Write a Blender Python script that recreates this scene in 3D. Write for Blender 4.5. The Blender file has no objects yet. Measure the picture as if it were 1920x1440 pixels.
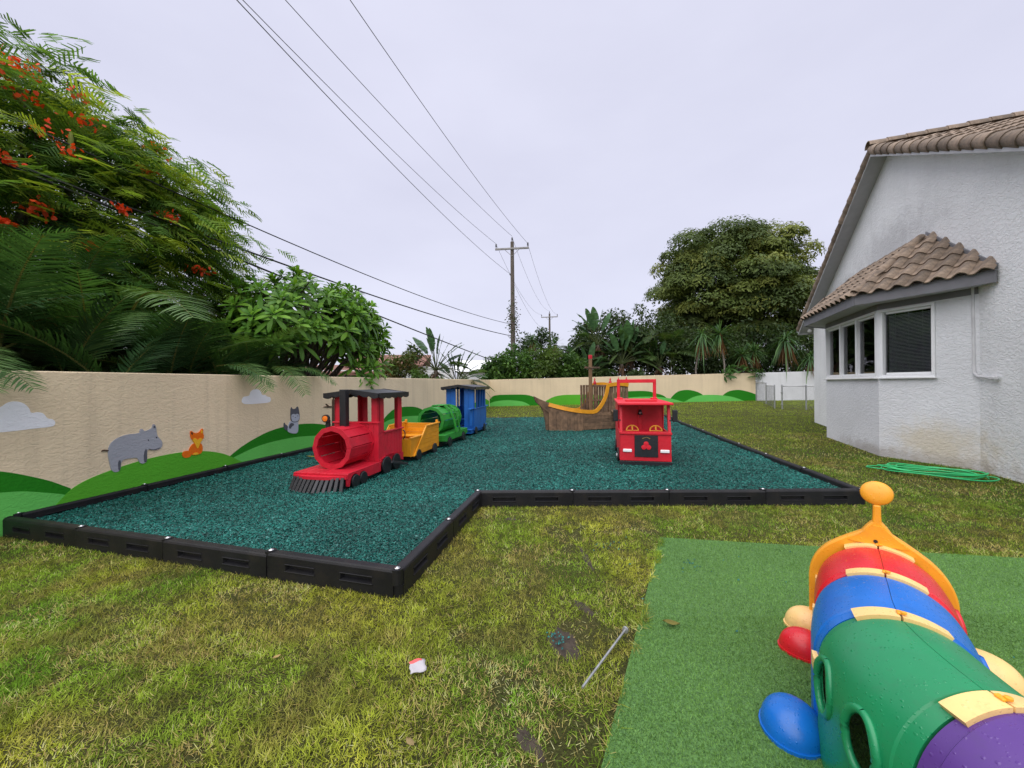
import bpy, bmesh, math, random
import numpy as np
from mathutils import Vector, Matrix
rad = math.radians
sc = bpy.context.scene
COL = sc.collection

# ------------------------------------------------------------------ camera, sky, sun, exposure
cam = bpy.data.objects.new('camera', bpy.data.cameras.new('camera'))
COL.objects.link(cam)
cam.data.sensor_width = 36.0
cam.data.lens = 36.0 * 721.0 / 1920.0
cam.data.clip_start = 0.05
cam.data.clip_end = 3000.0
cam.matrix_world = Matrix.Translation((0, 0, 1.6)) @ Matrix.Rotation(rad(90), 4, 'X') @ Matrix.Rotation(rad(-0.5), 4, 'Z')
sc.camera = cam

SUN_EL, SUN_AZ = rad(64), rad(207)          # high, behind the camera; the cloud deck spreads it very wide
world = bpy.data.worlds.new('World')
sc.world = world
world.use_nodes = True
wn, wl = world.node_tree.nodes, world.node_tree.links
wn.clear()
w_out = wn.new('ShaderNodeOutputWorld')
w_bg = wn.new('ShaderNodeBackground')
w_bg.inputs['Strength'].default_value = 0.1
w_sky = wn.new('ShaderNodeTexSky')
w_sky.sky_type = 'NISHITA'
w_sky.sun_disc = False
w_sky.sun_elevation = SUN_EL
w_sky.sun_rotation = SUN_AZ
w_tc = wn.new('ShaderNodeTexCoord')
w_map = wn.new('ShaderNodeMapping')
w_map.inputs['Scale'].default_value = (1.2, 1.2, 3.0)
w_noise = wn.new('ShaderNodeTexNoise')
w_noise.inputs['Scale'].default_value = 1.6
w_noise.inputs['Detail'].default_value = 5.0
w_ramp = wn.new('ShaderNodeValToRGB')       # the even cloud deck, faintly mottled
w_ramp.color_ramp.elements[0].position = 0.25
w_ramp.color_ramp.elements[0].color = (2.93, 2.93, 3.56, 1)
w_ramp.color_ramp.elements[1].position = 0.78
w_ramp.color_ramp.elements[1].color = (3.42, 3.42, 4.06, 1)
w_mix = wn.new('ShaderNodeMix')
w_mix.data_type = 'RGBA'
w_mix.inputs[0].default_value = 0.93
wl.new(w_tc.outputs['Generated'], w_map.inputs['Vector'])
wl.new(w_map.outputs['Vector'], w_noise.inputs['Vector'])
wl.new(w_noise.outputs['Fac'], w_ramp.inputs['Fac'])
wl.new(w_sky.outputs['Color'], w_mix.inputs[6])
wl.new(w_ramp.outputs['Color'], w_mix.inputs[7])
wl.new(w_mix.outputs[2], w_bg.inputs['Color'])
wl.new(w_bg.outputs['Background'], w_out.inputs['Surface'])

sun = bpy.data.objects.new('sun', bpy.data.lights.new('sun', 'SUN'))
COL.objects.link(sun)
sun.data.energy = 1.5
sun.data.angle = rad(95)
sun.data.color = (1.0, 0.97, 0.92)
sd = Vector((math.sin(SUN_AZ) * math.cos(SUN_EL), math.cos(SUN_AZ) * math.cos(SUN_EL), math.sin(SUN_EL)))
sun.rotation_euler = sd.to_track_quat('Z', 'Y').to_euler()
sun.location = (0, -5, 30)

vs = sc.view_settings
vs.view_transform = 'Standard'
vs.look = 'None'
vs.exposure = 1.28
vs.gamma = 1.0
vs.use_curve_mapping = False

# ------------------------------------------------------------------ helpers
def V3(*a): return Vector(a)

class MB:
    """collects shapes; build() links them as one mesh object"""
    def __init__(s): s.v, s.f = [], []
    def add(s, vs_, fs, M=None):
        o = len(s.v)
        s.v += [tuple(M @ Vector(p)) for p in vs_] if M is not None else [tuple(p) for p in vs_]
        s.f += [tuple(i + o for i in f) for f in fs]
        return s
    def box(s, c, d, M=None, b=0.0):
        """centre, full size, optional matrix, chamfer"""
        hx, hy, hz = d[0] / 2, d[1] / 2, d[2] / 2
        cx, cy, cz = c
        if b <= 0:
            vv = [(cx + i * hx, cy + j * hy, cz + k * hz) for i in (-1, 1) for j in (-1, 1) for k in (-1, 1)]
            ff = [(0, 1, 3, 2), (4, 6, 7, 5), (0, 4, 5, 1), (2, 3, 7, 6), (0, 2, 6, 4), (1, 5, 7, 3)]
            return s.add(vv, ff, M)
        b = min(b, hx * .9, hy * .9, hz * .9)
        vv, idx = [], {}
        for i in (-1, 1):
            for j in (-1, 1):
                for k in (-1, 1):
                    for a in range(3):
                        p = [i * (hx - b), j * (hy - b), k * (hz - b)]
                        p[a] += (i, j, k)[a] * b
                        idx[(i, j, k, a)] = len(vv)
                        vv.append((cx + p[0], cy + p[1], cz + p[2]))
        ff = []
        for a in range(3):
            b1, b2 = (a + 1) % 3, (a + 2) % 3
            for sg in (-1, 1):
                q = []
                for (u, w) in ((-1, -1), (1, -1), (1, 1), (-1, 1)):
                    t = [0, 0, 0]; t[a] = sg; t[b1] = u; t[b2] = w
                    q.append(idx[(t[0], t[1], t[2], a)])
                ff.append(tuple(q) if sg > 0 else tuple(reversed(q)))
        for a in range(3):
            b1, b2 = (a + 1) % 3, (a + 2) % 3
            for u in (-1, 1):
                for w in (-1, 1):
                    q = []
                    for (sg, ax) in ((-1, b1), (1, b1), (1, b2), (-1, b2)):
                        t = [0, 0, 0]; t[a] = sg; t[b1] = u; t[b2] = w
                        q.append(idx[(t[0], t[1], t[2], ax)])
                    ff.append(tuple(q) if u * w < 0 else tuple(reversed(q)))
        for i in (-1, 1):
            for j in (-1, 1):
                for k in (-1, 1):
                    q = [idx[(i, j, k, a)] for a in range(3)]
                    ff.append(tuple(q) if i * j * k > 0 else tuple(reversed(q)))
        return s.add(vv, ff, M)
    def prism(s, poly, t0, t1, plane='xz', M=None):
        """polygon extruded along the remaining axis from t0 to t1"""
        n = len(poly)
        def pt(p, t):
            return {'xz': (p[0], t, p[1]), 'xy': (p[0], p[1], t), 'yz': (t, p[0], p[1])}[plane]
        vv = [pt(p, t0) for p in poly] + [pt(p, t1) for p in poly]
        ff = [tuple(range(n)), tuple(reversed(range(n, 2 * n)))]
        ff += [(i, i + n, (i + 1) % n + n, (i + 1) % n) for i in range(n)]
        return s.add(vv, ff, M)
    def tube(s, pts, r, n=6, M=None, cap=True):
        pts = [Vector(p) for p in pts]
        m = len(pts)
        rr = r if isinstance(r, (list, tuple)) else [r] * m
        vv, ff = [], []
        up = Vector((0, 0, 1))
        for i, p in enumerate(pts):
            d = (pts[min(i + 1, m - 1)] - pts[max(i - 1, 0)]).normalized()
            a = d.cross(up)
            if a.length < 1e-3: a = d.cross(Vector((1, 0, 0)))
            a.normalize()
            if i and a.dot(pa) < 0: a = -a
            pa = a
            b_ = d.cross(a)
            for k in range(n):
                t = 2 * math.pi * k / n
                vv.append(p + a * math.cos(t) * rr[i] + b_ * math.sin(t) * rr[i])
        for i in range(m - 1):
            for k in range(n):
                ff.append((i * n + k, i * n + (k + 1) % n, (i + 1) * n + (k + 1) % n, (i + 1) * n + k))
        if cap:
            ff.append(tuple(reversed(range(n))))
            ff.append(tuple(range((m - 1) * n, m * n)))
        return s.add(vv, ff, M)
    def lathe(s, prof, n=16, M=None):
        """profile of (radius, z) turned about z"""
        m = len(prof)
        vv = [(r * math.cos(2 * math.pi * k / n), r * math.sin(2 * math.pi * k / n), z) for r, z in prof for k in range(n)]
        ff = [(i * n + k, i * n + (k + 1) % n, (i + 1) * n + (k + 1) % n, (i + 1) * n + k) for i in range(m - 1) for k in range(n)]
        if prof[0][0] > 1e-4: ff.append(tuple(reversed(range(n))))
        if prof[-1][0] > 1e-4: ff.append(tuple(range((m - 1) * n, m * n)))
        return s.add(vv, ff, M)
    def mesh(s, name, smooth=False):
        me = bpy.data.meshes.new(name)
        me.from_pydata(s.v, [], s.f)
        me.validate()
        if smooth:
            me.polygons.foreach_set('use_smooth', [True] * len(me.polygons))
            if smooth is not True: me.set_sharp_from_angle(angle=rad(smooth))
        me.update()
        return me
    def build(s, name, mat, parent=None, smooth=False, kind=None):
        return put(name, s.mesh(name, smooth), mat, parent, kind)

def put(name, me, mat, parent=None, kind=None, loc=None, rot=None):
    o = bpy.data.objects.new(name, me)
    COL.objects.link(o)
    if mat is not None and len(me.materials) == 0: me.materials.append(mat)
    if parent is not None: o.parent = parent
    if kind: o['kind'] = kind
    if loc is not None: o.location = loc
    if rot is not None: o.rotation_euler = rot
    return o

def tag(o, label, cat, group=None):
    o['label'] = label
    o['category'] = cat
    if group: o['group'] = group
    return o

def thing(name, label, cat, loc=(0, 0, 0), rz=0.0, group=None, scale=1.0):
    o = bpy.data.objects.new(name, None)
    COL.objects.link(o)
    o.empty_display_size = 0.1
    o.location = loc
    o.rotation_euler = (0, 0, rz)
    o.scale = (scale,) * 3
    return tag(o, label, cat, group)

def struct(o):
    o['kind'] = 'structure'
    return o

def np_mesh(name, V, F, col=None):
    """fast mesh from arrays; F is (m,3) or (m,4); col one colour per vertex"""
    V = np.ascontiguousarray(V, dtype=np.float32).reshape(-1, 3)
    F = np.ascontiguousarray(F, dtype=np.int32)
    m, k = F.shape
    me = bpy.data.meshes.new(name)
    me.vertices.add(len(V)); me.vertices.foreach_set('co', V.ravel())
    me.loops.add(m * k); me.loops.foreach_set('vertex_index', F.ravel())
    me.polygons.add(m); me.polygons.foreach_set('loop_start', np.arange(0, m * k, k, dtype=np.int32))
    if col is not None:
        at = me.attributes.new('col', 'FLOAT_COLOR', 'POINT')
        c4 = np.ones((len(V), 4), dtype=np.float32)
        c4[:, :3] = col
        at.data.foreach_set('color', c4.ravel())
    me.update(calc_edges=True)
    return me

def nrm(a): return a / np.maximum(np.linalg.norm(a, axis=-1, keepdims=True), 1e-9)

def leaf_arrays(P, D, U, L, W, rows=(0.0, 0.45, 1.0), wid=(0.12, 1.0, 0.0), droop=0.0, fold=0.0):
    """flat leaves: base P, direction D, face normal U. Returns verts (n,k,3) and triangle/quad template"""
    n = len(P)
    D = nrm(D); S = nrm(np.cross(D, U)); N = nrm(np.cross(S, D))
    L = np.broadcast_to(np.asarray(L, float), (n,)); W = np.broadcast_to(np.asarray(W, float), (n,))
    dr = np.broadcast_to(np.asarray(droop, float), (n,))
    out = []
    for t, w in zip(rows, wid):
        c = P + D * (L * t)[:, None] - np.array([0, 0, 1.0]) * (dr * L * t * t)[:, None]
        a = S * (W * w * 0.5)[:, None]
        lift = N * (W * w * fold)[:, None]
        out += [c - a + lift, c + a + lift]
    Vv = np.stack(out, axis=1)
    m = len(rows)
    T = [(2 * i, 2 * i + 1, 2 * i + 3, 2 * i + 2) for i in range(m - 1)]
    return Vv, np.array(T)

def stack(parts):
    """list of (Vn(n,k,3), template, col(n,3)) -> V, F, C"""
    Vs, Fs, Cs, o = [], [], [], 0
    for Vv, T, C in parts:
        n, k, _ = Vv.shape
        Vs.append(Vv.reshape(-1, 3))
        Fs.append((T[None] + (np.arange(n) * k)[:, None, None] + o).reshape(-1, T.shape[1]))
        C = np.asarray(C, float)
        if C.ndim == 1: C = np.broadcast_to(C, (n, 3))
        Cs.append(np.repeat(C, k, axis=0))
        o += n * k
    return np.concatenate(Vs), np.concatenate(Fs), np.concatenate(Cs)

def vnoise(x, y, scale, seed):
    """smooth 2-D value noise in 0..1"""
    g = np.random.default_rng(seed).random((64, 64))
    x = np.asarray(x) / scale; y = np.asarray(y) / scale
    xi = np.floor(x).astype(int); yi = np.floor(y).astype(int)
    fx = x - xi; fy = y - yi
    fx = fx * fx * (3 - 2 * fx); fy = fy * fy * (3 - 2 * fy)
    a = g[xi % 64, yi % 64]; b = g[(xi + 1) % 64, yi % 64]
    c = g[xi % 64, (yi + 1) % 64]; d = g[(xi + 1) % 64, (yi + 1) % 64]
    return (a * (1 - fx) + b * fx) * (1 - fy) + (c * (1 - fx) + d * fx) * fy

def rdirs(rng, n):
    return nrm(rng.normal(size=(n, 3)))

# ------------------------------------------------------------------ materials
MATS = {}
def nodes_of(name):
    m = bpy.data.materials.new(name)
    m.use_nodes = True
    nt = m.node_tree
    return m, nt.nodes, nt.links, nt.nodes['Principled BSDF']

def pmat(name, base, rough=0.6, var=0.15, scale=6.0, bump=0.0, bscale=40.0, rand=0.0, stretch=(1, 1, 1),
         spec=0.5, metal=0.0, coat=0.0, dirt=None, dirt_scale=3.0, dirt_amt=0.5, bstretch=None, rough_var=0.0):
    m, N, Lk, B = nodes_of(name)
    tc = N.new('ShaderNodeTexCoord')
    mp = N.new('ShaderNodeMapping'); mp.inputs['Scale'].default_value = stretch
    Lk.new(tc.outputs['Object'], mp.inputs['Vector'])
    nz = N.new('ShaderNodeTexNoise'); nz.inputs['Scale'].default_value = scale; nz.inputs['Detail'].default_value = 6.0
    Lk.new(mp.outputs['Vector'], nz.inputs['Vector'])
    rp = N.new('ShaderNodeValToRGB')
    rp.color_ramp.elements[0].position = 0.3; rp.color_ramp.elements[1].position = 0.72
    rp.color_ramp.elements[0].color = tuple(c * (1 - var) for c in base) + (1,)
    rp.color_ramp.elements[1].color = tuple(min(1, c * (1 + var)) for c in base) + (1,)
    Lk.new(nz.outputs['Fac'], rp.inputs['Fac'])
    out = rp.outputs['Color']
    if dirt is not None:
        n2 = N.new('ShaderNodeTexNoise'); n2.inputs['Scale'].default_value = dirt_scale; n2.inputs['Detail'].default_value = 8.0
        n2.inputs['Roughness'].default_value = 0.65
        Lk.new(tc.outputs['Object'], n2.inputs['Vector'])
        r2 = N.new('ShaderNodeValToRGB'); r2.color_ramp.elements[0].position = 0.48; r2.color_ramp.elements[1].position = 0.75
        r2.color_ramp.elements[1].color = (dirt_amt, dirt_amt, dirt_amt, 1)
        Lk.new(n2.outputs['Fac'], r2.inputs['Fac'])
        mx = N.new('ShaderNodeMix'); mx.data_type = 'RGBA'
        Lk.new(r2.outputs['Color'], mx.inputs[0]); Lk.new(out, mx.inputs[6]); mx.inputs[7].default_value = tuple(dirt) + (1,)
        out = mx.outputs[2]
    if rand > 0:
        oi = N.new('ShaderNodeObjectInfo')
        mr = N.new('ShaderNodeMapRange'); mr.inputs['To Min'].default_value = 1 - rand; mr.inputs['To Max'].default_value = 1 + rand
        Lk.new(oi.outputs['Random'], mr.inputs['Value'])
        hs = N.new('ShaderNodeHueSaturation')
        Lk.new(mr.outputs['Result'], hs.inputs['Value']); Lk.new(out, hs.inputs['Color'])
        out = hs.outputs['Color']
    Lk.new(out, B.inputs['Base Color'])
    B.inputs['Roughness'].default_value = rough
    if rough_var > 0:
        mr2 = N.new('ShaderNodeMapRange'); mr2.inputs['To Min'].default_value = max(0.02, rough - rough_var); mr2.inputs['To Max'].default_value = min(1, rough + rough_var)
        Lk.new(nz.outputs['Fac'], mr2.inputs['Value']); Lk.new(mr2.outputs['Result'], B.inputs['Roughness'])
    B.inputs['Specular IOR Level'].default_value = spec
    B.inputs['Metallic'].default_value = metal
    B.inputs['Coat Weight'].default_value = coat
    if bump > 0:
        nb = N.new('ShaderNodeTexNoise'); nb.inputs['Scale'].default_value = bscale; nb.inputs['Detail'].default_value = 5.0
        mb = N.new('ShaderNodeMapping'); mb.inputs['Scale'].default_value = bstretch or stretch
        Lk.new(tc.outputs['Object'], mb.inputs['Vector']); Lk.new(mb.outputs['Vector'], nb.inputs['Vector'])
        bp = N.new('ShaderNodeBump'); bp.inputs['Strength'].default_value = bump; bp.inputs['Distance'].default_value = 0.02
        Lk.new(nb.outputs['Fac'], bp.inputs['Height']); Lk.new(bp.outputs['Normal'], B.inputs['Normal'])
    MATS[name] = m
    return m

def leafmat(name, rough=0.45, trans=0.25, spec=0.4, vscale=2.5):
    """foliage, blades and chips: own colour per piece from the mesh, light passing through"""
    m, N, Lk, B = nodes_of(name)
    at = N.new('ShaderNodeAttribute'); at.attribute_name = 'col'
    oi = N.new('ShaderNodeObjectInfo')
    mr = N.new('ShaderNodeMapRange'); mr.inputs['To Min'].default_value = 0.85; mr.inputs['To Max'].default_value = 1.15
    Lk.new(oi.outputs['Random'], mr.inputs['Value'])
    hs = N.new('ShaderNodeHueSaturation')
    Lk.new(at.outputs['Color'], hs.inputs['Color']); Lk.new(mr.outputs['Result'], hs.inputs['Value'])
    Lk.new(hs.outputs['Color'], B.inputs['Base Color'])
    B.inputs['Roughness'].default_value = rough
    B.inputs['Specular IOR Level'].default_value = spec
    if trans > 0:
        tr = N.new('ShaderNodeBsdfTranslucent')
        g = N.new('ShaderNodeMix'); g.data_type = 'RGBA'; g.blend_type = 'MULTIPLY'; g.inputs[0].default_value = 1.0
        g.inputs[7].default_value = (1.3, 1.25, 0.6, 1)
        Lk.new(hs.outputs['Color'], g.inputs[6]); Lk.new(g.outputs[2], tr.inputs['Color'])
        mx = N.new('ShaderNodeMixShader'); mx.inputs['Fac'].default_value = trans
        Lk.new(B.outputs['BSDF'], mx.inputs[1]); Lk.new(tr.outputs['BSDF'], mx.inputs[2])
        Lk.new(mx.outputs['Shader'], N['Material Output'].inputs['Surface'])
    MATS[name] = m
    return m

def stucco(name, base, ridge=0.5, stains=(), streak=0.0, streak_col=(0.2, 0.19, 0.17), scale=9.0):
    """troweled stucco: flattened ridges, weather streaks; world-anchored so neighbours continue it"""
    m, N, Lk, B = nodes_of(name)
    ge = N.new('ShaderNodeNewGeometry')
    mp = N.new('ShaderNodeMapping'); mp.inputs['Scale'].default_value = (1, 1, 1.7)
    Lk.new(ge.outputs['Position'], mp.inputs['Vector'])
    n1 = N.new('ShaderNodeTexNoise'); n1.inputs['Scale'].default_value = scale; n1.inputs['Detail'].default_value = 4.0; n1.inputs['Distortion'].default_value = 1.2
    Lk.new(mp.outputs['Vector'], n1.inputs['Vector'])
    rr = N.new('ShaderNodeValToRGB'); rr.color_ramp.elements[0].position = 0.44; rr.color_ramp.elements[1].position = 0.56
    Lk.new(n1.outputs['Fac'], rr.inputs['Fac'])
    n3 = N.new('ShaderNodeTexNoise'); n3.inputs['Scale'].default_value = 70.0; n3.inputs['Detail'].default_value = 3.0
    Lk.new(ge.outputs['Position'], n3.inputs['Vector'])
    ad = N.new('ShaderNodeMath'); ad.operation = 'MULTIPLY_ADD'; ad.inputs[1].default_value = 0.35
    Lk.new(n3.outputs['Fac'], ad.inputs[0]); Lk.new(rr.outputs['Color'], ad.inputs[2])
    bp = N.new('ShaderNodeBump'); bp.inputs['Strength'].default_value = ridge; bp.inputs['Distance'].default_value = 0.012
    Lk.new(ad.outputs['Value'], bp.inputs['Height']); Lk.new(bp.outputs['Normal'], B.inputs['Normal'])
    n2 = N.new('ShaderNodeTexNoise'); n2.inputs['Scale'].default_value = 0.9; n2.inputs['Detail'].default_value = 6.0
    Lk.new(ge.outputs['Position'], n2.inputs['Vector'])
    rp = N.new('ShaderNodeValToRGB'); rp.color_ramp.elements[0].position = 0.3; rp.color_ramp.elements[1].position = 0.7
    rp.color_ramp.elements[0].color = tuple(c * 0.92 for c in base) + (1,)
    rp.color_ramp.elements[1].color = tuple(min(1, c * 1.05) for c in base) + (1,)
    Lk.new(n2.outputs['Fac'], rp.inputs['Fac'])
    out = rp.outputs['Color']
    if streak > 0:
        ms = N.new('ShaderNodeMapping'); ms.inputs['Scale'].default_value = (5.0, 5.0, 0.22)
        Lk.new(ge.outputs['Position'], ms.inputs['Vector'])
        ns = N.new('ShaderNodeTexNoise'); ns.inputs['Scale'].default_value = 1.0; ns.inputs['Detail'].default_value = 7.0; ns.inputs['Roughness'].default_value = 0.7
        Lk.new(ms.outputs['Vector'], ns.inputs['Vector'])
        rs = N.new('ShaderNodeValToRGB'); rs.color_ramp.elements[0].position = 0.5; rs.color_ramp.elements[1].position = 0.8
        rs.color_ramp.elements[1].color = (streak, streak, streak, 1)
        Lk.new(ns.outputs['Fac'], rs.inputs['Fac'])
        mx = N.new('ShaderNodeMix'); mx.data_type = 'RGBA'
        Lk.new(rs.outputs['Color'], mx.inputs[0]); Lk.new(out, mx.inputs[6]); mx.inputs[7].default_value = tuple(streak_col) + (1,)
        out = mx.outputs[2]
    for (c, r, colr, amt) in stains:         # blotches with a place of their own
        vm = N.new('ShaderNodeVectorMath'); vm.operation = 'SUBTRACT'; vm.inputs[1].default_value = c
        Lk.new(ge.outputs['Position'], vm.inputs[0])
        vd = N.new('ShaderNodeVectorMath'); vd.operation = 'DIVIDE'; vd.inputs[1].default_value = r
        Lk.new(vm.outputs['Vector'], vd.inputs[0])
        vl = N.new('ShaderNodeVectorMath'); vl.operation = 'LENGTH'
        Lk.new(vd.outputs['Vector'], vl.inputs[0])
        nn = N.new('ShaderNodeTexNoise'); nn.inputs['Scale'].default_value = 3.0; nn.inputs['Detail'].default_value = 8.0; nn.inputs['Roughness'].default_value = 0.7
        Lk.new(ge.outputs['Position'], nn.inputs['Vector'])
        am = N.new('ShaderNodeMath'); am.operation = 'MULTIPLY_ADD'; am.inputs[1].default_value = 1.6
        Lk.new(nn.outputs['Fac'], am.inputs[0]); Lk.new(vl.outputs['Value'], am.inputs[2])
        mr = N.new('ShaderNodeMapRange'); mr.interpolation_type = 'SMOOTHSTEP'
        mr.inputs['From Min'].default_value = 1.9; mr.inputs['From Max'].default_value = 0.9
        mr.inputs['To Min'].default_value = 0.0; mr.inputs['To Max'].default_value = amt
        Lk.new(am.outputs['Value'], mr.inputs['Value'])
        mx = N.new('ShaderNodeMix'); mx.data_type = 'RGBA'
        Lk.new(mr.outputs['Result'], mx.inputs[0]); Lk.new(out, mx.inputs[6]); mx.inputs[7].default_value = tuple(colr) + (1,)
        out = mx.outputs[2]
    Lk.new(out, B.inputs['Base Color'])
    B.inputs['Roughness'].default_value = 0.85
    B.inputs['Specular IOR Level'].default_value = 0.12
    MATS[name] = m
    return m

def glassmat(name, tint=0.75):
    m = bpy.data.materials.new(name); m.use_nodes = True
    N, Lk = m.node_tree.nodes, m.node_tree.links
    N.clear()
    o = N.new('ShaderNodeOutputMaterial'); t = N.new('ShaderNodeBsdfTransparent'); g = N.new('ShaderNodeBsdfGlossy')
    t.inputs['Color'].default_value = (tint, tint * 1.02, tint * 1.03, 1)
    g.inputs['Roughness'].default_value = 0.02
    f = N.new('ShaderNodeFresnel'); f.inputs['IOR'].default_value = 1.5
    mx = N.new('ShaderNodeMixShader')
    Lk.new(f.outputs['Fac'], mx.inputs['Fac']); Lk.new(t.outputs['BSDF'], mx.inputs[1]); Lk.new(g.outputs['BSDF'], mx.inputs[2])
    Lk.new(mx.outputs['Shader'], o.inputs['Surface'])
    return m

def wetplastic(name, base, rough=0.33):
    """moulded plastic with rain drops standing on it"""
    m, N, Lk, B = nodes_of(name)
    tc = N.new('ShaderNodeTexCoord')
    nz = N.new('ShaderNodeTexNoise'); nz.inputs['Scale'].default_value = 5.0; nz.inputs['Detail'].default_value = 6.0
    Lk.new(tc.outputs['Object'], nz.inputs['Vector'])
    rp = N.new('ShaderNodeValToRGB'); rp.color_ramp.elements[0].position = 0.3; rp.color_ramp.elements[1].position = 0.7
    rp.color_ramp.elements[0].color = tuple(c * 0.9 for c in base) + (1,)
    rp.color_ramp.elements[1].color = tuple(min(1, c * 1.08) for c in base) + (1,)
    Lk.new(nz.outputs['Fac'], rp.inputs['Fac'])
    ng = N.new('ShaderNodeTexNoise'); ng.inputs['Scale'].default_value = 11.0; ng.inputs['Detail'].default_value = 9.0; ng.inputs['Roughness'].default_value = 0.75
    Lk.new(tc.outputs['Object'], ng.inputs['Vector'])
    rg = N.new('ShaderNodeValToRGB'); rg.color_ramp.elements[0].position = 0.52; rg.color_ramp.elements[1].position = 0.80
    rg.color_ramp.elements[1].color = (0.55, 0.55, 0.55, 1)
    Lk.new(ng.outputs['Fac'], rg.inputs['Fac'])
    mg = N.new('ShaderNodeMix'); mg.data_type = 'RGBA'          # scuffs and grime
    Lk.new(rg.outputs['Color'], mg.inputs[0]); Lk.new(rp.outputs['Color'], mg.inputs[6]); mg.inputs[7].default_value = tuple(c * 0.45 + 0.035 for c in base) + (1,)
    Lk.new(mg.outputs[2], B.inputs['Base Color'])
    vo = N.new('ShaderNodeTexVoronoi'); vo.inputs['Scale'].default_value = 85.0; vo.inputs['Randomness'].default_value = 1.0
    Lk.new(tc.outputs['Object'], vo.inputs['Vector'])
    # only some cells carry a drop; drop radius varies with the cell colour
    sp = N.new('ShaderNodeSeparateColor'); Lk.new(vo.outputs['Color'], sp.inputs['Color'])
    mr = N.new('ShaderNodeMapRange'); mr.inputs['From Min'].default_value = 0.55; mr.inputs['From Max'].default_value = 1.0
    mr.inputs['To Min'].default_value = 0.0; mr.inputs['To Max'].default_value = 0.55
    Lk.new(sp.outputs['Red'], mr.inputs['Value'])
    sb = N.new('ShaderNodeMath'); sb.operation = 'SUBTRACT'
    Lk.new(mr.outputs['Result'], sb.inputs[0]); Lk.new(vo.outputs['Distance'], sb.inputs[1])
    mx = N.new('ShaderNodeMath'); mx.operation = 'MAXIMUM'; mx.inputs[1].default_value = 0.0
    Lk.new(sb.outputs['Value'], mx.inputs[0])
    n2 = N.new('ShaderNodeTexNoise'); n2.inputs['Scale'].default_value = 320.0
    Lk.new(tc.outputs['Object'], n2.inputs['Vector'])
    ma = N.new('ShaderNodeMath'); ma.operation = 'MULTIPLY_ADD'; ma.inputs[1].default_value = 0.05
    Lk.new(n2.outputs['Fac'], ma.inputs[0]); Lk.new(mx.outputs['Value'], ma.inputs[2])
    bp = N.new('ShaderNodeBump'); bp.inputs['Strength'].default_value = 0.55; bp.inputs['Distance'].default_value = 0.006
    Lk.new(ma.outputs['Value'], bp.inputs['Height']); Lk.new(bp.outputs['Normal'], B.inputs['Normal'])
    gt = N.new('ShaderNodeMapRange'); gt.inputs['From Max'].default_value = 0.08; gt.inputs['To Min'].default_value = rough; gt.inputs['To Max'].default_value = 0.06
    Lk.new(mx.outputs['Value'], gt.inputs['Value']); Lk.new(gt.outputs['Result'], B.inputs['Roughness'])
    B.inputs['Subsurface Weight'].default_value = 0.0
    B.inputs['Specular IOR Level'].default_value = 0.5
    MATS[name] = m
    return m

wood = dict(rough=0.5, var=0.12, scale=5.0, bump=0.25, bscale=14.0, rand=0.10)
pmat('paint_red', (0.56, 0.008, 0.028), dirt=(0.16, 0.02, 0.03), dirt_amt=0.25, **wood)
pmat('paint_truck_red', (0.62, 0.007, 0.022), **wood)
pmat('paint_yellow', (0.72, 0.30, 0.008), dirt=(0.40, 0.18, 0.02), dirt_amt=0.25, **wood)
pmat('paint_green', (0.022, 0.25, 0.025), **wood)
pmat('paint_blue', (0.006, 0.11, 0.42), **wood)
pmat('paint_black', (0.013, 0.013, 0.016), rough=0.42, var=0.3, scale=5.0, bump=0.15, bscale=25.0, rand=0.15)
pmat('slat_grey', (0.032, 0.032, 0.036), rough=0.5, var=0.3, rand=0.4)
pmat('weathered_wood', (0.175, 0.105, 0.060), rough=0.8, var=0.45, scale=7.0, stretch=(1, 1, 1), bump=0.5, bscale=40.0, rand=0.3, dirt=(0.04, 0.03, 0.025), dirt_amt=0.6)
pmat('mast_wood', (0.20, 0.115, 0.055), rough=0.75, var=0.3, bump=0.3, stretch=(6, 6, 0.6))
pmat('timber_plastic', (0.011, 0.011, 0.013), rough=0.48, var=0.3, scale=4.0, bump=0.12, bscale=160.0, dirt=(0.045, 0.036, 0.028), dirt_scale=6.0, dirt_amt=0.3, rand=0.15, spec=0.28)
pmat('galvanised', (0.42, 0.43, 0.44), rough=0.42, var=0.2, scale=20.0, metal=0.7)
pmat('mesh_wire', (0.16, 0.165, 0.17), rough=0.5, metal=0.5)
pmat('bolt_steel', (0.6, 0.6, 0.62), rough=0.3, metal=0.9)
pmat('white_vinyl', (0.78, 0.79, 0.80), rough=0.35, var=0.04)
pmat('white_lamp', (0.85, 0.85, 0.85), rough=0.25, var=0.03)
pmat('orange_lamp', (0.85, 0.20, 0.015), rough=0.3, var=0.03)
pmat('gold_paint', (0.30, 0.2, 0.06), rough=0.5)
pmat('fascia_light', (0.46, 0.46, 0.475), rough=0.6, var=0.1, bump=0.1, dirt=(0.2, 0.2, 0.2), dirt_amt=0.4)
pmat('fascia_grey', (0.165, 0.165, 0.178), rough=0.6, var=0.08, bump=0.1)
pmat('soffit_grey', (0.42, 0.42, 0.44), rough=0.75, var=0.06)
pmat('roof_tile', (0.235, 0.175, 0.128), rough=0.88, var=0.4, scale=6.0, bump=0.45, bscale=60.0, rand=0.32, dirt=(0.06, 0.055, 0.048), dirt_scale=4.0, dirt_amt=0.85)
pmat('conduit', (0.55, 0.55, 0.56), rough=0.5, var=0.1)
pmat('blind_grey', (0.50, 0.50, 0.52), rough=0.6, var=0.05)
pmat('room_shade', (0.018, 0.018, 0.02), rough=0.9)  # indoor shade given as a near-black base colour
pmat('hose_green', (0.03, 0.46, 0.15), rough=0.38, var=0.1)
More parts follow.
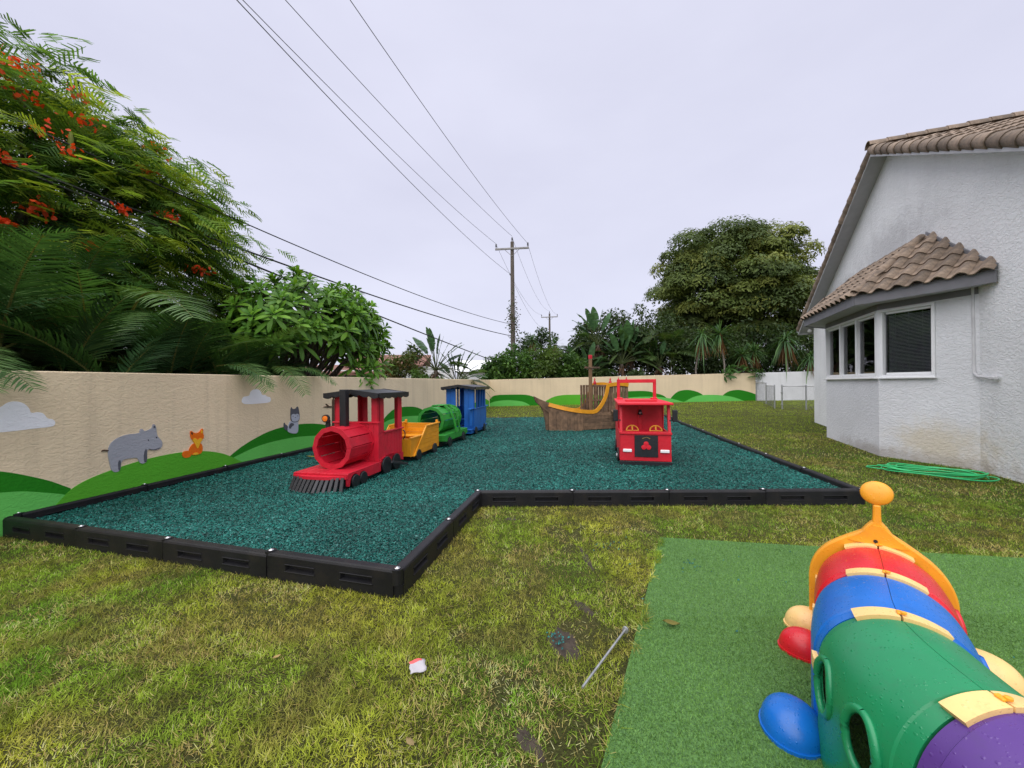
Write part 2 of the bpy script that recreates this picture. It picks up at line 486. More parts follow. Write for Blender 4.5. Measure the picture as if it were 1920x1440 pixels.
pmat('pole_wood', (0.115, 0.095, 0.078), rough=0.9, var=0.4, stretch=(6, 6, 0.5), bump=0.4)
pmat('crossarm_wood', (0.30, 0.29, 0.28), rough=0.85, var=0.2)
pmat('insulator', (0.12, 0.12, 0.13), rough=0.3)
pmat('cable', (0.03, 0.03, 0.033), rough=0.6)
pmat('wire', (0.10, 0.10, 0.105), rough=0.5)
pmat('bark', (0.085, 0.068, 0.052), rough=0.95, var=0.4, scale=9.0, bump=0.6, bscale=30.0)
pmat('bark_pale', (0.23, 0.20, 0.165), rough=0.9, var=0.35, scale=9.0, bump=0.4)
pmat('cane', (0.10, 0.11, 0.045), rough=0.6, var=0.4, scale=7.0, stretch=(1, 1, 5))
pmat('siding', (0.72, 0.72, 0.72), rough=0.6, var=0.08)
pmat('shingle', (0.20, 0.095, 0.07), rough=0.9, var=0.25, scale=14.0, bump=0.3)
pmat('label_white', (0.42, 0.40, 0.43), rough=0.6, var=0.04)
pmat('label_red', (0.72, 0.10, 0.10), rough=0.6)
pmat('rubber_teal', (0.010, 0.085, 0.080), rough=0.5)
pmat('hill_dark', (0.018, 0.165, 0.018), rough=0.75, var=0.06)
stucco('wall_beige', (0.79, 0.645, 0.44), ridge=0.30, streak=0.42, streak_col=(0.40, 0.32, 0.225), scale=13.0)
stucco('wall_beige_far', (0.72, 0.59, 0.395), ridge=0.3, streak=0.35, streak_col=(0.42, 0.34, 0.23), scale=10.0)
stucco('wall_white', (0.66, 0.67, 0.68), ridge=0.3, streak=0.45, streak_col=(0.42, 0.42, 0.41))
stucco('house_white', (0.76, 0.77, 0.775), ridge=0.5, scale=10.0, streak=0.2, streak_col=(0.45, 0.46, 0.46), stains=(
    ((8.1, 7.3, 0.35), (1.0, 1.5, 0.62), (0.62, 0.545, 0.40), 0.75),
    ((9.2, 9.6, 4.9), (1.6, 2.6, 0.75), (0.40, 0.40, 0.41), 0.55),
    ((10.5, 12.2, 4.4), (1.5, 2.0, 0.5), (0.40, 0.40, 0.41), 0.5),
    ((8.0, 8.3, 0.05), (1.3, 3.0, 0.28), (0.30, 0.26, 0.22), 0.6)))
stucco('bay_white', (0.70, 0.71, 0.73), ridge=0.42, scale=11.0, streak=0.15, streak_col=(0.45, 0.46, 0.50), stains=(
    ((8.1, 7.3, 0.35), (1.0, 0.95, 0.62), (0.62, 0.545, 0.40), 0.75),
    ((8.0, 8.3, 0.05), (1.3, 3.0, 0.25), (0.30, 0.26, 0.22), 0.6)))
for k_, c_ in dict(mural_dark=(0.020, 0.205, 0.012), mural_mid=(0.095, 0.39, 0.028), mural_light=(0.135, 0.53, 0.105), mural_cloud=(0.88, 0.89, 0.93),
                   mural_grey=(0.36, 0.37, 0.41), mural_darkgrey=(0.10, 0.105, 0.125), mural_palegrey=(0.45, 0.48, 0.56), mural_orange=(0.78, 0.16, 0.012),
                   mural_yellow=(0.85, 0.46, 0.03), mural_black=(0.02, 0.02, 0.022), mural_brown=(0.10, 0.065, 0.045)).items():
    stucco(k_, c_, ridge=0.22, scale=13.0)
wetplastic('cat_orange', (0.85, 0.36, 0.022)); wetplastic('cat_clip', (0.86, 0.57, 0.22)); wetplastic('cat_red', (0.62, 0.012, 0.022))
wetplastic('cat_blue', (0.004, 0.135, 0.52)); wetplastic('cat_green', (0.010, 0.225, 0.085)); wetplastic('cat_purple', (0.095, 0.038, 0.22))
leafmat('leaf', rough=0.55, spec=0.2); leafmat('leaf_glossy', rough=0.42, trans=0.30, spec=0.22); leafmat('leaf_thin', rough=0.6, trans=0.5, spec=0.12); leafmat('grass_blade', rough=0.6, trans=0.35, spec=0.12)
leafmat('turf_fibre', rough=0.55, trans=0.15, spec=0.2); leafmat('chip', rough=0.45, trans=0.0, spec=0.32); leafmat('petal', rough=0.5, trans=0.3)
GLASS = glassmat('window_glass')
M = MATS

def gz(x, y):
    """height of the lawn: level by the camera, rising a little to the far right"""
    s = np.clip((np.asarray(y, float) - 12.0) / 13.0, 0, 1); s = s * s * (3 - 2 * s)
    return s * (0.18 + 0.012 * np.clip(np.asarray(x, float) + 1.4, 0, 17))
# ================================================================== the ground
def ground_mat():
    m, N, Lk, B = nodes_of('lawn_soil')
    ge = N.new('ShaderNodeNewGeometry')
    n1 = N.new('ShaderNodeTexNoise'); n1.inputs['Scale'].default_value = 1.1; n1.inputs['Detail'].default_value = 8.0; n1.inputs['Roughness'].default_value = 0.7
    n2 = N.new('ShaderNodeTexNoise'); n2.inputs['Scale'].default_value = 75.0; n2.inputs['Detail'].default_value = 8.0; n2.inputs['Roughness'].default_value = 0.7
    Lk.new(ge.outputs['Position'], n1.inputs['Vector']); Lk.new(ge.outputs['Position'], n2.inputs['Vector'])
    r1 = N.new('ShaderNodeValToRGB')
    r1.color_ramp.elements[0].position = 0.3; r1.color_ramp.elements[0].color = (0.060, 0.075, 0.018, 1)
    r1.color_ramp.elements[1].position = 0.7; r1.color_ramp.elements[1].color = (0.105, 0.100, 0.034, 1)
    r2 = N.new('ShaderNodeValToRGB')
    r2.color_ramp.elements[0].position = 0.35; r2.color_ramp.elements[0].color = (0.20, 0.16, 0.11, 1)
    r2.color_ramp.elements[1].position = 0.62; r2.color_ramp.elements[1].color = (1, 1, 1, 1)
    Lk.new(n1.outputs['Fac'], r1.inputs['Fac']); Lk.new(n2.outputs['Fac'], r2.inputs['Fac'])
    mx = N.new('ShaderNodeMix'); mx.data_type = 'RGBA'; mx.blend_type = 'MULTIPLY'; mx.inputs[0].default_value = 0.85
    Lk.new(r1.outputs['Color'], mx.inputs[6]); Lk.new(r2.outputs['Color'], mx.inputs[7])
    Lk.new(mx.outputs[2], B.inputs['Base Color'])
    B.inputs['Roughness'].default_value = 0.95; B.inputs['Specular IOR Level'].default_value = 0.15
    bp = N.new('ShaderNodeBump'); bp.inputs['Strength'].default_value = 1.0; bp.inputs['Distance'].default_value = 0.02
    Lk.new(n2.outputs['Fac'], bp.inputs['Height']); Lk.new(bp.outputs['Normal'], B.inputs['Normal'])
    return m
gx = np.concatenate([[-900, -300, -100, -50], np.arange(-30, 31, 0.75), [50, 100, 300, 900]])
gy = np.concatenate([[-300, -100, -30, -12], np.arange(-6, 36, 0.75), [50, 100, 300, 900]])
GX, GY = np.meshgrid(gx, gy, indexing='ij')
GZ = gz(GX, GY) + 0.012 * (vnoise(GX + 40, GY + 40, 1.3, 5) - 0.5) * (np.abs(GX) < 30)
gi = np.arange(len(gx) * len(gy)).reshape(len(gx), len(gy))
GF = np.stack([gi[:-1, :-1], gi[1:, :-1], gi[1:, 1:], gi[:-1, 1:]], -1).reshape(-1, 4)
struct(put('ground', np_mesh('ground', np.stack([GX, GY, GZ], -1), GF), ground_mat()))

# ================================================================== garden walls with the mural
WD = np.array([0.2, 1.0]) / math.hypot(0.2, 1.0)      # run of the long left wall
W0 = np.array([-5.5, 4.15])
CORNER = np.array([-1.43, 24.5]); BEND = np.array([15.7, 24.9])
BL = float(np.linalg.norm(BEND - CORNER)); BD = (BEND - CORNER) / BL

def wall_frame(o, org, d):
    """local x runs along the wall, local -y faces the yard"""
    o.matrix_world = Matrix.Translation((org[0], org[1], 0)) @ Matrix.Rotation(math.atan2(d[1], d[0]), 4, 'Z')

def wall_piece(name, label, org, d, s0, s1, z0, z1, mat, yard):
    t = thing(name, label, 'wall')
    wall_frame(t, org, d)
    mb = MB()
    n = max(2, int((s1 - s0) / 1.5))
    th = 0.2 * yard
    vv, ff = [], []
    for i in range(n + 1):
        s = s0 + (s1 - s0) * i / n
        zt = z0 + (z1 - z0) * i / n
        vv += [(s, 0, -0.4), (s, 0, zt - .012), (s, th * .06, zt), (s, th * .94, zt), (s, th, zt - .012), (s, th, -0.4)]
    for i in range(n):
        for k in range(5):
            a = i * 6 + k
            q = (a, a + 1, a + 7, a + 6)
            ff.append(q if yard > 0 else tuple(reversed(q)))
    ff += [tuple(range(6)), tuple(reversed(range(n * 6, n * 6 + 6)))]
    mb.add(vv, ff)
    mb.build('stucco_body', mat, t)
    return t

# left wall: yard side is to the right of its run, so its body lies to the left (+y local)
wl_ = wall_piece('boundary_wall', 'long beige stucco wall on the left painted with hills, clouds and animals', W0, WD, -9, float(np.dot(CORNER - W0, WD)) + 0.19, 1.76, 1.88, M['wall_beige'], 1)
wb_ = wall_piece('boundary_wall', 'beige stucco back wall painted with rounded green hills behind the ship', CORNER, BD, 0.0, 17.2, 1.88, 2.19, M['wall_beige_far'], 1)
ww_ = wall_piece('boundary_wall', 'plain white wall section behind the chain link fence', CORNER, BD, 17.2, 27.0, 2.188, 2.36, M['wall_white'], 1)

def smooth_poly(p, it=1):
    for _ in range(it):
        q = []
        for i in range(len(p)):
            a, b = p[i], p[(i + 1) % len(p)]
            q += [(a[0] * .75 + b[0] * .25, a[1] * .75 + b[1] * .25), (a[0] * .25 + b[0] * .75, a[1] * .25 + b[1] * .75)]
        p = q
    return p

MURAL_L={
 'cloudA':[(-0.252,1.215),(-0.241,1.278),(-0.196,1.304),(-0.15,1.279),(-0.133,1.358),(-0.079,1.396),(-0.018,1.392),(0.032,1.449),(0.096,1.461),(0.162,1.433),(0.202,1.373),(0.212,1.314),(0.271,1.329),(0.321,1.305),(0.345,1.243),(0.401,1.232),(0.42,1.185),(0.4,1.143),(0.242,1.14),(0.107,1.131),(-0.02,1.128),(-0.14,1.134)],
 'cloudB':[(2.913,1.357),(2.945,1.412),(3.03,1.416),(3.08,1.43),(3.09,1.494),(3.16,1.542),(3.26,1.547),(3.33,1.506),(3.36,1.422),(3.43,1.433),(3.48,1.394),(3.56,1.381),(3.57,1.319),(3.54,1.273),(3.27,1.266),(2.973,1.269),(2.912,1.31)],
 'hippo':[(0.92,0.795),(0.948,0.87),(1.024,0.928),(1.142,0.959),(1.286,0.952),(1.282,0.996),(1.304,1.018),(1.329,0.996),(1.34,0.97),(1.439,1.003),(1.446,1.057),(1.468,1.067),(1.491,1.027),(1.495,0.951),(1.51,0.873),(1.563,0.815),(1.578,0.749),(1.55,0.69),(1.459,0.681),(1.381,0.718),(1.37,0.671),(1.373,0.535),(1.315,0.515),(1.272,0.543),(1.256,0.619),(1.16,0.625),(1.061,0.621),(1.054,0.483),(1.002,0.465),(0.955,0.493),(0.937,0.588),(0.919,0.705)],
 'hippo_tail':[(0.923,0.781),(0.865,0.796),(0.845,0.768),(0.87,0.775),(0.923,0.763)],
 'hippo_legA':[(1.327,0.666),(1.366,0.746),(1.371,0.538),(1.33,0.529)],
 'hippo_legB':[(1.024,0.616),(1.057,0.622),(1.05,0.486),(1.027,0.48)],
 'hippo_ear':[(1.454,1.006),(1.457,1.041),(1.477,1.038),(1.481,1.003)],
 'hippo_eyeA':[(1.378,0.847),(1.389,0.853),(1.397,0.839),(1.386,0.829)],
 'hippo_eyeB':[(1.483,0.872),(1.494,0.878),(1.503,0.864),(1.492,0.853)],
 'hippo_mouth':[(1.396,0.716),(1.459,0.693),(1.539,0.712),(1.543,0.702),(1.459,0.681),(1.396,0.706)],
 'fox_body':[(1.952,0.596),(1.987,0.658),(2.028,0.698),(2.153,0.688),(2.18,0.613),(2.171,0.53),(2.109,0.5),(1.999,0.506)],
 'fox_tail':[(1.847,0.561),(1.881,0.595),(1.952,0.596),(1.994,0.561),(1.986,0.495),(1.919,0.485),(1.867,0.503)],
 'fox_head':[(1.981,0.897),(2.002,0.899),(2.043,0.856),(2.126,0.859),(2.163,0.919),(2.189,0.908),(2.182,0.838),(2.202,0.779),(2.173,0.733),(2.097,0.705),(2.007,0.751),(1.983,0.815)],
 'fox_face':[(2.007,0.765),(2.056,0.783),(2.089,0.739),(2.134,0.772),(2.182,0.743),(2.139,0.704),(2.11,0.625),(2.082,0.601),(2.05,0.69)],
 'fox_belly':[(2.005,0.516),(2.04,0.545),(2.095,0.541),(2.109,0.502)],
 'fox_earA':[(1.989,0.885),(2,0.883),(2.021,0.845),(1.997,0.835)],
 'fox_earB':[(2.14,0.86),(2.166,0.902),(2.177,0.85),(2.162,0.835)],
 'dog_tail':[(3.9,0.852),(3.93,0.795),(3.99,0.771),(4,0.66),(3.9,0.691),(3.88,0.793)],
 'dog_body':[(4.07,0.871),(4.28,0.851),(4.29,0.757),(4.28,0.579),(4.16,0.579),(4.04,0.609),(3.97,0.664),(4.01,0.787)],
 'dog_chest':[(4.04,0.812),(4.14,0.809),(4.17,0.762),(4.09,0.734),(4.07,0.689),(4.01,0.714)],
 'dog_head':[(4.07,0.926),(4.08,1.163),(4.13,1.104),(4.22,1.106),(4.28,1.169),(4.32,1.017),(4.33,0.884),(4.28,0.825),(4.17,0.814),(4.09,0.844)],
 'dog_face':[(4.08,0.932),(4.09,0.986),(4.15,1.007),(4.2,0.981),(4.25,1.003),(4.31,0.972),(4.32,0.893),(4.27,0.838),(4.17,0.829),(4.1,0.854)],
 'dog_nose':[(4.18,0.931),(4.21,0.929),(4.19,0.908)],
 'dog_eyeA':[(4.12,0.962),(4.14,0.96),(4.14,0.945),(4.12,0.947)],
 'dog_eyeB':[(4.25,0.959),(4.28,0.956),(4.28,0.942),(4.25,0.944)],
 'stump':[(5.42,1.245),(5.47,1.306),(5.51,1.241),(5.52,0.544),(5.41,0.557)],
 'stump_branch':[(5.42,1.067),(5.26,1.066),(5.11,1.086),(5.12,1.099),(5.24,1.103),(5.18,1.157),(5.21,1.164),(5.3,1.108),(5.42,1.09)],
 'hillA':[(-0.362,0.754),(-0.199,0.748),(-0.022,0.709),(0.104,0.655),(0.238,0.585),(0.381,0.5),(0.549,0.374),(0.562,0.013),(-0.365,0.161)],
 'hillB':[(-0.464,0.53),(-0.256,0.52),(-0.024,0.482),(0.142,0.449),(0.322,0.385),(0.501,0.308),(0.645,0.199),(0.644,-0.015),(-0.467,0.035)],
 'hillC':[(0.379,0.177),(0.501,0.314),(0.613,0.4),(0.783,0.466),(1.06,0.528),(1.369,0.573),(1.716,0.589),(1.973,0.576),(2.252,0.533),(2.494,0.459),(2.67,0.373),(2.891,0.232),(2.889,-0.002),(0.378,0.076)],
 'hillD':[(2.556,0.284),(2.67,0.373),(2.894,0.497),(3.19,0.612),(3.51,0.703),(3.9,0.755),(4.39,0.761),(4.77,0.73),(5.24,0.648),(5.91,0.475),(6.51,0.24),(6.5,-0.23),(2.554,0.105)],
 'hillE':[(2.523,0.261),(2.62,0.301),(3.07,0.42),(3.51,0.483),(4.14,0.497),(4.71,0.458),(5.24,0.383),(5.9,0.209),(6.5,-0.042),(6.5,-0.3),(2.522,0.083)],
 'hillF':[(7.43,0.396),(7.77,0.503),(8.01,0.643),(8.49,0.812),(9.21,0.852),(10.03,0.795),(10.72,0.641),(11.38,0.434),(11.37,-0.122),(7.43,0.118)],
 'hillG':[(7.5,0.319),(8.04,0.476),(8.88,0.521),(10.21,0.461),(11.49,0.285),(12.74,0.024),(12.74,-0.278),(7.49,0.11)],
 'hillH':[(15.97,-0.165),(16.58,0.275),(17.66,0.594),(19.11,0.733),(19.9,0.687),(20.6,0.526),(20.57,-0.137),(15.96,-0.3)],
}
MURAL_B={
 'hillI':[(-0.268,0.436),(-0.033,0.609),(0.319,0.875),(1.254,0.924),(2.308,0.903),(2.893,0.733),(3.24,0.46),(3.24,-0.067),(-0.272,-0.031)],
 'hillJ':[(-0.387,0.181),(-0.094,0.318),(0.316,0.489),(1.134,0.575),(2.07,0.472),(2.537,0.257),(2.651,-0.061),(-0.389,-0.03)],
 'hillK':[(3.36,0.283),(3.71,0.573),(4.42,0.836),(5.72,0.882),(7.02,0.835),(8.08,0.59),(8.31,0.293),(8.31,-0.119),(3.35,-0.068)],
 'hillL':[(7.37,0.538),(7.96,0.944),(8.62,1.056),(9.98,1.078),(10.7,0.918),(11.23,0.736),(11.64,0.319),(11.64,-0.153),(7.36,-0.109)],
 'hillM':[(7.6,0.359),(8.61,0.62),(9.98,0.713),(11.41,0.617),(12.54,0.334),(12.54,-0.163),(7.6,-0.112)],
 'hillN':[(11.59,0.438),(11.71,0.673),(12.13,1.023),(12.73,1.124),(13.32,1.012),(13.76,0.772),(13.92,0.415),(13.91,-0.058),(11.58,-0.153)],
 'hillO':[(12.36,0.253),(12.56,0.369),(13.32,0.717),(14.4,0.789),(15.6,0.659),(16.56,0.33),(16.67,-0.086),(12.36,-0.161)],
 'hillP':[(14.88,0.524),(15.06,0.759),(15.48,1.016),(16.08,1.094),(16.68,0.981),(17.2,0.799),(17.19,-0.092),(14.87,-0.187)],
}


def paint(parent, name, poly, level, mat, it=2):
    """a coat of paint: a skin a few millimetres proud of the stucco"""
    mb = MB()
    mb.prism(smooth_poly(poly, it), -0.0025 * level, 0.004, 'xz')
    return mb.build(name, M[mat], parent)

def hill(parent, poly, level, mat, top):
    # keep the crest soft and the foot square: the foot is below the ground
    crest, foot = poly[:-2], poly[-2:]
    xs = [p[0] for p in crest]
    pts = [(foot[1][0], -0.35)] + crest + [(foot[0][0], -0.35)]
    mb = MB()
    q = [pts[0]]
    for i in range(1, len(pts) - 2):
        a, b = pts[i], pts[i + 1]
        p0, p3 = pts[max(i - 1, 1)], pts[min(i + 2, len(pts) - 2)]
        for t in (0, .25, .5, .75):
            t2, t3 = t * t, t * t * t
            q.append(tuple(.5 * (2 * a[k] + (b[k] - p0[k]) * t + (2 * p0[k] - 5 * a[k] + 4 * b[k] - p3[k]) * t2 + (3 * a[k] - p0[k] - 3 * b[k] + p3[k]) * t3) for k in (0, 1)))
    q += pts[-2:]
    mb.prism(q, -0.0025 * level, 0.004, 'xz')
    return mb.build('painted_hill', M[mat], parent)

for k, lv, m_ in (('hillA', 1, 'mural_dark'), ('hillB', 2, 'mural_light'), ('hillC', 3, 'mural_mid'), ('hillD', 1, 'mural_dark'), ('hillE', 2, 'mural_light'),
                  ('hillF', 1, 'mural_dark'), ('hillG', 2, 'mural_light'), ('hillH', 1, 'mural_mid')):
    hill(wl_, MURAL_L[k], lv, m_, 0)
for k, lv, m_ in (('hillI', 2, 'mural_dark'), ('hillJ', 3, 'mural_light'), ('hillK', 1, 'mural_mid'), ('hillL', 2, 'mural_dark'), ('hillM', 3, 'mural_light'),
                  ('hillN', 1, 'mural_dark'), ('hillO', 4, 'mural_light'), ('hillP', 2, 'mural_dark')):
    hill(wb_, MURAL_B[k], lv, m_, 0)
paint(wl_, 'painted_cloud', MURAL_L['cloudA'], 1, 'mural_cloud'); paint(wl_, 'painted_cloud', MURAL_L['cloudB'], 1, 'mural_cloud')
hp = paint(wl_, 'painted_hippo', MURAL_L['hippo'], 5, 'mural_grey')
for k, n_, m_ in (('hippo_tail', 'tail', 'mural_brown'), ('hippo_legA', 'inner_leg', 'mural_darkgrey'), ('hippo_legB', 'inner_leg', 'mural_darkgrey'), ('hippo_ear', 'inner_ear', 'mural_darkgrey'),
                  ('hippo_eyeA', 'eye', 'mural_black'), ('hippo_eyeB', 'eye', 'mural_black'), ('hippo_mouth', 'mouth', 'mural_darkgrey')):
    paint(hp, n_, MURAL_L[k], 6, m_, 1)
fx_ = paint(wl_, 'painted_fox', MURAL_L['fox_body'], 5, 'mural_orange')
for k, n_, lv, m_ in (('fox_tail', 'tail', 6, 'mural_orange'), ('fox_head', 'head', 6, 'mural_orange'), ('fox_face', 'face', 7, 'mural_yellow'), ('fox_belly', 'belly', 7, 'mural_yellow'),
                      ('fox_earA', 'inner_ear', 7, 'mural_black'), ('fox_earB', 'inner_ear', 7, 'mural_yellow')):
    paint(fx_, n_, MURAL_L[k], lv, m_, 1)
dg_ = paint(wl_, 'painted_dog', MURAL_L['dog_body'], 5, 'mural_palegrey')
for k, n_, lv, m_ in (('dog_tail', 'tail', 4, 'mural_darkgrey'), ('dog_chest', 'shoulder', 6, 'mural_darkgrey'), ('dog_head', 'head', 6, 'mural_darkgrey'), ('dog_face', 'face', 7, 'mural_palegrey'),
                      ('dog_nose', 'nose', 8, 'mural_black'), ('dog_eyeA', 'eye', 8, 'mural_black'), ('dog_eyeB', 'eye', 8, 'mural_black')):
    paint(dg_, n_, MURAL_L[k], lv, m_, 1)
st_ = paint(wl_, 'painted_stump', MURAL_L['stump'], 5, 'mural_brown', 0)
paint(st_, 'branch', MURAL_L['stump_branch'], 6, 'mural_brown', 0)

# ================================================================== the white house
HK = np.array([0.386, 0.9225]); HN = np.array([-0.9225, 0.386]); HO = np.array([8.2, 6.74])
def hw(k, n, z):                      # along the gable wall, out towards the yard, up
    p = HO + HK * k + HN * n
    return (float(p[0]), float(p[1]), z)
house = thing('house', 'white stucco gabled house on the right with a tiled roof and a bay window', 'house')
house.matrix_world = Matrix(((HK[0], HN[0], 0, HO[0]), (HK[1], HN[1], 0, HO[1]), (0, 0, 1, 0), (0, 0, 0, 1)))   # local x = k, y = n
KA, ZA, SF, SN = 2.97, 7.25, 0.614, 0.525        # gable apex, slopes of the far and near side
KF, KN = 8.57, -4.2
def zroof(k): return ZA - (SF * (k - KA) if k > KA else SN * (KA - k))
mb = MB()
mb.prism([(KN, -0.3), (KF, -0.3), (KF, zroof(KF)), (KA, ZA), (KN, zroof(KN))], -0.2, 0.0, 'xz')
mb.box(((KF - .1), -4.1, (zroof(KF) - .35) / 2), (0.2, 7.75, zroof(KF) + .25))
mb.build('gable_wall', M['house_white'], house)
# roof slabs: eave soffit, fascia along the rakes
OV = 0.36
def slab(kA, kB, ext):
    m_ = MB()
    za, zb = zroof(kA), zroof(kB)
    m_.prism([(kA, za + .004), (kB, zb + .004), (kB, zb + .09), (kA, za + .09)], -8.5, OV - .03, 'xz')
    return m_
slab(KA, KF + .5, 0).build('soffit', M['soffit_grey'], house)
slab(KA, KN - .3, 0).build('soffit', M['soffit_grey'], house)
for kB in (KF + .52, KN - .3):
    m_ = MB()
    za, zb = zroof(KA), zroof(kB)
    m_.prism([(KA, za - .04), (kB, zb - .04), (kB, zb + .16), (KA, za + .16)], OV - .03, OV + .0, 'xz')
    m_.build('fascia', M['fascia_light'], house)
m_ = MB(); m_.box((KF + .53, -4.0, zroof(KF + .5) + .03), (.03, 8.7, .18)); m_.build('fascia', M['fascia_light'], house)

def tile_mesh(w, l, h, name='roof_tile'):
    """one S-shaped tile with thickness; x across, y up the slope"""
    m_ = MB()
    prof = []
    for i in range(8):
        x = w * i / 7.0
        u = i / 7.0
        z = h * math.sin(math.pi * u / 0.66) if u < 0.66 else -0.18 * h * math.sin(math.pi * (u - .66) / .34)
        prof.append((x, z))
    vv = [(x, 0, z + .035) for x, z in prof] + [(x, l, z) for x, z in prof] + [(x, 0, z + .035 - .02) for x, z in prof]
    ff = [(i, i + 1, i + 9, i + 8) for i in range(7)] + [(i + 16, i + 17, i + 1, i) for i in range(7)]
    m_.add(vv, ff)
    return m_.mesh(name, smooth=50)
TILE = tile_mesh(0.305, 0.45, 0.075)
TILE.materials.append(M['roof_tile'])
rt = random.Random(4)
def lay(parent, O, e, u, inside, nu, nv, w=0.29, l=0.36):
    e = Vector(e).normalized(); u = Vector(u).normalized(); n = e.cross(u)
    if n.z < 0: n = -n
    for j in range(nv):
        for i in range(nu):
            if not inside(i * w + w / 2, j * l + l * .5): continue
            p = Vector(O) + e * (i * w) + u * (j * l) + n * (.012 + rt.uniform(-.004, .004))
            R3 = Matrix((e, u, n)).transposed().to_4x4()
            o = put('roof_tile', TILE, None, parent)
            o.matrix_local = Matrix.Translation(p) @ R3 @ Matrix.Rotation(rad(rt.uniform(-1, 1)), 4, 'Z')
main_roof = MB()
for kA, kB in ((KA, KF + .5), (KA, KN - .3)):
    za, zb = zroof(kA) + .094, zroof(kB) + .094
    main_roof.prism([(kA, za), (kB, zb), (kB, zb + .03), (kA, za + .03)], -8.4, OV - .05, 'xz')
roof = main_roof.build('roof', M['roof_tile'], house)
SNL = math.hypot(1, SN); un = Vector((1, 0, SN)).normalized()
lenN = (KA - (KN - .3)) * SNL
lay(roof, (KN - .3, OV - .34, zroof(KN - .3) + .125), (0, -1, 0), un, lambda a, b: True, 8, int(lenN / .36))
SFL = math.hypot(1, SF); uf = Vector((-1, 0, SF)).normalized()
lenF = (KF + .5 - KA) * SFL
lay(roof, (KF + .5, OV - .34 - .9, zroof(KF + .5) + .125), (0, 1, 0), uf, lambda a, b: True, 3, int(lenF / .36))
# rake tiles: barrels that wrap the edge, and ridge caps
def barrel(r0, r1, l, a0, a1, th=.018, n=9, name='rake_tile'):
    m_ = MB(); vv, ff = [], []
    for (y, r) in ((0, r0), (l, r1)):
        for i in range(n):
            a = a0 + (a1 - a0) * i / (n - 1)
            vv.append((r * math.cos(a), y, r * math.sin(a)))
    for i in range(n):
        a = a0 + (a1 - a0) * i / (n - 1)
        vv.append(((r0 - th) * math.cos(a), 0, (r0 - th) * math.sin(a)))
    ff = [(i + 1, i, i + n, i + n + 1) for i in range(n - 1)] + [(2 * n + i, 2 * n + i + 1, i + 1, i) for i in range(n - 1)]
    # inner skin
    for i in range(n):
        a = a0 + (a1 - a0) * i / (n - 1)
        vv.append(((r1 - th) * math.cos(a), l, (r1 - th) * math.sin(a)))
    ff += [(2 * n + i + 1, 2 * n + i, 3 * n + i, 3 * n + i + 1) for i in range(n - 1)]
    m_.add([tuple(v) for v in vv], [tuple(reversed(f)) for f in ff])
    me = m_.mesh(name, smooth=50); me.materials.append(M['roof_tile']); return me
RAKE = barrel(0.135, 0.11, 0.42, rad(-25), rad(205))
def run(parent, name, me, A, Bp, step, up, jig=.006):
    A, Bp, up = Vector(A), Vector(Bp), Vector(up).normalized()
    d = (Bp - A).normalized(); x = d.cross(up).normalized(); z = x.cross(d)
    R3 = Matrix((x, d, z)).transposed().to_4x4()
    for i in range(int((Bp - A).length / step)):
        o = put(name, me, None, parent)
        o.matrix_local = Matrix.Translation(A + d * (i * step) + z * rt.uniform(-jig, jig)) @ R3 @ Matrix.Rotation(rt.uniform(-.03, .03), 4, 'Y')
def out_up(sl): return (sl, .55, 1)
run(roof, 'rake_tile', RAKE, (KN - .3, OV - .06, zroof(KN - .3) + .15), (KA + .05, OV - .06, ZA + .15), .335, (0, .7, 1))
run(roof, 'rake_tile', RAKE, (KF + .5, OV - .06, zroof(KF + .5) + .15), (KA - .05, OV - .06, ZA + .15), .335, (0, .7, 1))
RIDGE = barrel(0.15, 0.13, 0.42, rad(0), rad(180), name='ridge_tile')
run(roof, 'ridge_tile', RIDGE, (KA, OV + .06, ZA + .2), (KA, -6, ZA + .2), .36, (0, 0, 1))

# ------------------------------------------------------------------ bay window
bay = MB()
B0, B1, B2, B3 = (5.43, 0.0), (4.23, 0.915), (1.20, 0.915), (0.0, 0.0)
SILL, HEAD, BTOP = 1.67, 3.09, 3.33
def seg_boxes(m_, a, b, pieces, th=0.14):
    """wall panels along a facet a->b (outside on the left of the run), each (t0, t1, z0, z1)"""
    a, b = Vector(a), Vector(b)
    d = (b - a); L_ = d.length; d.normalize(); nin = Vector((d.y, -d.x))
    if nin.y > 0: nin = -nin
    for (t0, t1, z0, z1) in pieces:
        p0, p1 = a + d * (t0 * L_), a + d * (t1 * L_)
        q0, q1 = p0 + nin * th, p1 + nin * th
        vv = [(p0.x, p0.y, z0), (p1.x, p1.y, z0), (q1.x, q1.y, z0), (q0.x, q0.y, z0), (p0.x, p0.y, z1), (p1.x, p1.y, z1), (q1.x, q1.y, z1), (q0.x, q0.y, z1)]
        m_.add(vv, [(0, 3, 2, 1), (4, 5, 6, 7), (0, 1, 5, 4), (1, 2, 6, 5), (2, 3, 7, 6), (3, 0, 4, 7)])
seg_boxes(bay, B2, B1, [(0, 1, -.3, SILL), (0, 1, HEAD, BTOP)])
seg_boxes(bay, B3, B2, [(0, 1, -.3, SILL), (0, 1, HEAD, BTOP), (0.0, 0.385, SILL, HEAD), (.975, 1, SILL, HEAD)])
seg_boxes(bay, B1, B0, [(0, 1, -.3, BTOP)])
bayo = bay.build('bay_wall', M['bay_white'], house)
room = MB(); room.prism([(5.2, .02), (4.15, .62), (1.27, .62), (.3, .02)], SILL - .05, HEAD + .1, 'xy'); room.build('room_shade_block', M['room_shade'], house)  # solid block behind the panes; its dark colour stands for the unlit room

